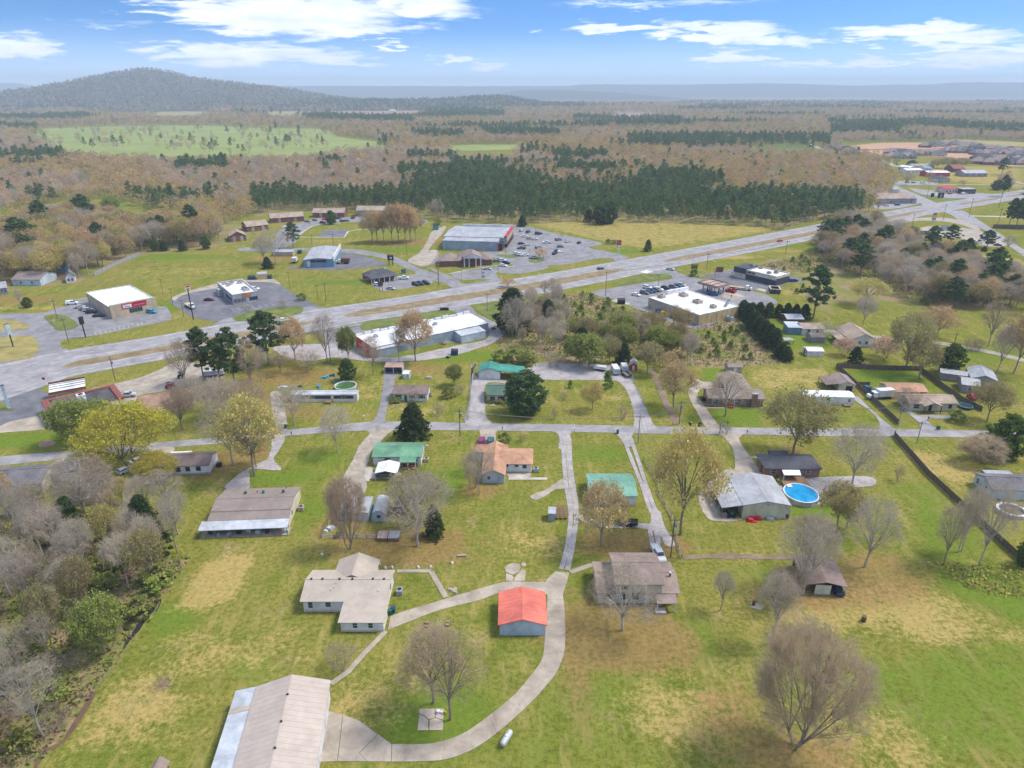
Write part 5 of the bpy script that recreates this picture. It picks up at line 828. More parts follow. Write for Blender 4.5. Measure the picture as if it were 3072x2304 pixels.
pu0 = b.l('F 328,700', 0)[0]; pu1 = b.l('F 468,697', 0)[0]; b.block((pu0 - .6, pu1 + .6, -.6, 9), 5.6, 'gv', 2.3, 'white', 'shingle_brown', .3, open_=True); b.part('pediment', MB().hexa([(pu0 - .5, -.5, 5.0), (pu1 + .5, -.5, 5.0), (pu1 + .5, -.2, 5.0), (pu0 - .5, -.2, 5.0), (pu0 - .5, -.5, 5.65), (pu1 + .5, -.5, 5.65), (pu1 + .5, -.2, 5.65), (pu0 - .5, -.2, 5.65)]).poly([(pu0 - .5, -.45, 5.6), (pu1 + .5, -.45, 5.6), ((pu0 + pu1) / 2, -.45, 7.8)]), 'white')
for t in (.0, .29, .71, 1.0): b.part('column', MB().lathe([(.42, 0), (.42, .3), (.3, .35), (.27, 5.0), (.42, 5.05)], 12, pu0 + (pu1 - pu0) * t, .1), 'white')
b.last = (pu0, pu1, 3.4, 9, 0, 5); b.door('f', .5, 2.2, 2.6, 'white'); b.win('f', .5, 1.8, 3.2, 1.3); b.posts([(-4.2, 1.2)], 3, .35, 'brick_red', nm='brick_pier'); b.part('dark_clad', MB().box(pu0 + .5, pu1 - .5, 3.3, 3.4, 0, 5.2), 'brick_red')
b = Bld('big_warehouse', 'large pale metal warehouse with low grey roof behind the car park', 'F 142,545', 'F 610,558', cat='warehouse')
k0 = b.l('F 133,345', 6)[1]; r1 = b.l('F 690,300', 7); b.block((-.2, b.len + .3, 0, 9), 5.8, 'shed', .5, 'steel_blue', 'metal_grey', .05); b.block((-1.5, b.len + 3, 9.1, max(k0, 40)), 6.6, 'gu', 1.0, 'steel_blue', 'metal_grey', .05, ribs=3); b.last = (-1.5, b.len + 3, 9.1, max(k0, 40), 0, 6.6)
b.panel('red_front', 'r', .5, max(k0, 40) - 12, 2.5, 6.8, 'sandstone', 1.6, thick=1.7); b.panel('red_trim', 'r', .5, max(k0, 40) - 11, 6.6, 7.3, 'red', 1.7, thick=1.8)
for i in range(9): b.panel('store_bay', 'r', .08 + i * .105, 1.1, .2, 3.8, 'brick_red' if i % 2 else 'dark', 1.75)
b.part('parapet_white', MB().box(4, b.len + 4, max(k0, 40) - .6, max(k0, 40) + .1, 6.6, 8.2), 'white'); b.part('dark_opening', MB().box(b.len + .3, b.len + 2.9, 1.2, 9, 0, 4.5), 'dark'); b.part('red_column', MB().box(b.len + .3, b.len + 1.1, -.3, .5, 0, 5), 'red'); b.vent(8, 24, 7, .6, .7, 'cream', 'roof_vent')  # corner opening is a solid box, the shade inside put into its colour
# brick apartments round the car park
for s0, s1, dd, lab, rt in (('E 150,652', 'E 285,640', 14, 'leftmost brick apartment block, lowest of the row beside the woods', 'gv'), ('E 300,565', 'E 480,545', 14, 'second brick apartment block from the left, with blue-grey gable', 'gu'), ('E 500,490', 'E 785,470', 12, 'third brick apartment block in the row, with three tan stair bays', 'gu'),
       ('E 860,440', 'E 1130,440', 12, 'fourth brick apartment block, behind the small green tree', 'gu'), ('E 1240,430', 'E 1500,430', 12, 'rightmost pale-fronted apartment block beside the tan trees', 'gu')):
 b = Bld('brick_apartments', lab, s0, s1, cat='apartments', group='brick apartment blocks round the car park'); pale = 'right' in lab; b.block((-.5, b.len + .5, 0, dd), 3.6 if not pale else 4.6, rt, 2.8, 'sandstone' if pale else 'brick_red', 'shingle_tan', .4)
 b.panel('gable_siding', 'l', .5, dd - 1, 3.1, 3.6, 'pale_blue', .06)
 for i in range(5): 
  if i % 2: b.panel('stair_bay', 'f', .02 + i * .24, 2.0, .1, 3.5, 'sandstone', .12)
  else: b.win('f', .04 + i * .23, 1.2, 1, 1.3)
b = Bld('timber_annex', 'low tan timber outbuilding half hidden by trees left of the blue metal store', 'E 505,775', 'E 690,775', cat='shed'); b.block((0, b.len, 0, 6), 2.6, 'shed', .4, 'tan', 'metal_grey', .1)
# strip mall
b = Bld('strip_mall', 'long pale blue strip mall with white roof and red left end along the highway', 'K 365,580', 'K 1180,400', cat='store')
a_ = b.l('K 232,362', 4.2); L_ = b.l('K 1548,225', 4.2)[0]; fv = b.l('K 1190,305', 4.0)[1]; fv2 = b.l('K 480,455', 4.0)[1]; bv = b.l('K 1385,128', 4.4)[1]; f0 = (fv + fv2) / 2; u00 = b.l('K 360,468', 4.0)[0]
b.block((u00, L_, f0, bv), 4.0, 'shed', .5, 'steel_blue', 'membrane', .1)
b.part('end_wall', MB().box(u00 - .1, u00 + .15, f0, bv, 0, 4.7), 'red')
for i in range(15): w_ = (L_ - u00) / 15; b.part('parapet', MB().box(u00 + i * w_ + .2, u00 + (i + 1) * w_ - .5, bv - .6, bv - .1, 4.3, 5.3 + (i % 3) * .25), 'membrane')
for i in range(13): b.panel('wall_seam', 'f', .04 + i * .075, .08, .1, 3.9, 'pale_blue', .04)
c0 = b.l('K 1185,305', 3.4); c1 = b.l('K 1535,318', 3.2); c2 = b.l('K 1283,365', 3.0); b.block((b.l('K 1283,428', 0)[0] - .5, b.l('K 1535,385', 0)[0], b.l('K 1283,428', 0)[1] - .3, f0 + .2), 3.0, 'shed', .5, 'pale_blue', 'galvanized', .1, ribs=1.2)
e0 = b.l('K 515,560', 0); e1 = b.l('K 600,530', 0); b.block((e0[0] - 3, e0[0] + 5.5, e0[1] - .2, f0 + .2), 3.2, 'shed', .4, 'steel_blue', 'galvanized', .1); b.block((e0[0] + 6, e0[0] + 10, e0[1] + 1.2, f0 + .2), 2.4, 'shed', .3, 'pale_blue', 'metal_grey', .1)
for t in (.12, .3, .62): b.ac(u00 + (L_ - u00) * t, bv - 5, 4.35, 1.6, 1.3, .9, 'galvanized')
# corner store with canopy
b = Bld('corner_store', 'store with black flat roof edged in brick red behind the yellow-green trees', 'I 540,1160', 'I 1200,1000', cat='store')
r = (b.l('I 540,1145', 3.6)[0], b.l('I 1195,1000', 3.6)[0], b.l('I 540,1145', 3.6)[1], b.l('I 490,1010', 3.6)[1]); b.flat(r, 3.6, 'tan', 'dark_roof', .2)
b.part('red_edge', MB().box(r[0] - 1.4, r[1] + 1.4, r[3] - .3, r[3] + 1.3, 3.3, 4.1).box(r[0] - 1.4, r[0] + .3, r[2], r[3] - .3, 3.3, 4.1).box(r[1] - .3, r[1] + 1.4, r[2], r[3] - .3, 3.3, 4.1), 'brick_red'); q = b.l('I 565,1250', 2.6); b.block((r[0] + .3, r[1] - .5, r[2] - 4.2, r[2] - .02), 2.6, 'shed', .5, 'sandstone', 'galvanized', .1, ribs=1.5); b.ac(r[0] + 8.5, r[3] - 4, 3.65, 2.4, 2.2, 1.4, 'membrane'); b.ac(r[0] + 8.5, r[3] - 6.5, 3.65, 2, 1.2, .8, 'galvanized')
b = Bld('fuel_canopy', 'long white fuel canopy with brown edge and black tubes in front of the corner store', 'I 490,935', 'I 850,870', 4.2, cat='canopy')
r = (b.l('I 485,935', 4.2)[0], b.l('I 850,872', 4.2)[0], b.l('I 485,935', 4.2)[1], b.l('I 470,850', 4.2)[1]); b.part('deck', MB().box(r[0], r[1], r[2], r[3], 3.9, 4.4), 'membrane'); b.part('fascia', MB().box(r[0] - .1, r[1] + .1, r[2] - .15, r[2], 3.7, 4.6), 'brick_red'); b.part('fascia', MB().box(r[0] - .1, r[1] + .1, r[3], r[3] + .3, 3.9, 5.0), 'brown')
for t in (.35, .6, .85): b.part('tube_light', MB().tube((r[0], r[2] + (r[3] - r[2]) * t, 4.55), (r[1], r[2] + (r[3] - r[2]) * t, 4.55), .09, .09, 6), 'dark')
b.posts([(r[0] + (r[1] - r[0]) * t, (r[2] + r[3]) / 2) for t in (.15, .5, .85)], 3.9, .15, 'white', nm='column')
for t in (.2, .55, .8): b.part('fuel_pump', MB().box(r[0] + (r[1] - r[0]) * t, r[0] + (r[1] - r[0]) * t + .9, (r[2] + r[3]) / 2 - .9, (r[2] + r[3]) / 2 - .3, 0, 1.6), 'dark')
# supermarket, fuel canopy, burger place
b = Bld('supermarket', 'big tan supermarket with white flat roof and rooftop units', 'G 150,1172', 'G 665,1357', cat='supermarket')
z = 4.8; r = b.rect('G 148,1106', 'G 662,1281', 'G 1042,1186', 4.6); b.flat(r, 4.5, 'sandstone', 'membrane', .25); lo = r; b.last = (r[0], r[1], r[2], r[3], 0, 4.5)
b.panel('yellow_wall', 'r', .5, r[3] - r[2] - .1, 0, 4.4, 'tan_yellow', .06)
for i in range(8): b.panel('wall_pilaster', 'r', .06 + i * .125, .3, 0, 4.4, 'tan', .14)
for s_, w in (('G 280,1095', 3), ('G 500,1078', 3.6), ('G 640,1145', 3.6), ('G 795,1195', 2.4)): q = b.l(s_, 5); b.ac(q[0], q[1], 4.55, w, w * .8, 1.3, 'sandstone')
q = b.l('G 900,1180', 5)
for i in range(5): b.ac(q[0] - i * 1.2 + 1, q[1] + i * 1.9, 4.55, 1.1, 1.1, .8, 'galvanized')
q = b.l('G 545,1015', 6); b.part('entrance_parapet', MB().box(lo[0] - .3, lo[0] + 1, lo[3] - 14, lo[3] - .4, 4.4, 6.4), 'membrane'); q = b.l('G 570,1330', 0); b.block((q[0] - 4.5, q[0] + 1.5, q[1] - 1.2, lo[2] + .1), 3.2, 'shed', .3, 'pink_tan', 'galvanized', .05); b.ac(lo[1] + 2, lo[3] - 8, 0, 3, 2, 1.8, 'steel_blue')
for i, m in enumerate(('blue_box', 'yellow', 'yellow', 'dark', 'dark')): b.part('pallet_stack', MB().box(lo[1] - 24 + i * 3.2, lo[1] - 22 + i * 3.2, lo[2] - 2.4, lo[2] - .6, 0, 1.5), m)
b = Bld('forecourt_canopy', 'fuel station canopy with sandstone top and red-brown edge beside the supermarket', '2 415,660', '2 830,770', 4.6, cat='canopy')
r = b.rect('2 415,645', '2 800,760', '2 1110,690', 4.6); r = (r[0], r[1], r[2], min(r[3], r[2] + 16)); b.part('deck', MB().box(r[0], r[1], r[2], r[3], 4.2, 4.75), 'pink_tan'); b.part('fascia', MB().box(r[0] - .15, r[1] + .15, r[2] - .2, r[2], 4.1, 5.3).box(r[0] - .15, r[1] + .15, r[3], r[3] + .2, 4.1, 5.3).box(r[0] - .2, r[0], r[2], r[3], 4.1, 5.3).box(r[1], r[1] + .2, r[2], r[3], 4.1, 5.3), 'rusty')
for t in (.0, .33, .66, 1): b.part('roof_beam', MB().box(r[0] + (r[1] - r[0]) * t - .12, r[0] + (r[1] - r[0]) * t + .12, r[2], r[3], 4.76, 4.98), 'brick_red')
for x in (.2, .8):
 for y in (.15, .5, .85): b.part('column', MB().box(r[0] + (r[1] - r[0]) * x - .2, r[0] + (r[1] - r[0]) * x + .2, r[2] + (r[3] - r[2]) * y - .2, r[2] + (r[3] - r[2]) * y + .2, 0, 4.2), 'sandstone' if y < .3 else 'dark')
for y in (.3, .68):
 for x in (.2, .8): b.part('fuel_pump', MB().box(r[0] + (r[1] - r[0]) * x - .5, r[0] + (r[1] - r[0]) * x + .5, r[2] + (r[3] - r[2]) * y - .3, r[2] + (r[3] - r[2]) * y + .3, 0, 1.7), 'white')
b = Bld('burger_restaurant', 'new dark grey and white restaurant with flat white roof behind the fuel canopy', 'G 1135,925', 'G 1412,990', cat='restaurant')
r = b.rect('G 1150,830', 'G 1412,895', 'G 1556,885', 4.6); r = (r[0], b.len, 0, max(r[3] - r[2], 12)); b.flat(r, 4.6, 'charcoal', 'membrane', .4); b.panel('white_band', 'f', .5, r[1] - r[0], 2.9, 5.0, 'cream', .08); s_ = b.panel('sign', 'f', .17, 4.2, 3.4, 4.4, 'dark', .15); [b.panel('sign_stripe', 'f', t, .8, 3.7, 4.1, m_, .2, s_) for t, m_ in ((.12, 'red'), (.19, 'white'))]
b.panel('white_band', 'r', .5, r[3] - .1, 3.6, 5.0, 'cream', .08); b.part('entrance_tower', MB().box(r[0] - 6.5, r[0] - .02, -1, r[3] - 2, 0, 3.0), 'cream'); b.part('entrance_top', MB().box(r[0] - 7, r[0] - .02, -1.3, r[3] - 1.6, 3.0, 5.8), 'charcoal'); b.part('red_board', MB().box(r[0] - 7.2, r[0] - 6.6, 1, 5, .5, 2.8), 'brick_red')
for t, k in ((.12, .8), (.62, .3), (.72, .6), (-.1, .6)): b.ac(r[0] + (r[1] - r[0]) * t, r[3] * k, 4.65 if t > 0 else 5.85, 2, 1.6, 1.0, 'pink_tan')
b = Bld('bin_enclosure', 'grey walled bin enclosure beside the burger car park', 'G 1362,1065', 'G 1462,1070', cat='enclosure'); L_ = b.len; b.part('wall', MB().box(0, L_, 0, .3, 0, 2.2).box(0, .3, .3, 6, 0, 2.2).box(L_ - .3, L_, .3, 6, 0, 2.2).box(0, L_, 6, 6.3, 0, 2.2), 'charcoal'); b.part('coping', MB().box(-.1, L_ + .1, -.1, .4, 2.2, 2.4).box(-.1, .4, .4, 5.9, 2.2, 2.4).box(L_ - .4, L_ + .1, .4, 5.9, 2.2, 2.4).box(-.1, L_ + .1, 5.9, 6.4, 2.2, 2.4), 'cream')
b = Bld('tan_storage_shed', 'small tan and brown storage shed behind the diner', 'E 432,975', 'E 468,972', cat='shed'); b.block((-2.8, b.len + .2, 0, 5), 2.8, 'shed', .2, 'tan_yellow', 'metal_grey', .1)
b = Bld('red_hay_shed', 'tiny red shed on the far left meadow', 'D 245,403', 'D 310,400', cat='shed'); b.block((0, b.len, 0, 5), 3.2, 'shed', .3, 'red', 'metal_grey', .1)
for s0, s1, dd, m, lab, rm, rt in (('D 105,1030', 'D 360,1030', 14, 'pale_blue', 'pale house with brown roof in the far left trees', 'shingle_mauve', 'gu'), ('D 570,1010', 'D 662,1000', 8, 'white', 'white-gabled house in the far left trees', 'shingle_grey', 'gv'), ('D 400,925', 'D 570,915', 9, 'slate_blue', 'blue-grey house behind the two pale houses', 'shingle_grey', 'gu'), ('D 0,1110', 'D 80,1100', 6, 'mauve_grey', 'grey shed at the left edge behind the dead trees', 'metal_grey', 'gu')):
 b = Bld('woodland_house', lab, s0, s1); b.block((0, b.len, 0, dd), 3.2, rt, 2.6, m, rm, .3); b.win('f', .3); b.win('f', .7)
# far right of the crossing
for nm, lab, s0, s1, dd, h, rt, rise, wm, rm, cat in (
 ('hotel_office', 'low grey commercial building with brown roof by the crossing', 'H 720,700', 'H 1150,695', 16, 4.5, 'hip', 4, 'mauve_grey', 'shingle_tan', 'office'), ('white_store', 'small white building left of the side road beyond the crossing', 'H 915,608', 'H 968,608', 10, 5, 'gu', 1, 'white', 'metal_grey', 'store'),
 ('red_roofed_station', 'red-roofed fuel shop beyond the crossing', 'H 1425,592', 'H 1560,592', 16, 4, 'shed', 1, 'cream', 'red', 'store'), ('far_canopy', 'dark fuel canopy beside the red-roofed fuel shop', 'H 1600,600', 'H 1735,598', 10, 4.5, 'shed', .2, 'charcoal', 'metal_grey', 'canopy'),
 ('pale_house', 'cream house with slate hipped roof beyond the crossing', 'H 1352,490', 'H 1478,490', 14, 4, 'hip', 4, 'cream', 'shingle_charcoal', 'house'), ('storage_units', 'long white-roofed storage building, upper of the two beyond the crossing', 'H 1050,400', 'H 1210,395', 14, 4, 'gu', 1.5, 'white', 'membrane', 'warehouse'),
 ('storage_units', 'long white-roofed storage building with red walls, lower of the two', 'H 1260,430', 'H 1480,428', 16, 4.5, 'gu', 1.5, 'red', 'membrane', 'warehouse'), ('storage_units', 'third white-roofed storage building, farthest left and most slanting', 'H 960,360', 'H 1080,372', 14, 4, 'gu', 1.5, 'white', 'membrane', 'warehouse'), ('red_roofed_barn', 'maroon-roofed barn beyond the storage buildings', 'H 1510,385', 'H 1630,385', 20, 4, 'gu', 4, 'brown', 'brick_red', 'barn'),
 ('grey_office_block', 'long grey-roofed building beyond the storage buildings', 'H 1615,430', 'H 1850,430', 18, 4, 'gu', 3, 'mauve_grey', 'metal_grey', 'office'), ('blue_roofed_shop', 'small blue-roofed building beside the storage buildings', 'H 1230,378', 'H 1300,376', 14, 4, 'gu', 2, 'white', 'slate_blue', 'store'), ('low_motel', 'low pale motel with tan roof at the foot of the estate', 'H 1110,350', 'H 1330,345', 14, 3.5, 'gu', 2, 'cream', 'shingle_tan', 'motel')):
 b = Bld(nm, lab, s0, s1, cat=cat); b.block((0, b.len, 0, dd), h, rt, rise, wm, rm, .3)
 for t in (.15, .4, .65, .88): b.win('f', t, 1.6, 1, 1.5)
 if 'canopy' in nm: b.last = (0, b.len, 0, dd, 0, h)
b = None
RH = random.Random(3); hp = G('H 330,150 500,230 700,240'); n = 0; used = []
for (ax, ay, bx, by, cnt) in ((300, 120, 560, 230, 6), (880, 240, 1090, 250, 4), (850, 200, 1100, 215, 4), (1150, 215, 1380, 220, 5), (1200, 140, 1450, 130, 4), (1430, 190, 1700, 200, 5), (1600, 150, 2100, 180, 8), (1720, 210, 2250, 230, 8), (1730, 260, 2250, 285, 7), (1720, 300, 2250, 315, 6), (1900, 205, 2250, 200, 5), (640, 235, 690, 250, 2), (1500, 120, 1750, 130, 4)):
 for i in range(cnt):
  t = (i + .5) / cnt; p = P(pix('H %f,%f' % (ax + (bx - ax) * t + RH.uniform(-8, 8), ay + (by - ay) * t + RH.uniform(-4, 4)))[0])
  w, dd = RH.uniform(17, 24), RH.uniform(13, 17); rm = RH.choice(['shingle_mauve', 'shingle_grey', 'shingle_brown', 'shingle_charcoal']); wm = RH.choice(['brick_brown', 'brick_red', 'cream', 'mauve_grey', 'sandstone'])
  e = empty('estate_house', p, RH.uniform(-.5, .3), 'small brick house with grey-brown hipped roof in the dense far estate', 'house', 'houses of the far estate')
  class T_(Bld):
   def __init__(s, e): s.e = e; s.o = e.location; 
  b = T_(e); b.block((-w / 2, w / 2, -dd / 2, dd / 2), 3.6, 'hip', RH.uniform(4.5, 6), wm, rm, .5); b.block((w * .05, w * .4, -dd / 2 - 3, 0), 3.4, 'gv', 3, wm, rm, .4); b.win('f', .5, 2.2, 1, 1.6)
for lab, s0, w in (('pale far building with bright roof left of the estate road', 'C 450,770', 40), ('white far building in the trees beyond the pine plantation', 'C 560,765', 50), ('maroon far barn beyond the pine plantation', 'C 690,815', 36), ('lone white farm building at the foot of the mountain', 'A 525,708', 26), ('tiny white farm shed at the foot of the mountain', 'A 323,706', 16), ('farmhouse on the far ploughed field', 'B 330,722', 30), ('white hilltop house on the low hill', 'B 1035,640', 20)):
 p = P(s0); e = empty('distant_building', p, 0, lab, 'building'); b = T_(e); b.block((-w / 2, w / 2, 0, 14), 5, 'gu', 3, 'brick_red' if 'maroon' in lab else 'white', 'brick_red' if 'maroon' in lab else 'membrane', .3)
# ================================================================== VEHICLES
def car_mesh(kind):
 """length along x (front +x), returns (body, glass, dims)"""
 L_, W, = {'sedan': (4.7, 1.82), 'suv': (4.8, 1.92), 'pickup': (5.7, 1.98), 'van': (5.0, 1.95), 'hatch': (4.2, 1.78)}[kind]
 if kind == 'sedan': st = [(-2.35, .45, .85, .78), (-2.25, .3, 1.0, .88), (-1.5, .25, 1.05, .91), (.7, .25, .98, .91), (1.7, .25, .88, .89), (2.2, .3, .75, .82), (2.35, .4, .6, .7)]; cab = (-1.75, -1.15, .35, 1.05, 1.02, 1.45)
 elif kind == 'hatch': st = [(-2.1, .4, .95, .78), (-2.0, .3, 1.05, .86), (.6, .25, 1.0, .89), (1.5, .25, .9, .87), (2.0, .3, .75, .8), (2.1, .4, .6, .7)]; cab = (-2.0, -1.6, .2, .95, 1.04, 1.5)
 elif kind == 'suv': st = [(-2.4, .5, 1.1, .86), (-2.3, .35, 1.15, .94), (.8, .3, 1.12, .96), (1.9, .3, 1.05, .94), (2.3, .35, .95, .88), (2.4, .45, .7, .8)]; cab = (-2.3, -2.0, .4, 1.05, 1.13, 1.76)
 elif kind == 'pickup': st = [(-2.85, .6, 1.05, .92), (-2.75, .45, 1.1, .97), (.9, .4, 1.12, .98), (2.2, .4, 1.12, .97), (2.7, .45, 1.05, .92), (2.85, .5, .8, .85)]; cab = (-.75, -.55, .95, 1.5, 1.11, 1.82)
 else: st = [(-2.5, .5, 1.3, .9), (-2.45, .35, 1.4, .96), (.9, .3, 1.3, .97), (1.9, .3, 1.05, .93), (2.4, .35, .9, .86), (2.5, .45, .7, .8)]; cab = (-2.45, -2.4, .7, 1.5, 1.35, 1.95)
 b = MB()
 for (x, zb, zt, hw_) in st:
  k = len(b.v); b.v += [(x, -hw_, zb), (x, -hw_ * 1.0, (zb + zt) / 2), (x, -hw_ * .9, zt), (x, hw_ * .9, zt), (x, hw_, (zb + zt) / 2), (x, hw_, zb)]
 for i in range(len(st) - 1):
  a = i * 6
  for j in range(6): c = (j + 1) % 6; b.f.append((a + j, a + 6 + j, a + 6 + c, a + c))
 b.f += [(0, 1, 2, 3, 4, 5), tuple(range(len(b.v) - 1, len(b.v) - 7, -1))]
 x0, x1, x2, x3, zb, zt = cab; w0, w1 = W * .44, W * .36
 if kind == 'pickup': # bed: an open tray let into the body
  b.box(-2.7, -.8, -.86, -.84, 1.0, 1.35).box(-2.7, -.8, .84, .86, 1.0, 1.35).box(-2.78, -2.72, -.86, .86, 1.0, 1.35).box(-2.72, -.8, -.95, -.86, 1.05, 1.36).box(-2.72, -.8, .86, .95, 1.05, 1.36)
 g = MB().hexa([(x0, -w0, zb), (x3, -w0, zb), (x3, w0, zb), (x0, w0, zb), (x1, -w1, zt - .06), (x2, -w1, zt - .06), (x2, w1, zt - .06), (x1, w1, zt - .06)])
 b.hexa([(x1 - .04, -w1 - .02, zt - .07), (x2 + .04, -w1 - .02, zt - .07), (x2 + .04, w1 + .02, zt - .07), (x1 - .04, w1 + .02, zt - .07), (x1 + .05, -w1 + .06, zt), (x2 - .08, -w1 + .06, zt), (x2 - .08, w1 - .06, zt), (x1 + .05, w1 - .06, zt)])
 def pil(xa, xb, t=.05):
  for s in (-1, 1): b.hexa([(xa - t, s * w0 - .03, zb), (xa + t, s * w0 - .03, zb), (xa + t, s * w0 + .03, zb), (xa - t, s * w0 + .03, zb), (xb - t, s * w1 - .03, zt - .05), (xb + t, s * w1 - .03, zt - .05), (xb + t, s * w1 + .03, zt - .05), (xb - t, s * w1 + .03, zt - .05)])
 pil(x0 + .04, x1 + .04); pil(x3 - .04, x2 - .04); pil((x0 + x3) / 2 - .1, (x1 + x2) / 2 - .1)
 if kind == 'van': b.hexa([(x0, -w0 - .03, zb), (-.4, -w0 - .03, zb), (-.4, w0 + .03, zb), (x0, w0 + .03, zb), (x1, -w1 - .03, zt - .04), (-.4, -w1 - .03, zt - .04), (-.4, w1 + .03, zt - .04), (x1, w1 + .03, zt - .04)])
 if kind in ('suv', 'pickup', 'van'): pil(x0 + (x3 - x0) * .25, x1 + (x2 - x1) * .25)
 wx = L_ * .31; r = .37 if kind in ('suv', 'pickup', 'van') else .32
 return b, g, wx, W / 2 - .1, r
CARP = {}
wheel_me = {}
def wheel(r):
 if r in wheel_me: return wheel_me[r]
 t = MB().tube((0, -.11, 0), (0, .11, 0), r, r, 14).mesh('wheel'); t.materials.append(M['tyre']); h = MB().tube((0, -.125, 0), (0, .125, 0), r * .55, r * .55, 10).mesh('rim'); h.materials.append(M['rim']); wheel_me[r] = (t, h); return t, h
NAMES = {'sedan': 'car', 'suv': 'suv', 'pickup': 'pickup_truck', 'van': 'van', 'hatch': 'hatchback'}
def vehicle(kind, paint, s, deg, label, group=None, near=False):
 key = (kind, paint); p = P(s)
 if key not in CARP:
  b, g, wx, wy, r = car_mesh(kind); bm = b.mesh('body'); bm.materials.append(M['car_' + paint]); gm_ = g.mesh('glass'); gm_.materials.append(M['glass']); CARP[key] = (bm, gm_, wx, wy, r)
 bm, gm_, wx, wy, r = CARP[key]
 e = empty(NAMES[kind], (p.x, p.y, .06), math.radians(deg), label, 'pickup truck' if kind == 'pickup' else 'SUV' if kind == 'suv' else 'van' if kind == 'van' else 'car', group)
 obj('body', bm, None, e); obj('windows', gm_, None, e); t, h = wheel(r)
 for sx in (-1, 1):
  for sy in (-1, 1):
   w = obj('wheel', t, None, e, (sx * wx, sy * wy, r)); 
   if near: obj('rim', h, None, w)
 if near or p.y < 460:
  f = {'sedan': 2.3, 'suv': 2.36, 'pickup': 2.82, 'van': 2.44, 'hatch': 2.06}[kind]
  for sy in (-1, 1): obj('headlight', MB().box(f - .03, f + .02, sy * .62 - .16, sy * .62 + .16, .62, .76), 'paint_white', e); obj('tail_light', MB().box(-f - .04, -f + .02, sy * .68 - .12, sy * .68 + .12, .7, .95), 'red', e)
 return e
V_ = vehicle
V_('pickup', 'white', 'W 897,190', -82, 'white pickup truck with its bonnet behind the split-level brown roof', near=True)
V_('suv', 'magenta', 'L 148,1095', 88, 'magenta car on the left of the driveway of the orange-roofed house', near=True); V_('suv', 'teal', 'L 238,1097', 90, 'dark blue-green car on the right of the driveway of the orange-roofed house', near=True)
V_('pickup', 'silver', 'I 1265,965', 14, 'silver pickup truck with covered bed beside the corner store', near=True); V_('suv', 'grey', 'T 675,592', 0, 'grey pickup-like car parked under the white carport', near=True)
V_('sedan', 'white', 'R 1262,262', 50, 'white car parked under the yellow-green trees by the street'); V_('hatch', 'silver', 'R 1140,350', 60, 'silver hatchback half hidden below the white car under the yellow trees')
V_('sedan', 'navy', 'Y 925,272', 90, 'dark blue car nosed into the open pole shed'); V_('sedan', 'teal', 'N 612,818', -40, 'teal car beside the white box truck in the fenced yard'); V_('hatch', 'red', 'N 1555,890', 80, 'bright red car in front of the blue-grey house')
V_('sedan', 'white', 'E 607,1335', 14, 'white sedan alone on the highway behind the pines'); V_('sedan', 'red', 'G 1460,548', 35, 'bright red sports car alone on the far highway'); V_('hatch', 'navy', 'F 1503,716', 30, 'dark navy small vehicle waiting in the median gap')
V_('van', 'white', 'D 625,1190', 20, 'white panel van behind the auto parts store')
for k, c, s, l in (('sedan', 'silver', 'D 693,1222', 'silver car, first in the row along the auto parts store wall'), ('sedan', 'grey', 'D 735,1240', 'dark grey car, second in the row along the auto parts store wall'), ('suv', 'silver', 'D 765,1250', 'silver SUV third in the row along the auto parts store wall'), ('suv', 'black', 'D 795,1266', 'black SUV fourth in the row along the auto parts store wall'), ('sedan', 'black', 'D 855,1296', 'black sedan, last and nearest in the row along the auto parts store wall')): V_(k, c, s, 15, l, 'cars along the auto parts store wall')
V_('suv', 'cyan', 'D 1313,1265', -15, 'bright blue car in front of the auto parts store'); V_('sedan', 'maroon', 'D 1808,1158', 0, 'dark red car alone on the diner lot'); V_('suv', 'white', 'E 358,1066', -10, 'white car parked right of the diner')
for k, c, s, d, l in (('sedan', 'white', 'E 625,528', 40, 'white car nearest the left apartment blocks'), ('sedan', 'grey', 'E 812,480', 0, 'grey car at the left end of the apartment row'), ('sedan', 'grey', 'E 880,468', -30, 'slate car parked below the third apartment block'), ('suv', 'maroon', 'E 947,490', 0, 'maroon SUV left of the small green tree'), ('sedan', 'red', 'E 965,460', 20, 'small red car behind the maroon SUV'),
                      ('suv', 'teal', 'E 1038,483', 0, 'teal car just right of the small green tree'), ('sedan', 'navy', 'E 1085,452', -40, 'navy car below the fourth apartment block'), ('sedan', 'black', 'E 1118,475', 10, 'black car left in the pair by the court'), ('sedan', 'grey', 'E 1152,473', 10, 'grey car right in the pair by the court'), ('suv', 'maroon', 'E 1208,448', 80, 'dark red car below the rightmost apartment block'), ('sedan', 'silver', 'E 1815,480', 0, 'silver car right of the tan trees'),
                      ('pickup', 'white', 'E 1645,972', 5, 'white pickup truck parked beside the brick clinic'), ('suv', 'white', 'E 1425,1030', -10, 'white car under the porch of the brick clinic'), ('sedan', 'silver', 'E 1535,1060', -25, 'silver car on the clinic lot beside the highway verge'), ('suv', 'black', 'E 1750,1026', -40, 'leftmost of three dark cars beside the side street'), ('suv', 'navy', 'E 1790,1020', -40, 'middle of three dark cars beside the side street'), ('suv', 'black', 'E 1838,1014', -40, 'rightmost of three dark cars beside the side street')): V_(k, c, s, d, l)
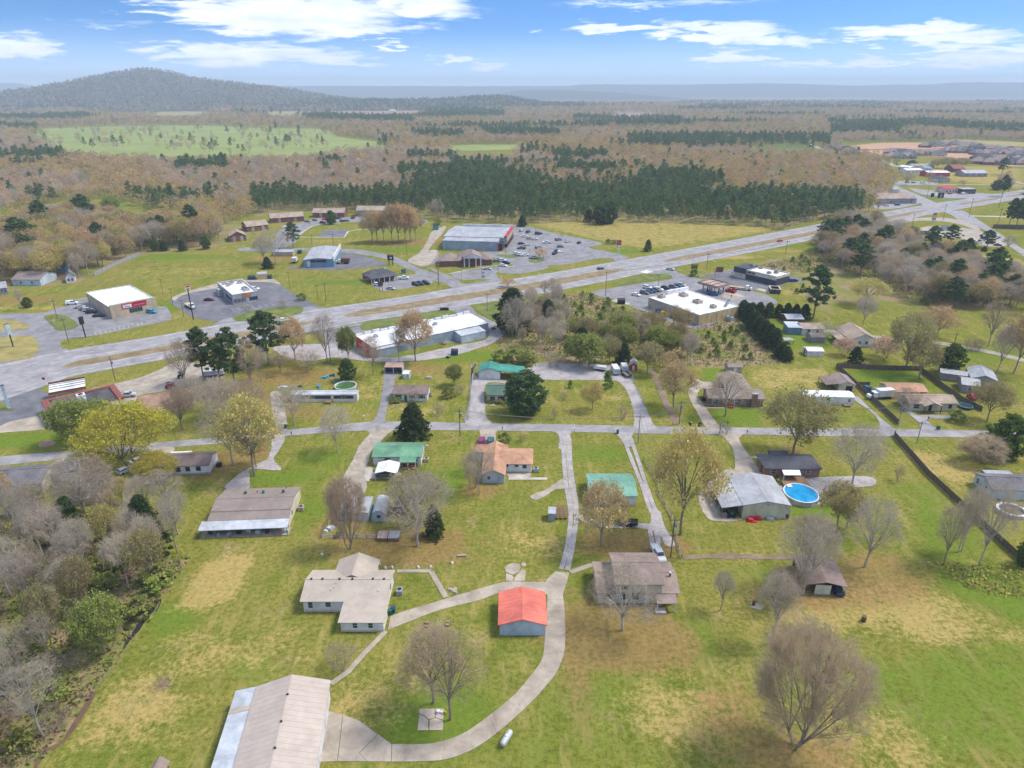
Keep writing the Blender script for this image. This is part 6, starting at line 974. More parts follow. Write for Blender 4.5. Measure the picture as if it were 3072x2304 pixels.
for k, c, s, d, l in (('van', 'silver', '1 480,325', 60, 'pale blue-grey van, topmost left in the warehouse car park'), ('suv', 'teal', '1 622,355', 65, 'teal-grey SUV, second in the top row of the warehouse car park'), ('suv', 'black', '1 825,385', 60, 'black SUV, left of the dark pair in the top row'), ('sedan', 'black', '1 887,392', 60, 'black car, right of the dark pair in the top row'), ('sedan', 'white', '1 545,450', 5, 'white car directly below the pale van'),
                      ('sedan', 'tan', '1 650,498', 10, 'beige car behind the long white SUV'), ('suv', 'white', '1 762,512', 8, 'long white SUV in the second row of the warehouse lot'), ('pickup', 'white', '1 1038,588', 182, 'large white pickup driving through the middle of the warehouse lot'), ('suv', 'grey', '1 1285,528', 35, 'dark grey car near the lamp in the middle right'), ('sedan', 'silver', '1 1500,568', 40, 'silver car by itself, second from the right in the lot'),
                      ('hatch', 'maroon', '1 1750,594', 60, 'dark maroon car, farthest right in the warehouse lot'), ('sedan', 'black', '1 468,612', 12, 'black car at the left behind the silver coupe'), ('sedan', 'silver', '1 590,640', 25, 'silver coupe above the dark pickup'), ('pickup', 'grey', '1 475,718', 175, 'dark grey pickup truck below the silver coupe'), ('suv', 'blue', '1 852,708', 30, 'blue and white car just above the reddish bare tree'), ('sedan', 'grey', '1 1332,680', 0, 'blue-grey sedan in the middle of the empty aisle'),
                      ('pickup', 'teal', '1 1250,785', 65, 'dark teal pickup truck beside the white hatchback'), ('hatch', 'black', '1 1205,835', 60, 'black car in front of the dark teal pickup'), ('hatch', 'white', '1 1325,795', 30, 'white hatchback right of the dark teal pickup'), ('suv', 'white', '1 372,835', 15, 'leftmost white vehicle of three by the lot edge'), ('suv', 'white', '1 450,858', 15, 'middle white vehicle of three by the lot edge'), ('pickup', 'white', '1 548,872', 12, 'rightmost white pickup of three by the lot edge'),
                      ('pickup', 'silver', '1 740,925', 15, 'silver pickup truck next to the reddish bare tree'), ('suv', 'white', '1 50,990', -10, 'white SUV behind two dark cars on the bank lot'), ('suv', 'black', '1 135,1045', -15, 'black SUV on the bank lot'), ('sedan', 'white', '1 68,1100', -25, 'white car lowest on the bank lot'), ('sedan', 'silver', 'F 525,718', -10, 'silver car alone on the bank front lot'), ('sedan', 'grey', 'F 605,650', 0, 'grey car half behind the white SUV at the bank')): V_(k, c, s, d, l)
for k, c, s, l in (('sedan', 'white', 'G 25,1085', 'white sedan apart, left of the supermarket rows'), ('suv', 'white', 'G 140,1015', 'white SUV at the back left of the supermarket rows'), ('suv', 'grey', 'G 110,1068', 'grey SUV, leftmost of the front supermarket row'), ('sedan', 'teal', 'G 152,1056', 'dark teal sedan second in the front supermarket row'), ('suv', 'navy', 'G 182,1050', 'navy car third in the front supermarket row'), ('suv', 'grey', 'G 225,1042', 'charcoal car fourth in the front supermarket row'), ('suv', 'white', 'G 252,1034', 'white car at the right end of the front supermarket row'),
                   ('suv', 'black', 'G 322,1022', 'black SUV alone between the two supermarket groups'), ('suv', 'grey', 'G 398,1010', 'dark grey van-like SUV left in the right group of three'), ('suv', 'teal', 'G 442,1002', 'dark teal SUV middle in the right group of three'), ('suv', 'silver', 'G 478,992', 'silver car right in the right group of three')): V_(k, c, s, -40, l, 'cars parked before the supermarket')
V_('sedan', 'silver', 'G 368,830', -35, 'silver car turning in from the highway'); V_('pickup', 'blue', '2 730,920', -33, 'long blue pickup leaving the fuel canopy'); V_('suv', 'navy', 'G 1590,945', 10, 'navy car behind the burger restaurant'); V_('pickup', 'red', '2 1120,860', 130, 'bright red truck at the right edge of the fuel canopy')
for k, c, s, d, l in (('sedan', 'white', 'H 1108,625', 0, 'white car at the far crossing'), ('sedan', 'red', 'H 1478,600', 0, 'red car at the red-roofed fuel shop'), ('van', 'white', 'H 1618,602', 0, 'white van at the red-roofed fuel shop'), ('suv', 'white', 'H 1758,1085', 0, 'white car right of the rounded cedar'), ('sedan', 'blue', 'H 1815,1040', 0, 'blue car behind the right lone pine'), ('sedan', 'navy', 'H 1950,1110', -10, 'navy car far right by the road'), ('suv', 'black', 'H 1870,1090', 0, 'black car under the right lone pine'), ('suv', 'blue', 'H 1060,488', 0, 'blue car in the far car yard, left'), ('suv', 'cyan', 'H 1120,492', 0, 'bright blue car in the far car yard, middle'), ('van', 'white', 'H 1210,490', 0, 'white van in the far car yard, right'), ('sedan', 'silver', 'H 850,720', 0, 'silver car before the low grey building'), ('suv', 'black', 'H 960,712', 0, 'black car before the low grey building')): V_(k, c, s, d, l)
def truck(s, deg, label, cab, bed, L_=8.5, boxed=0, name='flatbed_truck'):
 p = P(s); e = empty(name, (p.x, p.y, .06), math.radians(deg), label, 'truck')
 c = obj('cab', MB().hexa([(L_ / 2 - 2, -1.05, .8), (L_ / 2, -1.0, .8), (L_ / 2, 1.0, .8), (L_ / 2 - 2, 1.05, .8), (L_ / 2 - 2, -1.0, 2.5), (L_ / 2 - .5, -.95, 2.5), (L_ / 2 - .5, .95, 2.5), (L_ / 2 - 2, 1.0, 2.5)]).box(L_ / 2 - .1, L_ / 2 + 1.0, -.85, .85, .7, 1.6), cab, e); obj('windscreen', MB().hexa([(L_ / 2 - .1, -.85, 1.65), (L_ / 2 + .04, -.85, 1.65), (L_ / 2 + .04, .85, 1.65), (L_ / 2 - .1, .85, 1.65), (L_ / 2 - .5, -.85, 2.35), (L_ / 2 - .42, -.85, 2.35), (L_ / 2 - .42, .85, 2.35), (L_ / 2 - .5, .85, 2.35)]), 'glass', c)
 obj('cargo_box' if boxed else 'flat_bed', MB().box(-L_ / 2, L_ / 2 - 2.2, -1.2, 1.2, 1.0, 3.2 if boxed else 1.25), bed, e); obj('chassis', MB().box(-L_ / 2 + .2, L_ / 2, -.5, .5, .6, .95), 'dark', e); t, h = wheel(.5)
 for x in (-L_ / 2 + 1.5, -L_ / 2 + 2.7, L_ / 2 - .2):
  for y in (-1, 1): obj('wheel', t, None, e, (x, y, .5))
 return e
wheel(.5)
truck('2 1300,800', -28, 'white-cabbed tow truck with long tan bed right of the fuel canopy', 'car_white', 'tan', 10.5); truck('D 1640,1215', -48, 'white-cabbed lorry with tan bed beside the tall black sign on the diner lot', 'car_white', 'tan_yellow', 8); truck('E 1128,838', 178, 'brown-sided box truck beside the blue metal store', 'car_white', 'brown', 7, 1, 'box_truck'); truck('E 708,828', 95, 'white box van left of the blue metal store', 'car_white', 'white', 6, 1, 'box_truck'); truck('N 730,890', 188, 'white box truck beside the wooden fence in the fenced yard', 'car_white', 'white', 7.5, 1, 'box_truck')
def trailer(s, deg, label, L_, W, h, m, name='trailer', z0=.55, kind='box'):
 p = P(s); e = empty(name, (p.x, p.y, .06), math.radians(deg), label, 'trailer')
 if kind == 'box': b_ = obj('body', MB().hexa([(-L_ / 2, -W / 2, z0), (L_ / 2, -W / 2, z0), (L_ / 2, W / 2, z0), (-L_ / 2, W / 2, z0), (-L_ / 2 + .1, -W / 2 + .06, h), (L_ / 2 - .25, -W / 2 + .06, h), (L_ / 2 - .25, W / 2 - .06, h), (-L_ / 2 + .1, W / 2 - .06, h)]), m, e); obj('door', MB().box(-L_ / 2 - .04, -L_ / 2 + .05, -W / 2 + .2, W / 2 - .2, z0 + .1, h - .2), 'pale_blue', b_); obj('trim', MB().box(-L_ / 2, L_ / 2, -W / 2 - .03, W / 2 + .03, z0, z0 + .15), 'dark', b_)
 else: obj('deck', MB().box(-L_ / 2, L_ / 2, -W / 2, W / 2, z0, z0 + .12), m, e); obj('rail', MB().box(-L_ / 2, L_ / 2, -W / 2, -W / 2 + .06, z0 + .12, z0 + .5).box(-L_ / 2, L_ / 2, W / 2 - .06, W / 2, z0 + .12, z0 + .5).box(L_ / 2 - .06, L_ / 2, -W / 2 + .06, W / 2 - .06, z0 + .12, z0 + .5), 'dark', e)
 obj('tow_bar', MB().box(L_ / 2, L_ / 2 + 1.2, -.06, .06, z0, z0 + .1), 'dark', e); t, h_ = wheel(.37)
 for x in (-.45, .45):
  for y in (-W / 2, W / 2): obj('wheel', t, None, e, (x - .3, y, .37))
trailer('L 1325,368', 160, 'low white camper trailer on the gravel below the trees', 4.6, 2.1, 1.7, 'white', 'camper_trailer'); trailer('L 1478,395', 95, 'tall white enclosed trailer, nearest of the three beside the red shed', 5.5, 2.3, 2.5, 'white'); trailer('L 1567,370', 92, 'grey-topped enclosed trailer between the white one and the red shed', 4.2, 2.2, 2.3, 'membrane'); trailer('L 1585,425', -70, 'open flat utility trailer in front of the enclosed trailers', 4.6, 2.0, 1.0, 'sandstone', 'utility_trailer', kind='flat')
trailer('U 1455,975', 170, 'black utility trailer loaded with gear at the end of the gravel spur', 4.6, 2.0, 1.0, 'dark', 'utility_trailer', kind='flat'); trailer('J 540,590', 15, 'white boat-like trailer under the pines by the gravel yard', 7, 2.4, 2.2, 'white', 'camper_trailer')
def tractor(s, deg, label, m):
 p = P(s); e = empty('tractor', (p.x, p.y, .06), math.radians(deg), label, 'tractor'); obj('bonnet', MB().box(0, 1.6, -.35, .35, .8, 1.5), m, e); obj('cab', MB().box(-1, 0, -.5, .5, .9, 1.2).box(-1, -.7, -.4, .4, 1.2, 1.7), m, e); obj('canopy', MB().box(-1, .2, -.6, .6, 2.2, 2.3).box(-.95, -.88, -.55, -.48, 1.2, 2.2).box(-.95, -.88, .48, .55, 1.2, 2.2), 'dark', e)
 for x, y, r in ((-.6, .7, .65), (-.6, -.7, .65), (1.2, .55, .4), (1.2, -.55, .4)): obj('wheel', MB().tube((0, -.15, 0), (0, .15, 0), r, r, 14), 'tyre', e, (x, y, r))
tractor('I 1695,880', 70, 'red tractor at the edge of the gravel yard', 'red'); tractor('I 1800,775', 110, 'green tractor under the bare tree by the gravel yard', 'green_box'); tractor('O 575,900', 90, 'green tractor under the workshop lean-to', 'green_box')
# ================================================================== STREET FURNITURE, YARD THINGS
def simple(name, s, mbf, m, label, cat, rz=0, group=None, z=0):
 p = P(s); o = obj(name, mbf, m, None, (p.x, p.y, z), rz); return tag(o, label, cat, group)
def upole(bs, top, label, arm=True, m='pole_wood', dbl=False, r=.16, name='utility_pole', lamp=False):
 p = P(bs); h = height_at(p, pix(top)[0][1]); e = empty(name, p, 0, label, 'pole' if name != 'lamp_post' else 'street lamp', {'utility_pole': 'utility poles'}.get(name, 'lamp posts of the car parks'))
 obj('pole', MB().tube((0, 0, 0), (0, 0, h), r, r * .7, 8), m, e)
 if arm:
  c = obj('crossarm', MB().box(-1.2, 1.2, -.06, .06, h - .9, h - .76), m, e)
  for x in (-1.1, -.4, .4, 1.1): obj('insulator', MB().tube((x, 0, h - .76), (x, 0, h - .55), .05, .04, 6), 'grey', c)
  if dbl: obj('transformer', MB().lathe([(.28, h - 2.6), (.28, h - 1.7), (.1, h - 1.6)], 10, .42, 0), 'grey', e)
 if lamp: c = obj('lamp_head', MB().box(-.9, -.15, -.2, .2, h - .15, h).box(.15, .9, -.2, .2, h - .15, h), 'dark', e)
 return p, h
PL = {}
for k, bs, t, l, d in (('a', 'K 1262,1355', 'K 1290,1080', 'wooden pole in the yard between the green and orange roofed houses', 1), ('b', 'U 1550,240', 'U 1562,-20', 'tall thin pole at the street beside the right gravel track', 0), ('c', 'U 1845,1270', 'U 1840,905', 'pole with transformer behind the white pickup truck', 1), ('d', 'M 455,1400', 'M 480,1165', 'wooden pole at the foot of the dirt path', 1), ('e', 'N 885,1145', 'N 950,955', 'leaning pale pole at the fence corner by the street', 0), ('f', 'N 1055,1300', 'N 1110,1095', 'pole south of the street right of the long fence', 0),
                       ('g', 'I 1150,805', 'I 1115,565', 'brown pole on the verge right of the white fuel canopy', 1), ('h', 'I 685,425', 'I 610,170', 'pole at the verge beside the auto parts lot entrance', 0), ('i', 'I 572,188', 'I 540,-5', 'pole on the small grass island with yellow sign', 1), ('j', 'E 975,1165', 'E 965,1000', 'grey pole on the meadow between diner and clinic', 0), ('k', 'E 1675,775', 'E 1665,630', 'pole beside the lane to the warehouse', 0), ('l', 'E 1945,1020', 'E 1940,835', 'pole at the side street junction', 0),
                       ('m', 'E 1040,700', 'E 1032,575', 'pole above the blue metal store roof', 0), ('n', 'E 857,708', 'E 850,585', 'dark pole left of the basketball court', 0), ('o', 'F 1545,945', 'F 1572,728', 'pole beside the supermarket entrance verge', 0), ('p', 'F 523,1075', 'F 520,915', 'pole beside the strip mall on the highway edge', 0), ('q', 'G 1515,675', 'G 1530,535', 'pole beside the far highway above the burger place', 0), ('r', 'G 730,820', 'G 742,660', 'pole beside the yellow supermarket sign', 0),
                       ('s', 'H 1665,830', 'H 1705,640', 'tall pole right of the far crossing', 0), ('t', 'H 1410,860', 'H 1445,700', 'tall pole left of the far crossing', 0), ('u', 'H 1100,935', 'H 1125,795', 'pole on the far slip road island', 0), ('v', 'H 1960,740', 'H 1995,590', 'pole beyond the far crossing', 0), ('w', 'H 1940,950', 'H 1985,740', 'tall pole by the dark fence beyond the crossing', 0), ('x', 'H 1250,640', 'H 1255,470', 'tall signal pole at the far side road', 0), ('y', 'F 105,850', 'F 98,640', 'pole in front of the brick bank', 0), ('z', 'M 858,1500', 'M 865,1372', 'street pole with pale top beside the curved drive', 0),
                       ('1', 'N 1395,400', 'N 1430,290', 'thin pole with white lamp by the upper lane', 0), ('2', 'J 1700,470', 'J 1690,130', 'dark pole with transformer among the bare trees left of the strip mall', 1)): PL[k] = upole(bs, t, l, True, 'pole_grey' if k in 'beflz' else 'pole_wood', bool(d))
for bs, t, l in (('E 660,1045', 'E 635,915', 'lamp post right of the diner bins'), ('E 535,962', 'E 522,840', 'thin post right of the tan storage shed'), ('E 905,1155', 'E 895,1025', 'dark lamp post on the meadow left of the grey pole'), ('D 1495,1190', 'D 1468,1055', 'lamp post on the grass between auto store and diner'), ('D 1410,1105', 'D 1385,975', 'post right of the auto parts store roof'), ('D 1590,1300', 'D 1565,1155', 'lamp post beside the tall black sign'), ('F 886,650', 'F 888,545', 'lamp post left of the reddish bare tree'), ('F 685,580', 'F 686,470', 'lamp post below the warehouse front'), ('F 618,745', 'F 620,620', 'lamp post at the bank lot entrance'),
                 ('F 475,775', 'F 472,640', 'lamp post beside the white and green sign'), ('G 245,1010', 'G 248,880', 'lamp post among the supermarket cars'), ('G 810,920', 'G 812,820', 'lamp post left of the burger lot'), ('G 980,945', 'G 985,850', 'lamp post on the burger lot kerb'), ('G 1435,1130', 'G 1445,1040', 'lamp post below the bin enclosure'), ('1 790,410', '1 795,250', 'lamp post at the top of the warehouse lot'), ('1 1352,545', '1 1355,400', 'lamp post in the middle of the warehouse lot'), ('F 300,800', 'F 303,700', 'thin lamp post before the bank')): upole(bs, t, l, False, 'dark', r=.09, name='lamp_post', lamp=True)
def wire(a, b, n=3):
 (p, h), (q, g) = PL[a], PL[b]
 for k in range(n):
  A_ = p + Vector((-1 + k, 0, h - .5)); B_ = q + Vector((-1 + k, 0, g - .5)); mb = MB(); N_ = 8; pr = None
  for i in range(N_ + 1):
   t = i / N_; c = A_.lerp(B_, t); c.z -= 4 * t * (1 - t) * 1.6
   if pr is not None: mb.tube(pr, c, .032, .032, 3, False)
   pr = c
  tag(obj('power_line', mb, 'wire'), 'thin overhead wire strung between two of the street poles', 'power line', 'overhead wires')
for a_, b_ in (('a', 'b'), ('b', 'd'), ('d', 'e'), ('e', 'f'), ('b', 'c'), ('g', 'h'), ('h', 'i'), ('j', 'k'), ('p', '2'), ('o', 'r'), ('r', 'q'), ('l', 'j'), ('s', 'v'), ('t', 'u')): wire(a_, b_)
def sign(s, top, label, w, h, m, poles=1, face=0.0, pm='dark', marks=(), thick=.35, name='pylon_sign', r=.25, low=0):
 p = P(s); H_ = height_at(p, pix(top)[0][1]); e = empty(name, p, face, label, 'sign')
 for i in range(poles): x = 0 if poles == 1 else (-w * .3, w * .3)[i]; obj('pole', MB().tube((x, 0, 0), (x, 0, H_ - h * .9), r, r, 8), pm, e)
 o = obj('sign_board', MB().box(-w / 2, w / 2, -thick / 2, thick / 2, H_ - h, H_), m, e); obj('frame', MB().box(-w / 2 - .1, w / 2 + .1, -thick / 2 - .05, thick / 2 + .05, H_, H_ + .12), 'dark', o)
 for k, (m_, x0, x1, z0, z1) in enumerate(marks): obj('sign_mark', MB().box(-w / 2 + w * x0, -w / 2 + w * x1, -thick / 2 - .04, thick / 2 + .04, H_ - h + h * z0, H_ - h + h * z1), m_, o)
 return e
sign('D 1672,1322', 'D 1605,1022', 'tall black pole sign between the auto parts store and the diner', 2.4, 2.2, 'cream', face=.9, marks=(('red', .1, .9, .55, .85), ('dark', .2, .8, .15, .3))); sign('I 852,372', 'I 790,170', 'tall black pole sign in front of the auto parts lot', 1.8, 3.0, 'dark', face=1.1); sign('I 132,465', 'I 68,240', 'pole sign with slim white top at the far left lot', 1.6, 4.4, 'pale_blue', face=1.2); sign('I 92,1080', 'I 25,850', 'leaning white pylon at the left edge of the corner lot', .9, 8.2, 'pale_blue', pm='white', face=.6)
sign('E 1535,850', 'E 1522,762', 'black sign with orange picture on two poles beside the curving street', 3.5, 3.0, 'black', 2, marks=(('orange', 0, 1, .86, 1), ('white', .35, .75, .25, .6))); sign('G 600,880', 'G 600,775', 'bright yellow sign above a bush at the supermarket entrance', 3.9, 2.4, 'yellow', 2, marks=(('black', .12, .88, .56, .8), ('black', .12, .88, .2, .42))); sign('F 1657,590', 'F 1662,465', 'red square sign on a white pole by the meadow', 2.5, 3.6, 'red_sign', 1, pm='white', marks=(('white', .05, .95, 0, .25), ('pink_tan', .3, .6, .45, .8))); sign('F 490,782', 'F 490,740', 'small white and green sign on the bank island', 1.7, 3.0, 'white', 1, marks=(('sign_green', 0, 1, 0, .3),))
sign('2 872,410', '2 872,310', 'low brick monument sign with red panel beside the burger lot', 3.6, 2.4, 'brick_red', 2, pm='brick_red', thick=1.2, name='monument_sign'); sign('H 1313,890', 'H 1325,785', 'tall white and orange price sign by the far slip road', 3.0, 5.5, 'cream', 2, pm='white', marks=(('orange', .1, .9, .68, .96), ('pink_tan', .1, .9, .1, .3))); sign('H 1305,630', 'H 1305,592', 'dark sculpted sign, smaller one beside the far side road', 3, 4, 'black', 2); sign('H 1385,640', 'H 1385,588', 'dark sculpted sign, larger one with white letters by the side road', 5.5, 5, 'black', 2, marks=(('white', .42, .5, .1, .9), ('white', .62, .68, .1, .7)))
sign('E 1448,1072', 'E 1445,992', 'brown two-post sign in front of the brick clinic', 2.6, 2.0, 'brown', 2, pm='brown', r=.15); sign('K 1105,105', 'K 1105,78', 'small black frame sign at the end of the grass island', 4, 1.2, 'dark', 2, name='frame_sign')
sign('H 1215,1040', 'H 1215,965', 'pale hoarding beside the far slip road', 6, 3, 'sandstone', 2); sign('H 1425,960', 'H 1430,915', 'white hoarding on two legs between the lone pines', 7, 3, 'pale_blue', 2)
p = P('I 452,850'); e = empty('stop_sign', p, .3, 'red stop sign where the corner lot meets the highway', 'sign'); obj('pole', MB().tube((0, 0, 0), (0, 0, 2.4), .05, .05, 6), 'galvanized', e); obj('sign_plate', MB().tube((0, -.03, 2.5), (0, .03, 2.5), .5, .5, 8), 'red', e)
p = P('I 540,240'); e = empty('yellow_sign', p, .3, 'bright yellow sign with white plate on the small grass island', 'sign'); obj('pole', MB().tube((0, 0, 0), (0, 0, 2.6), .06, .06, 6), 'white', e); obj('sign_plate', MB().box(-.75, .75, -.05, .05, 2.4, 3.9), 'yellow', e); obj('lower_plate', MB().box(-.5, .5, -.05, .05, 1.2, 2.2), 'white', e)
# bins, boxes, tanks
def bin_(s, m, label, w=.75): 
 p = P(s); e = empty('wheelie_bin', (p.x, p.y, .06), R.uniform(-.4, .4), label, 'bin'); obj('body', MB().hexa([(-w * .4, -w * .4, 0), (w * .4, -w * .4, 0), (w * .4, w * .4, 0), (-w * .4, w * .4, 0), (-w / 2, -w / 2, 1.05), (w / 2, -w / 2, 1.05), (w / 2, w / 2, 1.05), (-w / 2, w / 2, 1.05)]), m, e); obj('lid', MB().box(-w / 2 - .03, w / 2 + .03, -w / 2 - .05, w / 2 + .03, 1.06, 1.15), m, e)
for s, m, l in (('L 1503,998', 'green_box', 'green wheelie bin at the top of the right gravel track'), ('M 565,1420', 'dark', 'left of two black bins on the verge by the curved drive'), ('M 660,1420', 'dark', 'right of two black bins on the verge by the curved drive'), ('N 1248,1172', 'green_box', 'dark green bin on the verge near the fenced house'), ('J 1253,1112', 'green_box', 'green bin beside the gravel drive of the trailer home'), ('V 812,460', 'blue_box', 'bright blue bin beside the white house wall'), ('V 790,475', 'green_box', 'dark green bin beside the bright blue one'),
    ('J 1145,1100', 'brown', 'small dark box on the verge left of the green bin'), ('J 1125,1215', 'brown', 'brown box beside the lower gravel drive'), ('O 1085,922', 'dark', 'black drum at the right end of the workshop wall')): bin_(s, m, l)
def skip(s, m, label, w=3.6, d=2, h=1.9, rz=0):
 p = P(s); e = empty('dumpster', (p.x, p.y, .06), rz, label, 'dumpster'); obj('body', MB().hexa([(-w / 2, -d * .4, .15), (w / 2, -d * .4, .15), (w / 2, d / 2, .15), (-w / 2, d / 2, .15), (-w / 2, -d / 2, h * .8), (w / 2, -d / 2, h * .8), (w / 2, d / 2, h), (-w / 2, d / 2, h)]), m, e); obj('lid', MB().hexa([(-w / 2, -d / 2, h * .8 + .02), (-.05, -d / 2, h * .8 + .02), (-.05, d / 2, h + .02), (-w / 2, d / 2, h + .02), (-w / 2, -d / 2, h * .8 + .1), (-.05, -d / 2, h * .8 + .1), (-.05, d / 2, h + .1), (-w / 2, d / 2, h + .1)]), 'dark', e); obj('lid', MB().hexa([(.05, -d / 2, h * .8 + .02), (w / 2, -d / 2, h * .8 + .02), (w / 2, d / 2, h + .02), (.05, d / 2, h + .02), (.05, -d / 2, h * .8 + .1), (w / 2, -d / 2, h * .8 + .1), (w / 2, d / 2, h + .1), (.05, d / 2, h + .1)]), 'dark', e)
skip('K 1207,545', 'blue_box', 'dark blue dumpster on the gravel behind the strip mall', 2.6, 1.8, 2.0); skip('E 333,975', 'blue_box', 'blue dumpster beside the tan storage shed'); skip('E 490,968', 'green_box', 'small dark green dumpster right of the tan storage shed', 2.2); skip('E 1923,545', 'car_cyan', 'bright blue dumpster behind the warehouse', 4, 2.5, 3); skip('E 1645,920', 'teal', 'teal dumpster on the lawn beside the clinic', 2.6); skip('F 1680,1010', 'dark', 'dark dumpster on the pale pad at the supermarket corner', 3.4, 2.4, 2.2); skip('E 748,750', 'green_box', 'dark green dumpster behind the blue metal store', 2.4)
p = P('V 1645,1408'); e = empty('propane_tank', p, math.radians(62), 'silver propane tank lying on the grass outside the drive curve', 'tank')
mb = MB(); prof = [(0, -1.5), (.3, -1.45), (.45, -1.25), (.5, -1.0), (.5, 1.0), (.45, 1.25), (.3, 1.45), (0, 1.5)]
n = 14; mb.v = [(z, r * math.cos(2 * PI * i / n), .65 + r * math.sin(2 * PI * i / n)) for r, z in prof for i in range(n)]; mb.f = [(k * n + i, k * n + (i + 1) % n, (k + 1) * n + (i + 1) % n, (k + 1) * n + i) for k in range(len(prof) - 1) for i in range(n)]; o = obj('tank', mb, 'galvanized', e); obj('leg', MB().box(-.9, -.7, -.3, .3, 0, .2), 'grey', e); obj('leg', MB().box(.7, .9, -.3, .3, 0, .2), 'grey', e); obj('dome', MB().lathe([(.18, 1.1), (.18, 1.3), (.05, 1.36)], 10), 'white', e)
p = P('W 1688,595'); e = empty('fire_pipe', p, 0, 'rusty upright pipe on a little concrete apron right of the brown house', 'burn barrel'); obj('barrel', MB().lathe([(.3, 0), (.3, 1.1), (.26, 1.1)], 12), 'brown', e); obj('apron', MB().poly([(-1.0, -.5, .03), (1.0, -1.4, .03), (2.2, -.4, .03), (1.2, .5, .03), (0, .4, .03)]), 'concrete', e)
simple('burn_barrel', 'Y 1115,487', MB().lathe([(.42, 0), (.42, 1.2), (.38, 1.2)], 12), 'brown', 'dark rusty barrel alone on the right lawn', 'barrel')
simple('yard_crate', 'V 1058,560', MB().box(-.6, .6, -.5, .5, 0, .35).box(-.5, .5, .0, .5, .35, .75), 'brick_brown', 'small brick and tile stack on the lawn below the drive, left of two', 'crate'); simple('yard_crate', 'V 1212,555', MB().box(-.35, .35, -.35, .35, 0, .4).box(-.2, .3, .1, .4, .4, .8), 'rusty', 'small rusty object on the lawn below the drive, right of two', 'crate')
simple('fallen_log', 'U 160,5', MB().tube((-.9, 0, .2), (.9, .2, .25), .2, .18, 8), 'bark_pale', 'short pale log on the grass', 'log') if 0 else None
simple('fallen_log', 'T 1445,1392', MB().tube((-1.0, 0, .2), (1.0, .1, .22), .2, .18, 8).tube((-.9, .3, .18), (.8, .35, .18), .15, .15, 8), 'bark_pale', 'short grey log lying on the lawn right of the backyard sheds', 'log'); simple('brush_heap', 'X 1200,750', MB().box(-.01, .01, -.01, .01, 0, .01), 'twig', 'small grey heap of twigs on the left lawn', 'brush pile')
HEAP = COL.objects['brush_heap']; mb = MB()
for i in range(170): a = R.uniform(0, 2 * PI); x, y = R.gauss(0, .7), R.gauss(0, .8); z = R.uniform(.02, .5); mb.tube((x, y, z), (x + math.cos(a) * .7, y + math.sin(a) * .7, z + R.uniform(-.1, .2)), .03, .01, 3, False)
HEAP.data = mb.mesh('heap'); HEAP.data.materials.append(M['twig'])
simple('white_bucket', 'V 1145,1202', MB().lathe([(.28, 0), (.32, .5)], 10).box(.3, .7, -.2, .2, 0, .3), 'white', 'white tub on the cracked patio under the twin bare trees', 'bucket', z=.09); simple('yellow_toy', 'V 1190,1212', MB().box(-.12, .12, -.1, .1, 0, .7).box(-.25, .25, -.1, .1, .3, .45), 'yellow', 'little yellow upright toy at the patio edge', 'toy', z=.09)
p = P('T 1097,335'); e = empty('satellite_dish', p, .4, 'round grey satellite dish on a post by the green-roofed house', 'satellite dish'); obj('post', MB().tube((0, 0, 0), (0, 0, 1.1), .04, .04, 6), 'grey', e); obj('dish', MB().tube((0, -.1, 1.3), (.05, .08, 1.38), .45, .45, 14), 'white', e)
for s, l in (('M 935,1420', 'black mailbox right of the curved drive'), ('M 1130,1505', 'black mailbox south of the street by the pool house drive'), ('L 357,975', 'black mailbox right of the two-car driveway'), ('K 303,1190', 'white mailbox left of the narrow driveway'), ('L 1073,980', 'white mailbox beside the long double-track drive'), ('J 1312,1190', 'black mailbox below the street by the trailer home'), ('N 1155,1095', 'dark gate post by the fenced house drive')):
 p = P(s); m = 'white' if 'white' in l else 'dark'; e = empty('mailbox', p, 0, l, 'mailbox'); obj('post', MB().box(-.06, .06, -.06, .06, 0, 1.1), 'wood', e); obj('box', MB().box(-.13, .13, -.28, .28, 1.1, 1.38), m, e)
# slatted frame, picnic-like
p = P('U 862,935'); e = empty('slatted_frame', p, .05, 'brown slatted timber frame right of the small tin shed', 'timber frame')
for x in (-1.0, 0, 1.0): obj('rail', MB().box(x * 1.1 - .12, x * 1.1 + .12, 0, 5.4, .3, .55), 'brick_brown', e)
for i in range(11): obj('slat', MB().box(-1.3, 1.3, .1 + i * .5, .4 + i * .5, .56, .62), 'wood', e)
# pools, trampoline
def pool(s, rx, ry, h, label, rimw=.18, water='pool_water', wall='pool_wall', rz=0, name='above_ground_pool', cat='pool', level=.12, ladder=False):
 p = P(s); e = empty(name, p, rz, label, cat); n = 36
 obj('wall', MB().lathe([(rx, 0), (rx, h)], n, 0, 0, 1, ry / rx, False), wall, e); w = MB()
 w.v = [(rx * k * math.cos(2 * PI * i / n), ry * k * math.sin(2 * PI * i / n), z) for k, z in ((1.02, h - .02), (1.02, h + .06), (1 - rimw / rx, h + .06), (1 - rimw / rx, h - .35)) for i in range(n)]; w.f = [(k * n + i, k * n + (i + 1) % n, (k + 1) * n + (i + 1) % n, (k + 1) * n + i) for k in range(3) for i in range(n)]; obj('rim', w, 'white', e)
 obj('water', MB().lathe([(rx * .985, h - level + .11), (rx * .98, h - level + .12)], n, 0, 0, 1, ry / rx), water, e)
 for i in range(14): a = 2 * PI * i / 14; obj('wall_post', MB().box(-.06, .06, -.05, .05, 0, h), 'white', e, (rx * 1.02 * math.cos(a), ry * 1.02 * math.sin(a), 0), a)
 if ladder: obj('steps', MB().box(-rx * .6, -rx * .3, ry * .55, ry * .8, h - .1, h + .25), 'white', e)
 return e
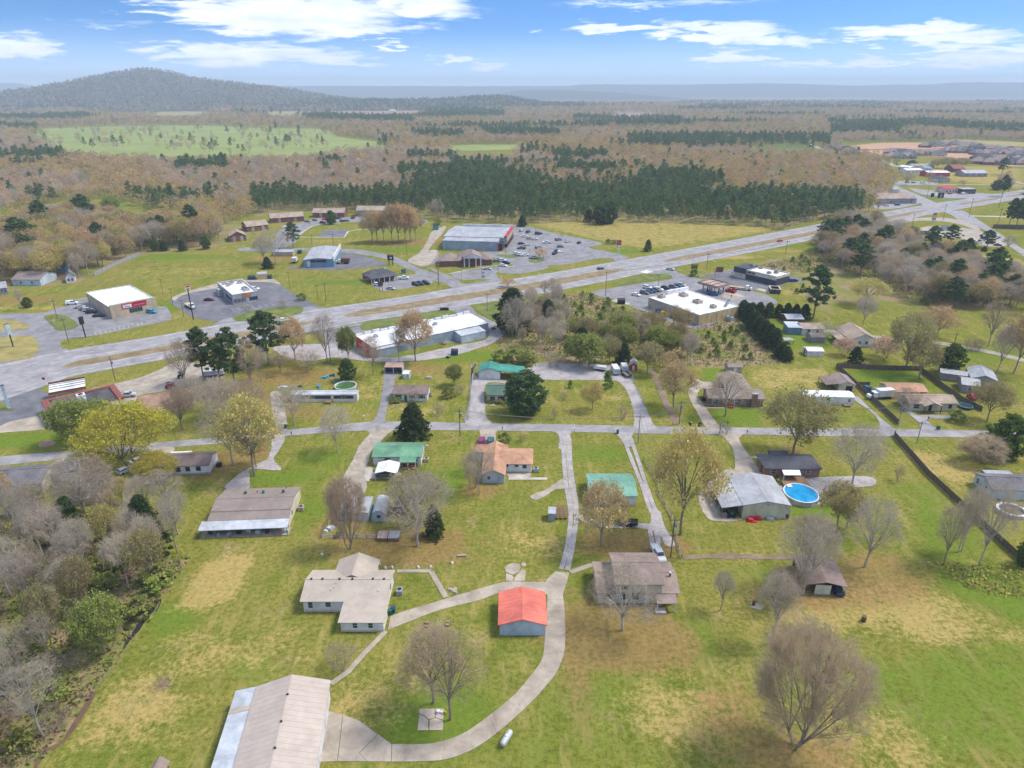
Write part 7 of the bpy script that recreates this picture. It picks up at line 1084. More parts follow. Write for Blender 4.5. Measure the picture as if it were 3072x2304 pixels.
pool('O 1208,732', 4.0, 4.4, 1.35, 'round above-ground pool with bright blue water behind the metal workshop', ladder=True); pool('J 1850,715', 3.6, 3.6, 1.2, 'round pool with green algae water behind the long trailer home', water='algae', level=.5); pool('Q 1768,955', 3.2, 3.0, .9, 'pale round pool ring on the grass at the right edge', .55, water='dirt_path', level=.7)
p = P('N 1495,975'); e = empty('trampoline', p, 0, 'round trampoline with dark netting and bright blue rim', 'trampoline'); obj('mat', MB().lathe([(1.75, .8), (1.75, .82)], 20), 'dark', e); w = MB(); n = 24; w.v = [(r * math.cos(2 * PI * i / n), r * math.sin(2 * PI * i / n), z) for r, z in ((1.75, .83), (2.15, .83), (2.15, .75)) for i in range(n)]; w.f = [(k * n + i, k * n + (i + 1) % n, (k + 1) * n + (i + 1) % n, (k + 1) * n + i) for k in range(2) for i in range(n)]; obj('rim', w, 'car_cyan', e)
for i in range(8): a = i * PI / 4; obj('net_pole', MB().tube((2.1 * math.cos(a), 2.1 * math.sin(a), 0), (2.1 * math.cos(a), 2.1 * math.sin(a), 2.7), .04, .04, 6), 'car_navy', e)
mb = MB()
for i in range(48): a = i * PI / 24; mb.tube((2.08 * math.cos(a), 2.08 * math.sin(a), .85), (2.08 * math.cos(a), 2.08 * math.sin(a), 2.65), .012, .012, 3, False)
for z in range(9): 
 for i in range(24): a = i * PI / 12; c = a + PI / 12; mb.tube((2.08 * math.cos(a), 2.08 * math.sin(a), .9 + z * .21), (2.08 * math.cos(c), 2.08 * math.sin(c), .9 + z * .21), .012, .012, 3, False)
obj('net', mb, 'dark', e)
# fences: each panel and each post is a piece
pm_cache = {}
def fence(s, label, h=1.8, step=2.45, m='fence_wood', post='fence_post', name='wooden_fence', posts=True, solid=True, cat='fence', gap=.03):
 pts = G(s); e = empty(name, pts[0], 0, label, cat); o0 = pts[0]; key = (h, m, solid, step)
 if key not in pm_cache:
  mb = MB()
  if solid:
   n = 13
   for i in range(n): x0, x1 = step * i / n + .01, step * (i + 1) / n - .012; dz = R.uniform(-.03, .03); y = R.uniform(-.006, .006); mb.box(x0, x1, -.02 + y, .02 + y, .04, h + dz)
   mb.box(0.02, step - .02, .021, .06, .3, .38).box(.02, step - .02, .021, .06, h - .4, h - .32)
  else:
   for z in (.35, .75, h - .1): mb.box(0.02, step - .02, -.03, .03, z, z + .1)
  pm_cache[key] = mb.mesh('fence_panel'); pm_cache[key].materials.append(M[m]); pp = MB().box(-.06, .06, -.06, .06, 0, h + .08).mesh('fence_post'); pp.materials.append(M[post]); pm_cache[(key, 'p')] = pp
 for a, b in zip(pts, pts[1:]):
  d = b - a; n = max(1, round(d.length / step)); rz = math.atan2(d.y, d.x); k = d.length / n / step
  for i in range(n + 1):
   q = a.lerp(b, i / n) - o0
   if i < n: o = obj('fence_panel', pm_cache[key], None, e, q, rz); o.scale.x = k
   if posts: obj('fence_post', pm_cache[(key, 'p')], None, e, q + Vector((-.0, -.07, 0)), rz)
fence('s 2684,1305 Q 600,200 950,600 1250,880 1850,1440 2000,1580', 'long dark wooden fence running diagonally down the right side below the street'); fence('N 885,1130 520,790 325,612 700,632 1090,640', 'dark wooden fence round the left and back of the yard with the peach-roofed house'); fence('N 1100,655 1290,800 1480,930 1640,1010', 'dark wooden fence along the right side of the same yard'); fence('N 520,785 625,785', 'short dark fence stub behind the teal car')
fence('K 1406,640 1395,760 1370,900 1340,1190', 'low grey fence along the wide drive of the teal-roofed garage', 1.3, 2.4, 'grey', 'grey', 'grey_fence', solid=False); fence('L 1615,370 1680,520 1790,765', 'low timber kerb rail along the right gravel drive', .45, 3, 'sandstone', 'sandstone', 'timber_rail', solid=False); fence('T 50,1215 300,1208 600,1215 820,1240', 'thin rail fence in front of the backyard pens', 1.1, 2.6, 'galvanized', 'pole_wood', 'rail_fence', solid=False); fence('T 50,1200 190,880', 'slanting wire and plank fence at the left of the backyard pens', 1.3, 2.4, 'wood', 'pole_wood', 'rail_fence', solid=False)
fence('D 820,945 950,880 1120,800 1200,770', 'grey broken fence between the woods and the meadow', 2, 5, 'grey', 'grey', 'grey_fence'); fence('U 1600,400 1730,610 1735,700 1850,900 1940,1280', 'thin wire fence with brown posts right of the gravel tracks', 1.0, 4, 'pole_grey', 'pole_wood', 'wire_fence', solid=False); fence('H 1900,940 2212,945', 'dark hedge-like fence beyond the far crossing', 3, 6, 'fence_wood', 'fence_wood', 'wooden_fence')
for i in range(30): mb_ = None
# junk by the trailer pool and the strip mall
for s, m, w, l in (('J 1640,610', 'car_cyan', 1.6, 'teal tarpaulin bundle in the junk behind the trailer home'), ('J 1725,590', 'blue_box', 1.8, 'blue tarpaulin heap in the junk behind the trailer home'), ('J 1765,640', 'teal', 1.8, 'bright turquoise slide in the junk behind the trailer home'), ('J 1210,710', 'pale_blue', 2.4, 'pale scrap heap left of the trailer home'), ('J 1590,705', 'slate_blue', 1.6, 'blue-grey bags beside the green pool'), ('J 1780,705', 'pale_blue', 1.8, 'pale tarpaulin at the edge of the green pool'), ('J 1400,700', 'dark', 1.2, 'black bin bag behind the trailer home'), ('K 1085,440', 'wood', 3.0, 'brown scrap pile behind the strip mall'), ('K 1135,575', 'dark', 1.4, 'black scrap beside the blue dumpster'), ('K 950,780', 'pink_tan', 2.4, 'pinkish rubble heap on the lawn'), ('T 130,1120', 'pale_blue', 1.6, 'pale upturned tub in the backyard pen'), ('T 195,1030', 'car_cyan', .9, 'light blue barrel in the backyard pen'), ('O 790,920', 'red', 3.2, 'red implements against the workshop gable'), ('O 940,922', 'grey', 3.0, 'dark grey implements against the workshop gable'), ('O 1190,580', 'orange', 1.6, 'orange garden things on the pool deck'), ('O 1020,590', 'leaf_spring', 2.6, 'bright green plants beside the pool deck'), ('V 1258,300', 'sandstone', 1.6, 'flat broken slab on the lawn above the drive'), ('K 1020,1150', 'twig', 1.0, 'grey twiggy tangle on the bungalow lawn')):
 p = P(s); mb = MB()
 for i in range(9): x, y = R.gauss(0, w * .3), R.gauss(0, w * .22); a = R.uniform(.15, .35) * w; h = R.uniform(.15, .55) * min(w, 1.6); mb.hexa([(x - a, y - a * .6, 0), (x + a * .8, y - a * .7, 0), (x + a, y + a * .6, 0), (x - a * .7, y + a * .5, 0), (x - a * .6, y - a * .4, h), (x + a * .5, y - a * .5, h * .8), (x + a * .6, y + a * .4, h * .9), (x - a * .5, y + a * .3, h * 1.1)])
 tag(obj('junk_pile', mb, m, None, p), l, 'junk pile')
# white stones along the walk
for i, s in enumerate(('V 708,108', 'V 752,135', 'V 803,130', 'V 995,130', 'V 1088,128', 'V 285,35', 'V 1245,100')): simple('pale_stone', s, MB().hexa([(-.3, -.2, 0), (.3, -.25, 0), (.28, .2, 0), (-.3, .22, 0), (-.2, -.15, .4), (.22, -.15, .35), (.2, .12, .42), (-.2, .15, .38)]), 'white', 'small white stone block beside the walk behind the white house', 'stone', R.uniform(0, 3), 'white stones behind the white house')
# a person and a bollard cluster on the pad
def person(s, label, shirt='black', trousers='car_navy'):
 p = P(s); me_ = bpy.data.meshes.new('body'); J = [(0, 0, .95), (0, 0, 1.2), (0, 0, 1.42), (0, 0, 1.55), (0, .02, 1.7), (-.2, 0, 1.4), (-.26, .02, 1.12), (-.22, .12, .9), (.2, 0, 1.4), (.26, .02, 1.12), (.24, .12, .9), (-.1, 0, .88), (-.16, .1, .5), (-.2, .02, .08), (.1, 0, .88), (.17, -.05, .5), (.22, -.2, .1), (-.2, .2, .05), (.22, -.05, .05)]
 E_ = [(0, 1), (1, 2), (2, 3), (3, 4), (2, 5), (5, 6), (6, 7), (2, 8), (8, 9), (9, 10), (0, 11), (11, 12), (12, 13), (13, 17), (0, 14), (14, 15), (15, 16), (16, 18)]; rr = [.15, .15, .14, .06, .11, .07, .05, .04, .07, .05, .04, .1, .07, .05, .1, .07, .05, .04, .04]
 me_.from_pydata(J, E_, []); o = link(bpy.data.objects.new('person', me_)); o.modifiers.new('s', 'SKIN'); 
 for i, v in enumerate(me_.skin_vertices[0].data): v.radius = (rr[i], rr[i]); v.use_root = i == 0
 o.modifiers.new('u', 'SUBSURF').levels = 1; o.modifiers['u'].render_levels = 1; me_.materials.append(M[shirt]); o.location = p; tag(o, label, 'person'); return o
person('2 1128,990', 'person in dark clothes walking across the pale concrete pad')
# ================================================================== TREES
def sub_seg(mb, a, b, r0, r1, n): mb.tube(a, b, r0, r1, n, False)
def leafq(mb, c, s, rr):
 u = Vector((rr.gauss(0, 1), rr.gauss(0, 1), rr.gauss(0, .6))).normalized(); w = u.orthogonal().normalized(); w = (w * math.cos(rr.random() * 6) + u.cross(w) * math.sin(rr.random() * 6)); v = u.cross(w); u = w
 b = len(mb.v); mb.v += [tuple(c - u * s - v * s * .6), tuple(c + u * s - v * s * .7), tuple(c + u * s * .8 + v * s * .7), tuple(c - u * s * .9 + v * s * .6)]; mb.f.append((b, b + 1, b + 2, b + 3))
def twig_strip(mb, a, b, w):
 d = b - a
 if d.length < 1e-5: return
 k = d.cross(Vector((.3, .9, .2))).normalized() * w; i = len(mb.v); mb.v += [tuple(a - k), tuple(a + k), tuple(b)]; mb.f.append((i, i + 1, i + 2))
def decid(seed, Ht=12.0, Wd=10.0, stems=1, levels=4, tw=900, leaves=0, lsize=.16, trunk_frac=.22, spread=1.0, twigw=.016, upright=0.0):
 """a broad-leaved tree: limbs that fork from the trunk towards an uneven rounded crown, and fine twigs that fill it; returns trunk, twigs, leaves"""
 rr = random.Random(seed); T_ = MB(); C_ = MB(); Lf = MB(); tips = []; zf = Ht * trunk_frac; cz = zf + (Ht - zf) * .46; rz_ = Ht - cz; rx = Wd / 2; R0 = Ht * .017; ph = [rr.uniform(0, 6.28) for _ in range(6)]
 def surf(d, k):
  a = math.atan2(d.y, d.x); w = 1 + .13 * math.sin(2 * a + ph[0]) + .10 * math.sin(3 * a + ph[1]) + .10 * math.sin(4 * d.z + ph[2]) + .07 * math.sin(7 * a + 5 * d.z + ph[3]); return Vector((d.x * rx * w, d.y * rx * w, cz + d.z * (rz_ if d.z > 0 else rz_ * .8) * (w * .5 + .5))) * 1.0 if k == 1 else Vector((d.x * rx * w * k, d.y * rx * w * k, cz + d.z * (rz_ if d.z > 0 else rz_ * .8) * k))
 def limb(a, c, r0, r1, n, sides, bow):
  pts = []; m = a.lerp(c, .5) + Vector((rr.gauss(0, bow * .5), rr.gauss(0, bow * .5), bow * rr.uniform(-.2, .7))) - Vector((c.x - a.x, c.y - a.y, 0)) * .10
  for i in range(n + 1): t = i / n; q = a * (1 - t) ** 2 + m * 2 * t * (1 - t) + c * t * t; pts.append(q + Vector((rr.gauss(0, 1), rr.gauss(0, 1), rr.gauss(0, 1))) * (bow * .05 if 0 < i < n else 0))
  for i in range(n): sub_seg(T_, pts[i], pts[i + 1], r0 + (r1 - r0) * i / n, r0 + (r1 - r0) * (i + 1) / n, sides)
  return pts
 def rdir(d, s): return (d + Vector((rr.gauss(0, s), rr.gauss(0, s), rr.gauss(0, s * .8)))).normalized()
 forks = []
 for k in range(stems):
  a = 2 * PI * k / stems + rr.random(); o = 0 if stems == 1 else .3; f = Vector((math.cos(a) * o * 3.2, math.sin(a) * o * 3.2, zf * rr.uniform(.9, 1.1))) if stems > 1 else Vector((rr.gauss(0, .15), rr.gauss(0, .15), zf)); limb(Vector((math.cos(a) * o, math.sin(a) * o, 0)), f, R0 * (1 if stems == 1 else .65), R0 * (.8 if stems == 1 else .5), 3, 7, .2); forks.append(f)
 n1 = 11 if stems == 1 else 13; L3 = []
 for i in range(n1):
  u = 1 - 1.25 * (i + .5) / n1; u = u ** (1 if u > 0 else 1) if upright == 0 else 1 - (1 - u) * (1 - upright * .5); a = i * 2.4 + rr.uniform(-.3, .3); s = math.sqrt(max(0, 1 - u * u)); d = Vector((s * math.cos(a), s * math.sin(a), u)); f = min(forks, key=lambda q: (q - surf(d, .6)).length + rr.random() * 2)
  p1 = limb(f if rr.random() < .6 or stems > 1 else f + Vector((0, 0, rr.uniform(0, .25) * (Ht - zf))), surf(rdir(d, .08), .68), R0 * rr.uniform(.38, .55), R0 * .16, 5, 5, Ht * .07)
  for j in range(6 if levels > 2 else 3):
   s0 = p1[rr.choice((1, 2, 2, 3, 4, 5))]; d2 = rdir(d, .36 * spread); p2 = limb(s0, surf(d2, rr.uniform(.7, .92)), R0 * .16, R0 * .05, 3, 4, Ht * .04)
   for k in range(6 if levels > 2 else 3): s1 = p2[rr.choice((1, 2, 3))]; d3 = rdir(d2, .28); e = surf(d3, rr.uniform(.72, 1.0)); L3.append((s1, e)); limb(s1, e, R0 * .055, R0 * .02, 2, 3, Ht * .02) if levels > 2 else twig_strip(C_, s1, e, twigw)
 ends = []
 for i in range(tw):
  s, e = L3[i % len(L3)]; t = rr.uniform(.25, 1.0); p = s.lerp(e, t); dd = ((e - s).normalized() * .7 + Vector((rr.gauss(0, .5), rr.gauss(0, .5), rr.gauss(.12, .45)))).normalized(); L_ = rr.uniform(.4, 1.1) * Ht / 12; q = p + dd * L_; twig_strip(C_, p, q, twigw)
  for _k in range(4): m_ = p.lerp(q, rr.uniform(.2, .95)); f = m_ + (dd + Vector((rr.gauss(0, .7), rr.gauss(0, .7), rr.gauss(0, .6)))).normalized() * L_ * rr.uniform(.3, .7); twig_strip(C_, m_, f, twigw * .7); ends.append(f)
 for _ in range(leaves): c = rr.choice(ends) + Vector((rr.gauss(0, .2), rr.gauss(0, .2), rr.gauss(0, .18))); leafq(Lf, c, lsize * rr.uniform(.5, 1.5), rr)
 return T_, C_, Lf
def clumpy(seed, Ht, shape, n, ls, trunk_h, trunk_r, clumps):
 """evergreen or full-leaved crown of leaf-sized faces gathered in clumps; shape(t) gives radius at height fraction t"""
 rr = random.Random(seed); T_ = MB(); Lf = MB(); T_.tube((0, 0, 0), (0, 0, Ht * .6), trunk_r, trunk_r * .6, 7, False); T_.tube((0, 0, Ht * .6), (0, 0, Ht * .95), trunk_r * .6, .04, 6, False); cl = []
 for i in range(clumps):
  t = rr.uniform(0, 1) ** .85; z = trunk_h + (Ht - trunk_h) * t; r = shape(t); a = rr.uniform(0, 2 * PI); k = math.sqrt(rr.uniform(.08, 1)) * rr.uniform(.8, 1.08); c = Vector((math.cos(a) * r * k, math.sin(a) * r * k, z + rr.uniform(-.3, .3))); cl.append((c, rr.uniform(.7, 1.25)))
  if i % 3 == 0: T_.tube((0, 0, max(z - r * .25, .5)), c, .07 * Ht / 12, .02, 3, False)
 per = n // clumps; cr = ls * 3.2
 for c, s in cl:
  for _ in range(per): leafq(Lf, c + Vector((rr.gauss(0, .5), rr.gauss(0, .5), rr.gauss(0, .32))) * cr * s, ls * rr.uniform(.6, 1.3), rr)
 return T_, Lf
PROTO = {}
def reg(kind, trunk, crown, tm, cm, Ht, Wd, leaf=None, lm=None, name=None):
 t = trunk.mesh('trunk'); t.materials.append(M[tm]); c = crown.mesh('crown'); c.materials.append(M[cm])
 if leaf is not None and leaf.f:
  k = len(c.vertices); mb = MB(); mb.v = crown.v + leaf.v; mb.f = crown.f + [tuple(i + len(crown.v) for i in f) for f in leaf.f]; c = mb.mesh('crown'); c.materials.append(M[cm]); c.materials.append(M[lm]); mi = np.zeros(len(mb.f), np.int32); mi[len(crown.f):] = 1; c.polygons.foreach_set('material_index', mi)
 co = np.array([v for v in (trunk.v + crown.v + (leaf.v if leaf else []))]); Wd = 2 * float(np.percentile(np.hypot(co[:, 0], co[:, 1]), 97)); Ht = float(np.percentile(co[:, 2], 99.7))
 PROTO.setdefault(kind, []).append((t, c, Ht, Wd, name or kind))
for sd in (1, 2, 3, 4): a, b, c = decid(sd, 12, 11, 1, 4, 2600, spread=1.1); reg('bare', a, b, ('bark_pale', 'bark')[sd % 2], ('twig_grey', 'twig')[sd % 2], 12, 10.5, name='bare_tree')
for sd in (11, 12): a, b, c = decid(sd, 12, 10, 3, 4, 13000, trunk_frac=.08, twigw=.0115); reg('multi', a, b, 'bark', 'twig', 12, 9, name='bare_tree')
for sd in (21, 22): a, b, c = decid(sd, 12, 8, 1, 3, 1300, trunk_frac=.3, upright=.6); reg('slim', a, b, 'bark_pale', 'twig_grey', 12, 8, name='bare_sapling')
for sd in (31, 32): a, b, c = decid(sd, 12, 10, 1, 4, 1900, 4600, .11); reg('tan', a, b, 'bark', 'twig', 12, 10, c, 'bud_tan', name='budding_tree')
for sd in (41, 42): a, b, c = decid(sd, 12, 10, 1, 4, 1500, 6500, .10); reg('yellow', a, b, 'bark', 'twig', 12, 10, c, 'bud_yellow', name='budding_tree')
for sd in (51,): a, b, c = decid(sd, 12, 11, 2, 4, 1700, 24000, .075, trunk_frac=.15); reg('gold', a, b, 'bark', 'twig', 12, 11, c, 'bud_gold', name='budding_tree')
for sd in (61, 62): a, b, c = decid(sd, 12, 10, 1, 4, 1900, 6500, .11, spread=1.1); reg('olive', a, b, 'bark', 'twig', 12, 10, c, 'bud_olive', name='budding_tree')
for sd in (71, 72): a, b, c = decid(sd, 12, 10, 1, 4, 1100, 15000, .12, trunk_frac=.16); reg('spring', a, b, 'bark', 'twig', 12, 10, c, 'leaf_spring', name='leafy_tree')
for sd in (81, 82): a, b = clumpy(sd, 12, lambda t: 4.6 * math.sin(PI * (.12 + .86 * t)) ** .7, 12000, .2, .6, .2, 240); reg('leafy', a, b, 'bark', 'leaf_green', 12, 10, name='leafy_tree')
for sd in (91, 92): a, b = clumpy(sd, 12, lambda t: 4.3 * (1 - t) ** .62 + .3, 15000, .17, .15, .2, 330); reg('cedar', a, b, 'bark', 'cedar_leaf', 12, 9, name='cedar_tree')
for sd in (101, 102, 103): a, b = clumpy(sd, 16, lambda t: (1.1 + 3.2 * math.sin(PI * min(1, .18 + t * .85)) ** .9) * (.75 + .5 * ((t * 5.3) % 1)), 9000, .19, 5.0, .24, 110); reg('pine', a, b, 'bark', 'needle', 16, 9, name='pine_tree')
for sd in (111,): a, b = clumpy(sd, 12, lambda t: 5.0 * math.sin(PI * (.10 + .84 * t)) ** .6, 16000, .2, .8, .25, 300); reg('roundpine', a, b, 'bark', 'needle', 12, 10.4, name='pine_tree')
for sd in (121, 122): a, b = clumpy(sd, 4, lambda t: 1.5 * (1 - t) ** .8 + .2, 1500, .14, .15, .06, 36); reg('young', a, b, 'bark', 'young_leaf', 4, 3.2, name='young_pine')
for sd in (131, 132): a, b = clumpy(sd, 3, lambda t: 1.9 * math.sin(PI * (.2 + .75 * t)) ** .5, 1600, .14, .1, .05, 30); reg('shrub', a, b, 'bark', 'leaf_spring', 3, 4, name='shrub')
for sd in (141, 142): a, b, c = decid(sd, 4, 5, 5, 3, 900, trunk_frac=.05, twigw=.016); reg('bareshrub', a, b, 'bark', 'twig', 4, 5, name='bare_shrub')
for sd in (151,): a, b, c = decid(sd, 4.5, 4.5, 3, 3, 700, 1500, .09, trunk_frac=.1, twigw=.016); reg('redbud', a, b, 'bark', 'twig_pink', 4.5, 4.5, c, 'twig_pink', name='bare_shrub')
CATS = {'bare_tree': 'tree', 'bare_sapling': 'tree', 'budding_tree': 'tree', 'leafy_tree': 'tree', 'cedar_tree': 'tree', 'pine_tree': 'tree', 'young_pine': 'tree', 'shrub': 'shrub', 'bare_shrub': 'shrub'}
RT = random.Random(5)
def tree(kind, s, top, wpx, label, group=None, v=None, rot=None, p=None, h=None, w=None):
 if p is None: p = P(s); h = height_at(p, pix(top)[0][1]) if isinstance(top, str) else height_at(p, pix(s.split()[0] + ' 0,%f' % top)[0][1]); w = width_at(p, wpx / CR[s.split()[0]][2])
 pr = PROTO[kind]; t, c, Ht, Wd, nm = pr[RT.randrange(len(pr)) if v is None else v % len(pr)]; sx = w / Wd; sz = h / Ht
 e = link(bpy.data.objects.new(nm, None)); e.empty_display_size = 1; e.location = p; e.rotation_euler.z = RT.uniform(0, 2 * PI) if rot is None else rot; e.scale = (sx, sx, sz); tag(e, label, CATS[nm], group)
 obj('trunk', t, None, e); obj('crown', c, None, e); return e
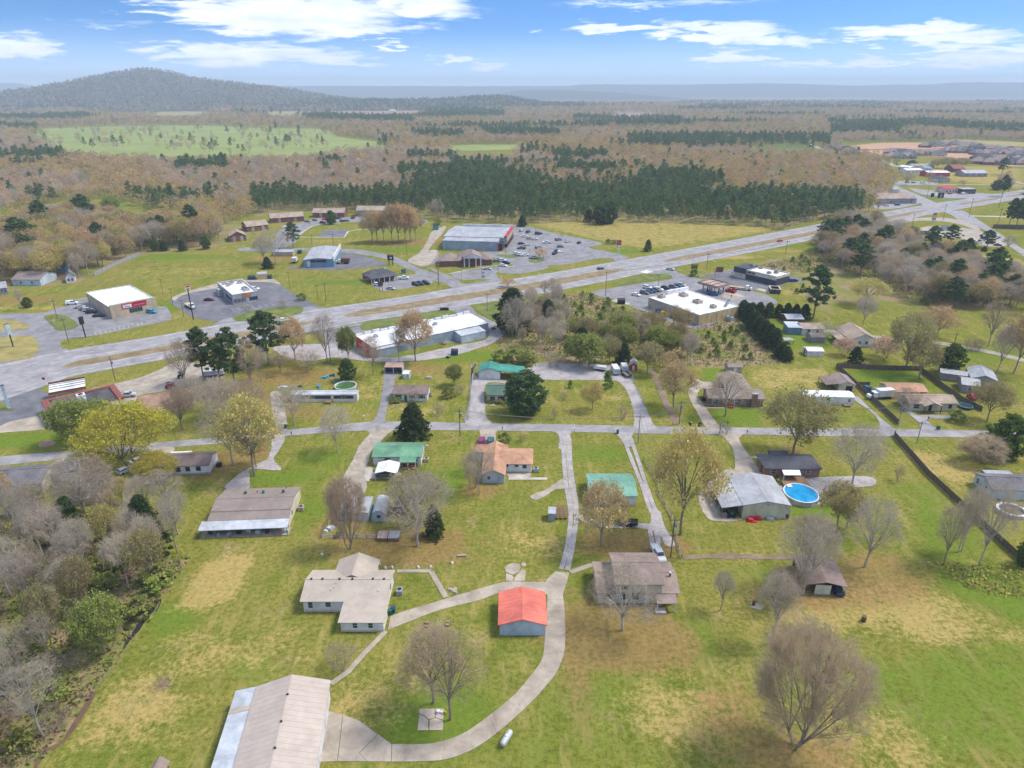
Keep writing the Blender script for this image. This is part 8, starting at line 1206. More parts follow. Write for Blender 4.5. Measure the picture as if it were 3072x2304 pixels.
TREES = [
 ('bare', 'V 1105,1130', 585, 560, 'left of the twin bare trees inside the curve of the concrete drive'), ('bare', 'V 1230,1252', 600, 560, 'right and nearer of the twin bare trees beside the cracked patio'), ('bareshrub', 'V 420,868', 700, 240, 'bare grey shrub on the lawn left of the diagonal walk'),
 ('bare', 'W 600,805', 330, 640, 'wide bare tree spreading in front of the brown split-level house'), ('bareshrub', 'W 370,500', 400, 150, 'grey bare bush at the left corner of the split-level house'), ('slim', 'W 1410,642', 325, 200, 'slender bare tree alone on the lawn right of the split-level house'),
 ('multi', 'Y 650,1340', 545, 700, 'huge many-stemmed bare tree on the lower right lawn'), ('slim', 'Y 485,640', 150, 270, 'tall thin-trunked bare tree left of the open pole shed'),
 ('bare', 'O 1200,1595', 900, 580, 'bare tree leaning over the roof of the open pole shed'), ('bare', 'O 1290,1500', 960, 480, 'second bare tree behind the open pole shed'), ('multi', 'O 1060,1650', 1370, 330, 'low bare tree left of the open pole shed'), ('bare', 'O 1790,1362', 730, 540, 'broad bare tree on brown earth right of the open pole shed'), ('olive', 'O 1540,1000', 625, 420, 'grey-green budding tree below the pool gravel'), ('bare', 'O 1625,1015', 720, 260, 'small bare tree right of the grey-green budding one'),
 ('bare', 'O 1675,640', 90, 560, 'big-limbed bare tree right of the brick pool house'), ('yellow', 'U 1935,1070', 105, 680, 'large pale yellow budding tree left of the metal workshop'), ('olive', 'M 1590,1700', 1085, 660, 'round olive budding tree in front of the brick pool house'), ('tan', 'U 1215,1172', 590, 520, 'tan budding tree in front of the sea-green barn'), 
 ('multi', 'T 325,1322', 590, 380, 'upright many-stemmed bare tree among the backyard sheds'), ('bare', 'T 1010,1290', 600, 760, 'very wide bare tree right of the silver rounded hut'), ('olive', 'T 985,1000', 560, 560, 'olive budding tree behind the very wide bare one'), ('cedar', 'T 1170,1190', 890, 210, 'dark cedar inside the very wide bare tree'), ('bare', 'T 1620,772', 310, 320, 'gnarled bare tree before the orange-roofed house'), ('bareshrub', 'T 1520,560', 380, 230, 'pale bare bush left of the orange-roofed house'), ('bareshrub', 'T 1560,700', 500, 200, 'second bare bush below the pale one'),
 ('cedar', 'K 800,1382', 1032, 330, 'big dark cedar on the street right above the green-roofed house'), ('roundpine', 'L 575,802', 392, 400, 'big rounded pine beside the green-roofed cottage'), ('bare', 'J 1768,1352', 885, 350, 'bare tree on the lawn left of the gravel drive'), ('bare', 'J 1338,1078', 690, 440, 'low spreading bare tree in front of the trailer home'),
 ('bare', 'J 730,1475', 850, 600, 'heavy-limbed bare tree above the dark-roofed white house'), ('yellow', 'J 945,1585', 780, 640, 'tall two-trunked pale yellow tree beside the lower gravel drive'), ('tan', 'J 960,1500', 1130, 330, 'tan budding sapling crown behind the two-trunked tree'), ('bare', 'J 222,1128', 690, 300, 'bare tree left of the heavy-limbed one by the street'), ('bare', 'J 520,1060', 640, 420, 'bare tree behind the heavy-limbed one'), ('bare', 'J 880,1010', 640, 400, 'bare brownish tree right behind the two-trunked tree'), ('bare', 'J 650,960', 600, 420, 'bare tree between the pines and the street'), ('bare', 'J 330,900', 610, 360, 'bare tree on the dirt bank'),
 ('pine', 'J 758,748', 108, 340, 'middle and tallest pine of the three by the gravel yard'), ('pine', 'J 440,645', 108, 270, 'left pine of the three by the gravel yard'), ('pine', 'J 1085,480', -50, 390, 'right pine of the three, darkest, beside the highway'), ('pine', 'J 600,640', 230, 300, 'lower pine between the left and middle pines'), ('bare', 'J 262,692', 225, 320, 'greenish bare tree at the left of the pines'), ('bare', 'J 925,765', 190, 260, 'thin tan bare tree between the middle and right pines'), ('slim', 'J 1010,640', 290, 220, 'bare saplings under the right pine'), ('tan', 'J 1345,442', 0, 320, 'orange-tan budding tree right of the pines at the highway'), ('bare', 'J 1665,470', -40, 290, 'pale bare tree left of the red end of the strip mall'), ('bare', 'J 1470,560', 330, 330, 'grey bare tree above the trailer home'), ('bare', 'J 1200,560', 330, 260, 'bare scrub tree left above the trailer home'),
 ('spring', 'J 1875,445', 100, 200, 'pale green small tree left of the strip mall'), ('leafy', 'J 1870,640', 420, 170, 'bright green conical shrub behind the green pool'), ('bare', 'K 400,752', 350, 240, 'bare tree left of the open rusty garage'), ('tan', 'K 820,608', 90, 400, 'tan-limbed tree standing before the white strip mall roof'), ('slim', 'K 655,612', 290, 170, 'dark bare vine-wrapped trunk above the open rusty garage'), ('spring', 'K 1205,852', 640, 170, 'pale spring-green tree behind the bungalow lawn'), ('shrub', 'K 1155,970', 860, 150, 'round bright green bush beside the bungalow'), ('bareshrub', 'K 1250,940', 840, 120, 'purplish bare bush right of the bright green one'), ('bareshrub', 'K 1055,1140', 1040, 120, 'small bare bush on the bungalow lawn'), ('bareshrub', 'K 810,1010', 890, 130, 'small pale bare tree before the bungalow'),
 ('shrub', 'K 630,1020', 960, 130, 'clipped green hedge bush under the bungalow windows'), ('shrub', 'T 210,1200', 1150, 60, 'small weed bush in the backyard pen'), ('cedar', 'F 740,1250', 880, 340, 'big dark evergreen at the highway above the bare thicket'), ('bare', 'F 772,1312', 950, 270, 'tall bare tree right in front of the big dark evergreen'), ('spring', 'L 1118,312', 15, 330, 'left of two full spring-green trees behind the gravel drive'), ('spring', 'L 1215,332', 15, 360, 'right of two full spring-green trees behind the gravel drive'), ('cedar', 'L 1558,292', 90, 160, 'dark cedar behind the enclosed trailers'), ('olive', 'L 1800,392', 100, 340, 'olive budding tree right of the red barn-shaped shed'), ('olive', 'L 1420,300', 30, 240, 'greenish tree left of the dark cedar'),
 ('shrub', 'L 330,290', 170, 200, 'left big green bush behind the teal-roofed garage'), ('shrub', 'L 460,300', 165, 220, 'middle big green bush behind the teal-roofed garage'), ('shrub', 'L 600,300', 180, 220, 'right big green bush behind the teal-roofed garage'), ('bareshrub', 'L 860,330', 190, 240, 'grey bare bush behind the gravel yard'),
 ('tan', 'M 400,1242', 780, 400, 'orange-tan budding tree beside the dirt path'), ('tan', 'M 350,850', 690, 260, 'smaller orange-tan tree behind it by the scrub'), ('slim', 'M 550,835', 480, 190, 'tall grey bare tree at the edge of the scrub'), ('spring', 'M 360,700', 505, 210, 'bright green round tree in the scrub'), ('bare', 'M 910,1322', 880, 480, 'big bare tree before the brick ranch house'), ('bareshrub', 'M 450,1310', 1210, 110, 'small bare tree by the wooden pole'), ('bareshrub', 'M 900,1500', 1400, 150, 'small reddish bare bush by the street pole'), ('redbud', 'M 1770,1575', 1500, 90, 'little reddish bush beside the round olive tree'),
 ('yellow', 'L 1248,768', 490, 240, 'bright yellow-green tree on the big lawn'), ('young', 'L 1400,542', 375, 110, 'bright green sapling beside the curved gravel drive'), ('young', 'L 1030,545', 470, 50, 'thin dark green sapling at the top of the big lawn'), ('bareshrub', 'L 965,662', 585, 100, 'purplish bare bush on the left of the big lawn'), ('bareshrub', 'L 1550,850', 715, 140, 'vase-shaped bare bush at the lawn corner'), ('bareshrub', 'L 868,860', 740, 70, 'thin bare sapling at the lawn front'), ('shrub', 'L 365,1100', 990, 150, 'round green bush right of the parked cars'), ('bareshrub', 'L 555,1080', 990, 80, 'thin bare sapling on the lawn of the orange-roofed house'),
 ('shrub', 'L 230,700', 660, 90, 'dark foundation shrub under the left cottage windows'), ('shrub', 'L 350,700', 655, 130, 'dark foundation shrub under the right cottage windows'), ('pine', 'G 1790,1312', 785, 320, 'very tall dark pine right of the dark cedar hedge'), ('olive', 'N 950,622', 108, 400, 'large orange-olive budding tree behind the fenced yard'), ('bare', 'N 565,236', -40, 220, 'bare tree above the taupe-roofed house'), ('olive', 'N 1075,712', 385, 340, 'half-bare olive tree at the fence corner'), ('leafy', 'N 1345,662', 400, 220, 'bright green full tree beside the blue-grey house'), ('tan', 'N 1225,345', 60, 360, 'brown-leaved tree at the far edge of the upper lane'),
 ('bare', 'N 1700,420', -10, 260, 'tall bare tree right of the upper lane'), ('bare', 'N 1780,665', 205, 270, 'left of two tall bare trees above the blue-grey house'), ('tan', 'N 1930,662', 120, 340, 'right of two tall trees above the blue-grey house'), ('olive', 'N 1690,1095', 735, 330, 'dark ivy-clad tree right of the trampoline'), ('leafy', 'N 1830,1400', 1045, 350, 'big bright green bush-like tree at the right end of the street'), ('multi', 'N 1630,1475', 1235, 400, 'low brown bare tree beside the big bright green one'), ('redbud', 'N 390,502', 345, 190, 'rounded brownish shrub below the taupe-roofed house'), ('cedar', 'N 495,575', 425, 140, 'grey-green shrub right of the brownish one'), ('redbud', 'N 742,528', 330, 260, 'vase-shaped brown shrub right of the taupe-roofed house'), ('bare', 'N 236,392', 200, 230, 'gnarled bare tree beside the long white cottage'), ('bareshrub', 'N 1530,458', 340, 120, 'left of two brown bushes by the upper lane'), ('bareshrub', 'N 1600,455', 350, 100, 'right of two brown bushes by the upper lane'), ('bare', 'N 930,980', 800, 260, 'bare tree before the tan ranch house'), ('shrub', 'N 1410,1100', 1000, 150, 'olive bush on the front lawn of the tan ranch house'),
 ('bare', 'Q 1095,1472', 870, 340, 'left of three leaning bare trees before the long fence'), ('slim', 'Q 1240,1352', 850, 220, 'middle of three leaning bare trees before the long fence'), ('slim', 'Q 1275,1340', 690, 260, 'right of three leaning bare trees before the long fence'), ('bare', 'Q 1450,1476', 640, 420, 'lone leaning bare tree crossing the long fence'), ('bareshrub', 'Q 640,640', 480, 110, 'thin sapling beside the wire line'), ('leafy', 'Q 1880,1480', 1230, 160, 'dark green bush at the right edge'),
 ('gold', 'I 1290,1645', 1050, 860, 'large golden yellow-green tree above the street on the left'), ('spring', 'I 770,1435', 1000, 420, 'bright yellow-green tree left of the golden one'), ('spring', 'I 960,1300', 1000, 360, 'yellow-green tree right before the corner store'), ('bare', 'I 705,1205', 950, 260, 'thin bare tree before the corner store roof'), ('bare', 'I 1820,1290', 880, 300, 'bare tree right of the golden tree'), ('yellow', 'R 1110,640', 400, 260, 'small yellow-green tree below the parked white car'), ('bare', 'R 790,790', 190, 620, 'big bare tree left of the golden tree over the sheds'), ('tan', 'R 60,760', 330, 260, 'orange budding tree at the left edge below the street'), ('shrub', 'R 300,590', 480, 220, 'green bush before the grey shingled house'), ('gold', 'R 1420,380', 200, 420, 'golden branches over the dark-roofed white house'),
 ('cedar', 'E 470,880', 780, 95, 'round dark evergreen left of the blue metal store'), ('bare', 'E 545,845', 530, 300, 'tall bare tree left of the blue metal store'), ('pine', 'E 692,705', 480, 140, 'thin pine left of the basketball court'), ('bare', 'E 440,830', 600, 200, 'bare tree left of the tall bare one behind the diner'), ('leafy', 'E 1020,497', 380, 95, 'small green tree in the apartment car park'), ('shrub', 'E 758,1155', 1095, 100, 'purple-topped round bush on the meadow edge'), ('bareshrub', 'E 600,1225', 1150, 80, 'small reddish tree on the diner island, right'), ('bareshrub', 'E 300,1245', 1190, 70, 'small reddish tree on the diner island, left'), ('tan', 'E 745,1260', 1180, 1, '') ,
 ('tan', 'E 1370,657', 385, 190, 'leftmost tan tree of the grove below the apartments'), ('tan', 'E 1420,652', 380, 170, 'second tan tree of the grove below the apartments'), ('tan', 'E 1467,642', 390, 150, 'third tan tree of the grove below the apartments'), ('tan', 'E 1548,657', 330, 190, 'fourth tan tree of the grove, tall'), ('tan', 'E 1600,652', 315, 200, 'fifth tan tree of the grove, tallest'), ('tan', 'E 1660,657', 325, 190, 'sixth tan tree of the grove'), ('tan', 'E 1705,652', 340, 180, 'seventh tan tree of the grove'), ('tan', 'E 1750,640', 370, 150, 'rightmost tan tree of the grove'), ('shrub', 'E 1935,500', 445, 80, 'bright green shrub at the bend of the warehouse lane'), ('bare', 'E 1940,450', 275, 170, 'pinkish bare tree above the bright green shrub'), ('tan', 'F 700,870', 790, 150, 'orange bare tree at the highway median'), ('bare', 'J 1120,150', -30, 200, 'orange bare tree at the highway edge above the right pine'),
 ('cedar', 'F 825,342', 250, 85, 'fluffy pale evergreen behind the warehouse car park'), ('redbud', 'F 985,618', 532, 130, 'round reddish bare tree in the warehouse car park'), ('cedar', 'F 1910,558', 458, 72, 'conical dark evergreen in the dry meadow'), ('cedar', 'F 1400,306', 190, 85, 'dark cedar at the edge of the pine wood'), ('roundpine', 'F 1500,324', 150, 150, 'left of two broad pines at the meadow edge'), ('roundpine', 'F 1580,318', 120, 140, 'right of two broad pines at the meadow edge'), ('shrub', 'F 1575,495', 450, 60, 'left hedge bush beside the red sign'), ('shrub', 'F 1625,495', 455, 60, 'right hedge bush beside the red sign'), ('young', 'G 603,893', 820, 95, 'dark bush under the yellow sign'), ('tan', 'H 320,1700', 1330, 100, ''),
 ('yellow', 'H 650,1700', 1430, 380, 'bright yellow-green spreading tree in the right thicket'), ('pine', 'H 1305,1098', 915, 165, 'left of three lone pines by the far lot'), ('pine', 'H 1480,1112', 903, 165, 'middle of three lone pines by the far lot'), ('cedar', 'H 1665,1138', 1035, 125, 'round dark cedar between the lone pines'), ('pine', 'H 1842,1132', 955, 160, 'right of three lone pines by the far lot'), ('cedar', 'H 1815,1165', 1115, 60, 'small round cedar under the right lone pine'), ('bare', 'H 2048,1155', 1010, 130, 'small bare tree right of the lone pines'), ('pine', 'H 2060,925', 640, 130, 'tall pine left in the group right of the far crossing'), ('pine', 'H 2130,930', 640, 160, 'tall pine middle in the group right of the far crossing'), ('pine', 'H 2210,935', 650, 160, 'tall pine right in the group right of the far crossing'), ('bare', 'H 1045,510', 380, 150, 'dark bare tree before the far car yard'), ('bare', 'H 1265,500', 370, 100, 'bare tree beside the white-roofed storage'), ('leafy', 'H 1100,335', 265, 100, 'dark green tree above the storage buildings'), ('olive', 'H 1350,345', 245, 140, 'olive tree left below the far estate'), ('olive', 'H 1450,345', 240, 150, 'olive tree middle below the far estate'), ('olive', 'H 1590,350', 240, 190, 'olive tree right below the far estate'), ('pine', 'H 1990,410', 240, 100, 'tall pine standing before the far estate'), ('leafy', 'H 1940,560', 460, 110, 'green trees by the far highway'), ('leafy', 'H 2040,550', 460, 80, 'green tree right by the far highway'), ('bareshrub', 'H 1600,510', 455, 90, 'reddish shrubs beyond the far crossing'), ('bare', 'H 765,770', 640, 130, 'orange-topped tree before the low grey building'),
 ('cedar', 'D 1420,727', 640, 75, 'round dark evergreen at the meadow edge, left of two'), ('cedar', 'D 1580,728', 628, 75, 'round dark evergreen at the meadow edge, right of two'), ('leafy', 'D 1785,712', 590, 80, 'bright green narrow tree beside the apartments woods'), ('leafy', 'D 1345,728', 620, 80, 'bright green narrow tree left of the round evergreens'), ('spring', 'D 975,420', 250, 150, 'pale green tree beside the pond'), ('leafy', 'D 800,455', 352, 160, 'round green tree on the left meadow'), ('bare', 'D 595,500', 408, 130, 'bare tree on the left meadow'), ('leafy', 'D 240,1215', 1130, 90, 'round green bush left of the auto parts lot'), ('slim', 'D 190,1240', 1060, 60, 'leaning pale dead trunk at the left lot')]
for k, s, t, w, l in TREES:
 if l: tree(k, s, float(t), w, l + ('' if len(l.split()) > 3 else ' tree'))
# the clipped dark cedar hedge by the supermarket, tree by tree
hedge = [('G %d,%d' % (x, y), t, w) for x, y, t, w in ((1085, 1290, 1130, 130), (1130, 1330, 1160, 130), (1175, 1290, 1155, 110), (1250, 1295, 1150, 110), (1345, 1300, 1155, 110), (1440, 1298, 1170, 100), (1525, 1305, 1160, 110), (1610, 1310, 1170, 100), (1700, 1315, 1170, 110), (1150, 1390, 1200, 140), (1200, 1430, 1240, 150), (1250, 1480, 1290, 150), (1300, 1530, 1330, 150), (1350, 1580, 1370, 150), (1400, 1620, 1410, 150), (1470, 1700, 1560, 150), (1520, 1730, 1590, 120))]
for i, (s, t, w) in enumerate(hedge): tree('cedar', s, t, w * 1.15, 'dark cedar in the dense evergreen hedge beside the supermarket', 'cedars of the evergreen hedge')
# ---------------------------------------------------------------- scattered individuals and masses
def scatter(polys, spacing, seed, jit=.8, lim=None):
 rr = random.Random(seed); out = []
 for s in polys:
  pg = G(s) if isinstance(s, str) else s; x0, x1 = min(p.x for p in pg), max(p.x for p in pg); y0, y1 = min(p.y for p in pg), max(p.y for p in pg)
  nx_, ny_ = int((x1 - x0) / spacing) + 1, int((y1 - y0) / spacing) + 1; XX, YY = np.meshgrid(x0 + (np.arange(nx_) + .5) * spacing, y0 + (np.arange(ny_) + .5) * spacing); rs = np.random.RandomState(seed)
  XX = XX + rs.uniform(-.5, .5, XX.shape) * spacing * jit; YY = YY + rs.uniform(-.5, .5, YY.shape) * spacing * jit; m = inpoly(pg, XX, YY); out += list(zip(XX[m].tolist(), YY[m].tolist()))
 return out
q0, q1 = P('D 1100,600'), P('D 1410,420'); POND = (q0.x / q0.y, q1.x / q1.y, q0.y, q1.y)
def mixed(pts, kinds, hr, wr, label, group, seed, maxn=999):
 rr = random.Random(seed); rr.shuffle(pts)
 for x, y in pts[:maxn]:
  if POND[0] < x / y < POND[1] and POND[2] < y < POND[3]: continue
  k = rr.choices([a for a, _ in kinds], [b for _, b in kinds])[0]; small = k in ('young', 'shrub', 'bareshrub', 'redbud'); h = rr.uniform(*hr) * (.3 if small else 1) * (1.25 if k == 'pine' else 1); w = h * rr.uniform(*wr) * (1.3 if k in ('shrub', 'bareshrub', 'redbud') else .8 if k == 'pine' else 1)
  nm = PROTO[k][0][4].replace('_', ' '); tree(k, '', '', 0, nm + ' ' + label, nm + 's ' + group, p=Vector((x, y, 0)), h=h, w=w)
mixed(scatter(['R -350,860 500,760 1000,800 1300,1000 1650,1060 1480,1380 1350,1600 X 850,450 560,900 300,1300 -300,1400'], 7.2, 1), [('bare', 3), ('slim', 6), ('yellow', .5), ('olive', .4), ('cedar', .25), ('spring', .4)], (10, 15), (.42, .65), 'in the tangled wood along the left side', 'of the left wood', 1, 120)
mixed(scatter(['R -350,900 500,800 1000,850 1300,1050 1650,1100 1480,1450 1350,1650 X 1100,180 870,500 640,850 300,1300 -300,1400'], 6.0, 2), [('shrub', 6), ('bareshrub', 3), ('leafy', .6), ('young', 1)], (9, 15), (.9, 1.3), 'in the undergrowth of the left wood', 'of the left wood undergrowth', 2, 150)
mixed(scatter(['R 560,560 1250,520 1750,640 1700,1000 1250,950 700,800'], 7.5, 3), [('bare', 5), ('slim', 3)], (9, 13), (.6, .9), 'above the left wood near the porch house', 'near the porch house', 3, 34)
mixed(scatter(['F 880,1000 1150,960 1250,1100 1250,1250 1180,1420 900,1400 700,1380 760,1280'], 6.5, 4), [('bare', 5), ('slim', 5), ('bareshrub', 2)], (8, 12), (.5, .8), 'in the bare thicket beside the strip mall', 'of the thicket', 4, 60)
mixed(scatter(['F 1250,1250 1900,1250 2100,1440 1300,1440', 'M 300,420 480,420 600,760 60,760 60,600'], 8, 5), [('olive', 3), ('spring', 2), ('bare', 4), ('cedar', 1), ('shrub', 2)], (7, 11), (.8, 1.1), 'in the mixed thicket behind the gravel yard', 'of the mixed thicket', 5, 46)
mixed(scatter(['F 960,980 1350,930 1480,960 1650,1050 1900,1120 G 0,1230 450,1430 460,1600 200,1560 F 1900,1300 1300,1200 960,1150', 'M 700,470 1000,420 1150,500 1250,640 1350,740 1100,780 650,780'], 6.2, 6), [('young', 7), ('shrub', 2), ('bareshrub', 1), ('cedar', .12)], (6, 12), (.7, 1.0), 'in the brown scrub between the shops and the houses', 'of the scrub', 6, 150)
mixed(scatter(['H 440,920 700,950 1000,1060 1090,1110 1250,1220 1600,1330 1880,1540 2010,1700 1500,1750 1000,1640 750,1460 300,1300 130,1150 260,1000', 'N 1900,-10 2100,100 1300,60 1050,40 1250,-150 1900,-180', 'N 1950,80 2200,200 2200,-100 2000,-100'], 7.6, 7), [('bare', 4.5), ('slim', 3), ('olive', 1), ('tan', 1.6), ('pine', 1.6), ('shrub', 1)], (11, 15), (.7, .95), 'in the long thicket right of the supermarket', 'of the right thicket', 7, 230)
mixed(scatter(['D -150,640 300,560 700,470 1080,540 1500,560 1950,560 1980,610 1850,680 1500,715 1200,750 940,850 700,960 300,1000 -150,1060'], 9, 8), [('bare', 3), ('slim', 1), ('yellow', 3), ('tan', 4), ('pine', .9), ('olive', 1)], (13, 19), (.7, .95), 'in the wood between the left meadow and the shops', 'of the wood left of the shops', 8, 240)
mixed(scatter(['G 1250,800 1700,690 1960,630 1991,760 1720,880', 'G 1550,1010 1650,960 1760,1150 1600,1130'], 9, 10), [('young', 3), ('shrub', 2), ('bareshrub', 4), ('bare', .6)], (6, 11), (.8, 1.1), 'in the rough ground beyond the burger restaurant', 'of the rough ground', 10, 50)
mixed(scatter(['s 2960,560 3200,540 3300,700 3000,640'], 14, 9), [('pine', 3), ('bare', 2)], (14, 18), (.6, .8), 'beside the right edge beyond the crossing', 'right of the crossing', 9, 20)
# forests far beyond: nearest trees one by one, the rest as masses
def low(kind, seed, Ht, Wd, n, ls, cm, tm='bark', shape=None, cl=26, th=.35):
 rr = random.Random(seed); mb = MB(); tb = MB(); tb.tube((0, 0, 0), (0, 0, Ht * .75), .22, .08, 4, False)
 for i in range(cl):
  t = rr.uniform(0, 1); z = Ht * th + Ht * (1 - th) * t; r = (shape or (lambda t: math.sin(PI * (.15 + .8 * t)) ** .6))(t) * Wd / 2; a = rr.uniform(0, 2 * PI); k = math.sqrt(rr.uniform(.15, 1)); c = Vector((math.cos(a) * r * k, math.sin(a) * r * k, z))
  if i % 4 == 0: tb.tube((0, 0, z * .55), c, .08, .03, 3, False)
  for _ in range(n // cl): leafq(mb, c + Vector((rr.gauss(0, .7), rr.gauss(0, .7), rr.gauss(0, .5))) * ls * 1.9, ls * rr.uniform(.5, 1.3), rr)
 nt_ = len(tb.f); m_ = MB(); m_.v = tb.v + mb.v; m_.f = tb.f + [tuple(i + len(tb.v) for i in f) for f in mb.f]; me_ = m_.mesh(kind); me_.materials.append(M[tm]); me_.materials.append(M[cm]); mi = np.ones(len(m_.f), np.int32); mi[:nt_] = 0; me_.polygons.foreach_set('material_index', mi)
 t = tb.mesh('trunk'); t.materials.append(M[tm]); c = mb.mesh('crown'); c.materials.append(M[cm]); PROTO.setdefault('far_' + kind, []).append((t, c, Ht, Wd, {'pine': 'pine_tree'}.get(kind, 'bare_tree' if 'bare' in kind else 'budding_tree'))); return me_
def lowbare(kind, seed, cm, tm='bark', n=170):
 a, b, c = decid(seed, 15, 10, 1, 2, n, 0, twigw=.10, trunk_frac=.3, upright=.25); nt_ = len(a.f); m_ = MB(); m_.v = a.v + b.v; m_.f = a.f + [tuple(i + len(a.v) for i in f) for f in b.f]; me_ = m_.mesh(kind); me_.materials.append(M[tm]); me_.materials.append(M[cm]); mi = np.ones(len(m_.f), np.int32); mi[:nt_] = 0; me_.polygons.foreach_set('material_index', mi)
 t = a.mesh('trunk'); t.materials.append(M[tm]); c = b.mesh('crown'); c.materials.append(M[cm]); PROTO.setdefault('far_' + kind, []).append((t, c, 15, 10, 'bare_tree')); return me_
pshape = lambda t: (1 - t) ** .42 * (.7 + .3 * math.sin(PI * min(1, t * 1.6 + .25)))
LOW = {'pine': [low('pine', 200 + i, 18, 9.6, 480, .44, 'needle' if i < 1 else 'needle_light', shape=pshape, cl=42, th=.38) for i in range(3)], 'bare': [lowbare('bare', 210 + i, ('twig', 'twig_pink', 'twig_grey')[i], 'bark_pale') for i in range(3)],
       'bare_pink': [lowbare('bare', 216 + i, ('twig_pink', 'twig_grey')[i], 'bark_pale') for i in range(2)],
       'tan': [low('tan', 220 + i, 16, 11, 420, .34, 'bud_tan', 'bark_pale') for i in range(2)], 'yellow': [low('yellow', 230 + i, 15, 11, 420, .34, 'bud_yellow') for i in range(1)], 'olive': [low('olive', 240 + i, 15, 11, 420, .36, 'bud_olive') for i in range(1)], 'green': [low('green', 250, 12, 10, 420, .36, 'leaf_spring')]}
def mass(name, items, label, cat='woodland'):
 """items: (x, y, z, scale, kind); one object whose points carry instances of the low trees"""
 col = bpy.data.collections.new(name + '_kinds'); flat = []
 for k, ms in LOW.items():
  for i, m_ in enumerate(ms): flat.append((k, i))
 names = sorted(flat)
 for n_, (k, i) in enumerate(names): o = bpy.data.objects.new('%03d_%s' % (n_, k), LOW[k][i]); col.objects.link(o)
 idx = {}
 for n_, (k, i) in enumerate(names): idx.setdefault(k, []).append(n_)
 rr = random.Random(len(items)); me_ = bpy.data.meshes.new(name); n = len(items); me_.vertices.add(n); me_.vertices.foreach_set('co', np.array([it[:3] for it in items], np.float32).ravel())
 def at(nm, ty, vals, key='value'): a_ = me_.attributes.new(nm, ty, 'POINT'); a_.data.foreach_set(key, vals)
 at('k', 'INT', np.array([rr.choice(idx[it[4]]) for it in items], np.int32)); at('s', 'FLOAT_VECTOR', np.array([(it[3] * rr.uniform(.85, 1.2), it[3] * rr.uniform(.85, 1.2), it[3] * rr.uniform(.8, 1.15)) for it in items], np.float32).ravel(), 'vector'); at('r', 'FLOAT_VECTOR', np.array([(rr.gauss(0, .04), rr.gauss(0, .04), rr.uniform(0, 6.28)) for it in items], np.float32).ravel(), 'vector')
 o = link(bpy.data.objects.new(name, me_)); o['kind'] = 'stuff'; o['label'] = label; o['category'] = cat
 g = bpy.data.node_groups.new(name, 'GeometryNodeTree'); g.interface.new_socket('Geometry', in_out='INPUT', socket_type='NodeSocketGeometry'); g.interface.new_socket('Geometry', in_out='OUTPUT', socket_type='NodeSocketGeometry'); N = g.nodes; L = g.links
 gi, go = N.new('NodeGroupInput'), N.new('NodeGroupOutput'); ip = N.new('GeometryNodeInstanceOnPoints'); ci = N.new('GeometryNodeCollectionInfo'); ci.inputs['Collection'].default_value = col; ci.inputs['Separate Children'].default_value = True; ci.inputs['Reset Children'].default_value = True; ip.inputs['Pick Instance'].default_value = True
 def na(nm, ty): q = N.new('GeometryNodeInputNamedAttribute'); q.data_type = ty; q.inputs['Name'].default_value = nm; return q.outputs['Attribute']
 L.new(gi.outputs[0], ip.inputs['Points']); L.new(ci.outputs[0], ip.inputs['Instance']); L.new(na('k', 'INT'), ip.inputs['Instance Index']); L.new(na('r', 'FLOAT_VECTOR'), ip.inputs['Rotation']); L.new(na('s', 'FLOAT_VECTOR'), ip.inputs['Scale']); L.new(ip.outputs[0], go.inputs[0]); o.modifiers.new('scatter', 'NODES').node_group = g; return o
def clear(px): return G(px)
CLEAR = [G(s) for s in ('A 200,835 700,815 1290,812 1700,826 2085,832 2212,885 B 330,925 330,1000 A 1900,1060 1500,1075 1100,1075 700,1060 320,1010 180,900', 'B 0,690 640,690 620,735 0,745', 'A 850,745 1180,712 1410,708 1400,745', 'A 1600,745 1700,712 2050,712 2030,745', 'H 60,60 250,170 400,235 700,340 880,330 960,480 980,560 1200,640 1250,720 900,760 740,770 700,680 860,600 900,540 800,420 600,330 380,270 200,190 40,80', 'H 250,110 480,100 700,90 1500,90 1800,140 2300,170 2600,250 3600,800 3600,1200 1900,700 1300,650 900,500 850,330 500,260',
                          's -1000,900 -500,700 D 0,430 500,320 900,290 1150,320 1450,420 1430,540 1100,540 900,470 600,510 0,640', 'B 700,945 1400,935 1450,965 900,985', 'C 350,960 700,930 950,990 940,1030 600,1040 380,990')]
for s, _ in FIELDS:
 for k in (1, 1.06, 1.12, 1.18, 1.24): CLEAR.append([P((x, HOR + (y - HOR) * k)) for x, y in pix(s)])
PINES = [G(s) for s in ('A 1910,760 2212,755 B 440,780 480,815 A 2000,800', 'B 490,745 1060,745 1050,780 500,780', 'B 900,865 1400,875 1420,915 950,915', 'B 450,885 800,895 800,925 500,915', 'B 1300,1020 1700,1030 1750,1080 1400,1070', 'A 0,1040 430,1030 430,1080 0,1080', 'A 1150,1100 1480,1090 1480,1150 1150,1150', 'C 1200,830 1500,800 2212,850 2212,900', 'C 940,810 1480,820 1400,890 960,900', 'C 100,700 500,700 500,715 100,715', 'A 300,760 560,755 560,775 320,780', 'B 1500,770 2212,790 2212,830 1500,800')]
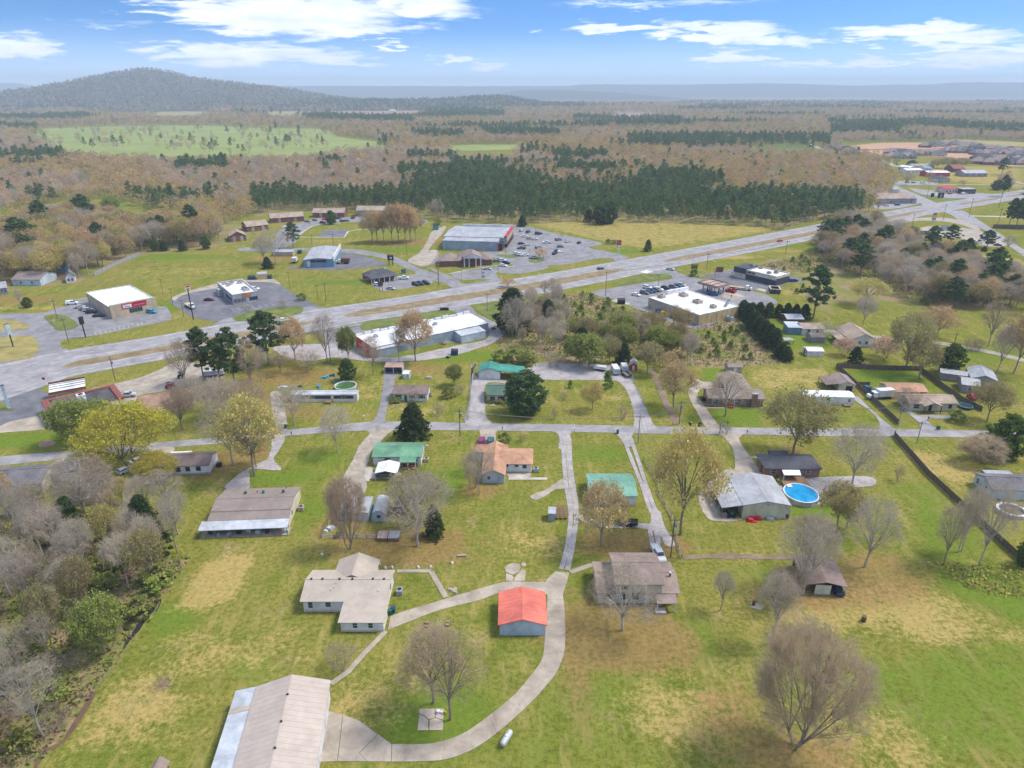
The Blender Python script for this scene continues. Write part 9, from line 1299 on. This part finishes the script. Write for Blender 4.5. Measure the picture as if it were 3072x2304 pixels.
def wtype(x, y, rr):
 n = mnoise.noise(Vector((x * .0035, y * .0028, 3))); n2 = mnoise.noise(Vector((x * .011, y * .009, 8))); r = rr.random(); b_ = x / y
 lim_ = 632 + 90 * max(0, 1 - abs(b_ - .02) / .25) + 30 * n2
 if y < lim_ and -.37 < b_ < .5 and r < .97: return 'pine'
 if y < lim_ + 190 and -.16 < b_ < .3 and (n2 > .0 or r < .2): return 'pine'
 if .16 < b_ < .44 and 1130 < y < 1430: return 'pine' if r < .93 else 'tan'
 if y < 1050 and b_ > .12: return rr.choices(['tan', 'yellow', 'bare', 'olive', 'bare_pink', 'pine'], [5, 2.5, 2, 1, 2, .2])[0]
 if y > 1500: return 'pine' if mnoise.noise(Vector((x * .0016, y * .0042, 5))) > .3 and r < .9 else rr.choices(['bare_pink', 'tan', 'olive', 'green', 'yellow'], [3 + 5 * n, 4 - 5 * n2, 2 + 4 * n2, .6, 1.5])[0]
 if n2 > .45 and r < .7: return 'pine'
 if n < -.2: return rr.choices(['tan', 'yellow', 'bare', 'olive'], [6, 1.5, 2, 1])[0]
 return rr.choices(['bare_pink', 'bare', 'tan', 'pine', 'green', 'yellow'], [7, 3, 2.4, .25, .12, .3])[0]
def grid_pts(y0, y1, sp, seed):
 rs = np.random.RandomState(seed); W_ = y1 * .80 + 60; nx_ = int(2 * W_ / sp); ny_ = int((y1 - y0) / sp) + 1
 X_, Y_ = np.meshgrid(-W_ + (np.arange(nx_) + .5) * sp, y0 + (np.arange(ny_) + .5) * sp); X_ = X_ + rs.uniform(-.45, .45, X_.shape) * sp; Y_ = Y_ + rs.uniform(-.45, .45, Y_.shape) * sp
 m = (np.abs(X_) < Y_ * .80 + 60) & (Y_ < y1)
 Xj = X_ + rs.normal(0, .012, X_.shape) * Y_; Yj = Y_ + rs.normal(0, .02, X_.shape) * np.maximum(Y_ - 500, 0)
 for c in CLEAR: m &= ~inpoly(c, Xj, Yj)
 return X_[m], Y_[m]
rr = random.Random(77); allp = []
for y0, y1, sp, sc, sd_ in ((440, 1000, 7.2, 1.0, 1), (1000, 1700, 10, 1.1, 2), (1700, 2900, 15, 1.25, 3), (2900, 5400, 25, 1.6, 4)):
 X_, Y_ = grid_pts(y0, y1, sp, sd_)
 for x, y in zip(X_.tolist(), Y_.tolist()):
  allp.append((x, y, 0.0, sc * (.82 if y < 700 else .9), None))
far_front = [P(p) for p in pix('s -400,640 D -300,430 0,425 560,300 900,285 1180,315 1250,380 1500,430 1900,520 E 340,440 450,410 560,372 850,380 1235,400 1500,395 1800,425 1950,450 F 150,305 700,318 840,322 1250,308 1400,300 1640,300 1800,312 2212,318 G 800,375 1350,400 1460,440 H 40,885 400,850 700,785 740,690 880,600 960,480')]; EST = P('H 1500,85').y
bb = np.array([p.x / p.y for p in far_front]); dd_ = np.array([p.y for p in far_front])
keep = []
for (x, y, z, s, _) in allp:
 b_ = x / y
 if b_ < bb.max(): f_ = np.interp(b_, np.maximum.accumulate(bb), dd_)
 else: f_ = EST
 if y < f_: continue
 if y > 3700 and -2600 < x < 0 and y > 3800: continue
 keep.append((x, y, z, s * rr.uniform(.8, 1.15), wtype(x, y, rr)))
kx = np.array([q[0] for q in keep]); ky = np.array([q[1] for q in keep]); pm_ = np.zeros(len(keep), bool)
for p in PINES: pm_ |= inpoly(p, kx, ky)
keep = [q[:4] + ('pine',) if pm_[i] and rr.random() < .88 else q for i, q in enumerate(keep)]
keep.sort(key=lambda q: math.hypot(q[0], q[1]))
for x, y in scatter(['A 250,850 1250,830 2050,845 2150,960 1500,1010 900,1000 400,950'], 30, 31, 1.6):
 if mnoise.noise(Vector((x * .009, y * .02, 1))) > (.1 if y > 1350 else -.1): keep.append((x, y, 0.0, rr.uniform(.7, 1.1), rr.choice(['tan', 'bare', 'pine', 'yellow', 'olive', 'bare_pink'])))
# the nearest trees of each kind stand as things of their own
cnt = {}; rest = []
NEARL = {'pine': ('far_pine', 'pine tree in the dark pine wood behind the shops', 'pines of the dark wood'), 'bare': ('far_bare', 'bare grey tree along the near edge of the far woods', 'bare trees of the far woods'), 'tan': ('far_tan', 'tan budding tree along the near edge of the far woods', 'budding trees of the far woods')}
for q in keep:
 k = 'bare' if q[4] == 'bare_pink' else q[4]
 if k in NEARL and cnt.get(k, 0) < {'pine': 260, 'bare': 14, 'tan': 60}[k]:
  cnt[k] = cnt.get(k, 0) + 1; kd, lb, gp = NEARL[k]; H_, W_ = (15.5 * q[3], 8.5 * q[3]) if k == 'pine' else (14 * q[3], 10.5 * q[3]); tree(kd, '', '', 0, lb, gp, p=Vector(q[:3]), h=H_ * RT.uniform(.85, 1.15), w=W_)
 else: rest.append(q)
mass('forest', rest, 'mixed forest of pines, bare and budding trees stretching to the hills')
# woods on the slopes
def drape(ob, n, sc, seed, zmin, name, label, kinds):
 rs = random.Random(seed); me_ = ob.data; co = np.empty(len(me_.vertices) * 3, np.float32); me_.vertices.foreach_get('co', co); co = co.reshape(-1, 3); co = co[co[:, 2] > zmin]; it = []
 for _ in range(n): c = co[rs.randrange(len(co))]; it.append((float(c[0]) + rs.uniform(-16, 16), float(c[1]) + rs.uniform(-20, 20), float(c[2]) - 3, sc * rs.uniform(.8, 1.2), rs.choices([a for a, _ in kinds], [b for _, b in kinds])[0]))
 return mass(name, it, label)
drape(mountain, 24000, 1.0, 1, 1, 'mountain_woods', 'mixed woods covering the slopes of the rounded mountain', [('bare_pink', 4), ('bare', 3), ('pine', 3), ('olive', 2.5), ('tan', 1.5)])
drape(hill_mid, 8000, 1.1, 2, 1, 'hill_woods', 'dark woods covering the low hill', [('pine', 6), ('bare', 3), ('olive', 1), ('tan', 1)])
# ground cover: weeds and brambles in the wood on the left and in the scrub
def cover(name, polys, n, kinds, label, seed, cap=60000, hg=1, ls=.22):
 rs = random.Random(seed); pts = scatter(polys, n, seed); rs.shuffle(pts); mbs = {}
 mb = MB(); mb2 = MB()
 for x, y in pts[:cap]:
  t = rs.random(); q = mb if t < .5 else mb2; s = rs.uniform(.35, 1.0)
  for _ in range(5): leafq(q, Vector((x + rs.gauss(0, .5), y + rs.gauss(0, .5), rs.uniform(.1, .9) * s * hg)), ls * rs.uniform(.6, 1.4), rs)
 m_ = MB(); m_.v = mb.v + mb2.v; m_.f = mb.f + [tuple(i + len(mb.v) for i in f) for f in mb2.f]; me_ = m_.mesh(name); me_.materials.append(M[kinds[0]]); me_.materials.append(M[kinds[1]]); mi = np.zeros(len(m_.f), np.int32); mi[len(mb.f):] = 1; me_.polygons.foreach_set('material_index', mi); o = link(bpy.data.objects.new(name, me_)); o['kind'] = 'stuff'; o['label'] = label; o['category'] = 'undergrowth'
cover('undergrowth', ['R -350,760 600,640 1150,900 1250,1130 1700,1130 1450,1500 1320,1659 X 900,480 700,800 400,1200 250,1362 -350,1450'], 1.05, ('brush_green', 'brush_brown'), 'tangled weeds and brambles on the floor of the left wood', 1, 16000)
cover('scrub', ['F 960,960 1400,920 1500,960 1650,1030 1900,1110 G 0,1200 500,1420 900,1340 1000,1300 1250,1500 1500,1700 M 1560,800 1100,830 600,830 0,700 L 1400,100 1400,290 400,290 300,100 F 640,1300 620,1180', 'H 440,920 1090,1110 1600,1330 2010,1700 1000,1640 300,1300 130,1150', 'G 1250,790 1700,680 1960,620 1991,760 1700,860'], 1.6, ('brush_brown', 'brush_green'), 'low brown and green scrub covering the ground between shops and houses', 2, 26000)
cover('flower_patch', ['Y 1545,90 1700,95 2212,130 2212,330 1950,300 1700,200'], .8, ('bud_yellow', 'leaf_spring'), 'yellow-flowering weeds across the lawn at the right edge', 3, 5000)
# haze
hz = obj('haze', MB().box(-9000, 9000, -300, 16500, -6, 330), None, kind='stuff'); hm = bpy.data.materials.new('haze'); hm.use_nodes = True; N = hm.node_tree.nodes; N.clear(); vo = N.new('ShaderNodeVolumePrincipled'); vo.inputs['Color'].default_value = (.72, .87, 1, 1); vo.inputs['Density'].default_value = .00014; vo.inputs['Anisotropy'].default_value = 0
mo = N.new('ShaderNodeOutputMaterial'); hm.node_tree.links.new(vo.outputs[0], mo.inputs['Volume']); hz.data.materials.append(hm); hz['label'] = 'pale blue haze in the air over the valley'; hz['category'] = 'haze'
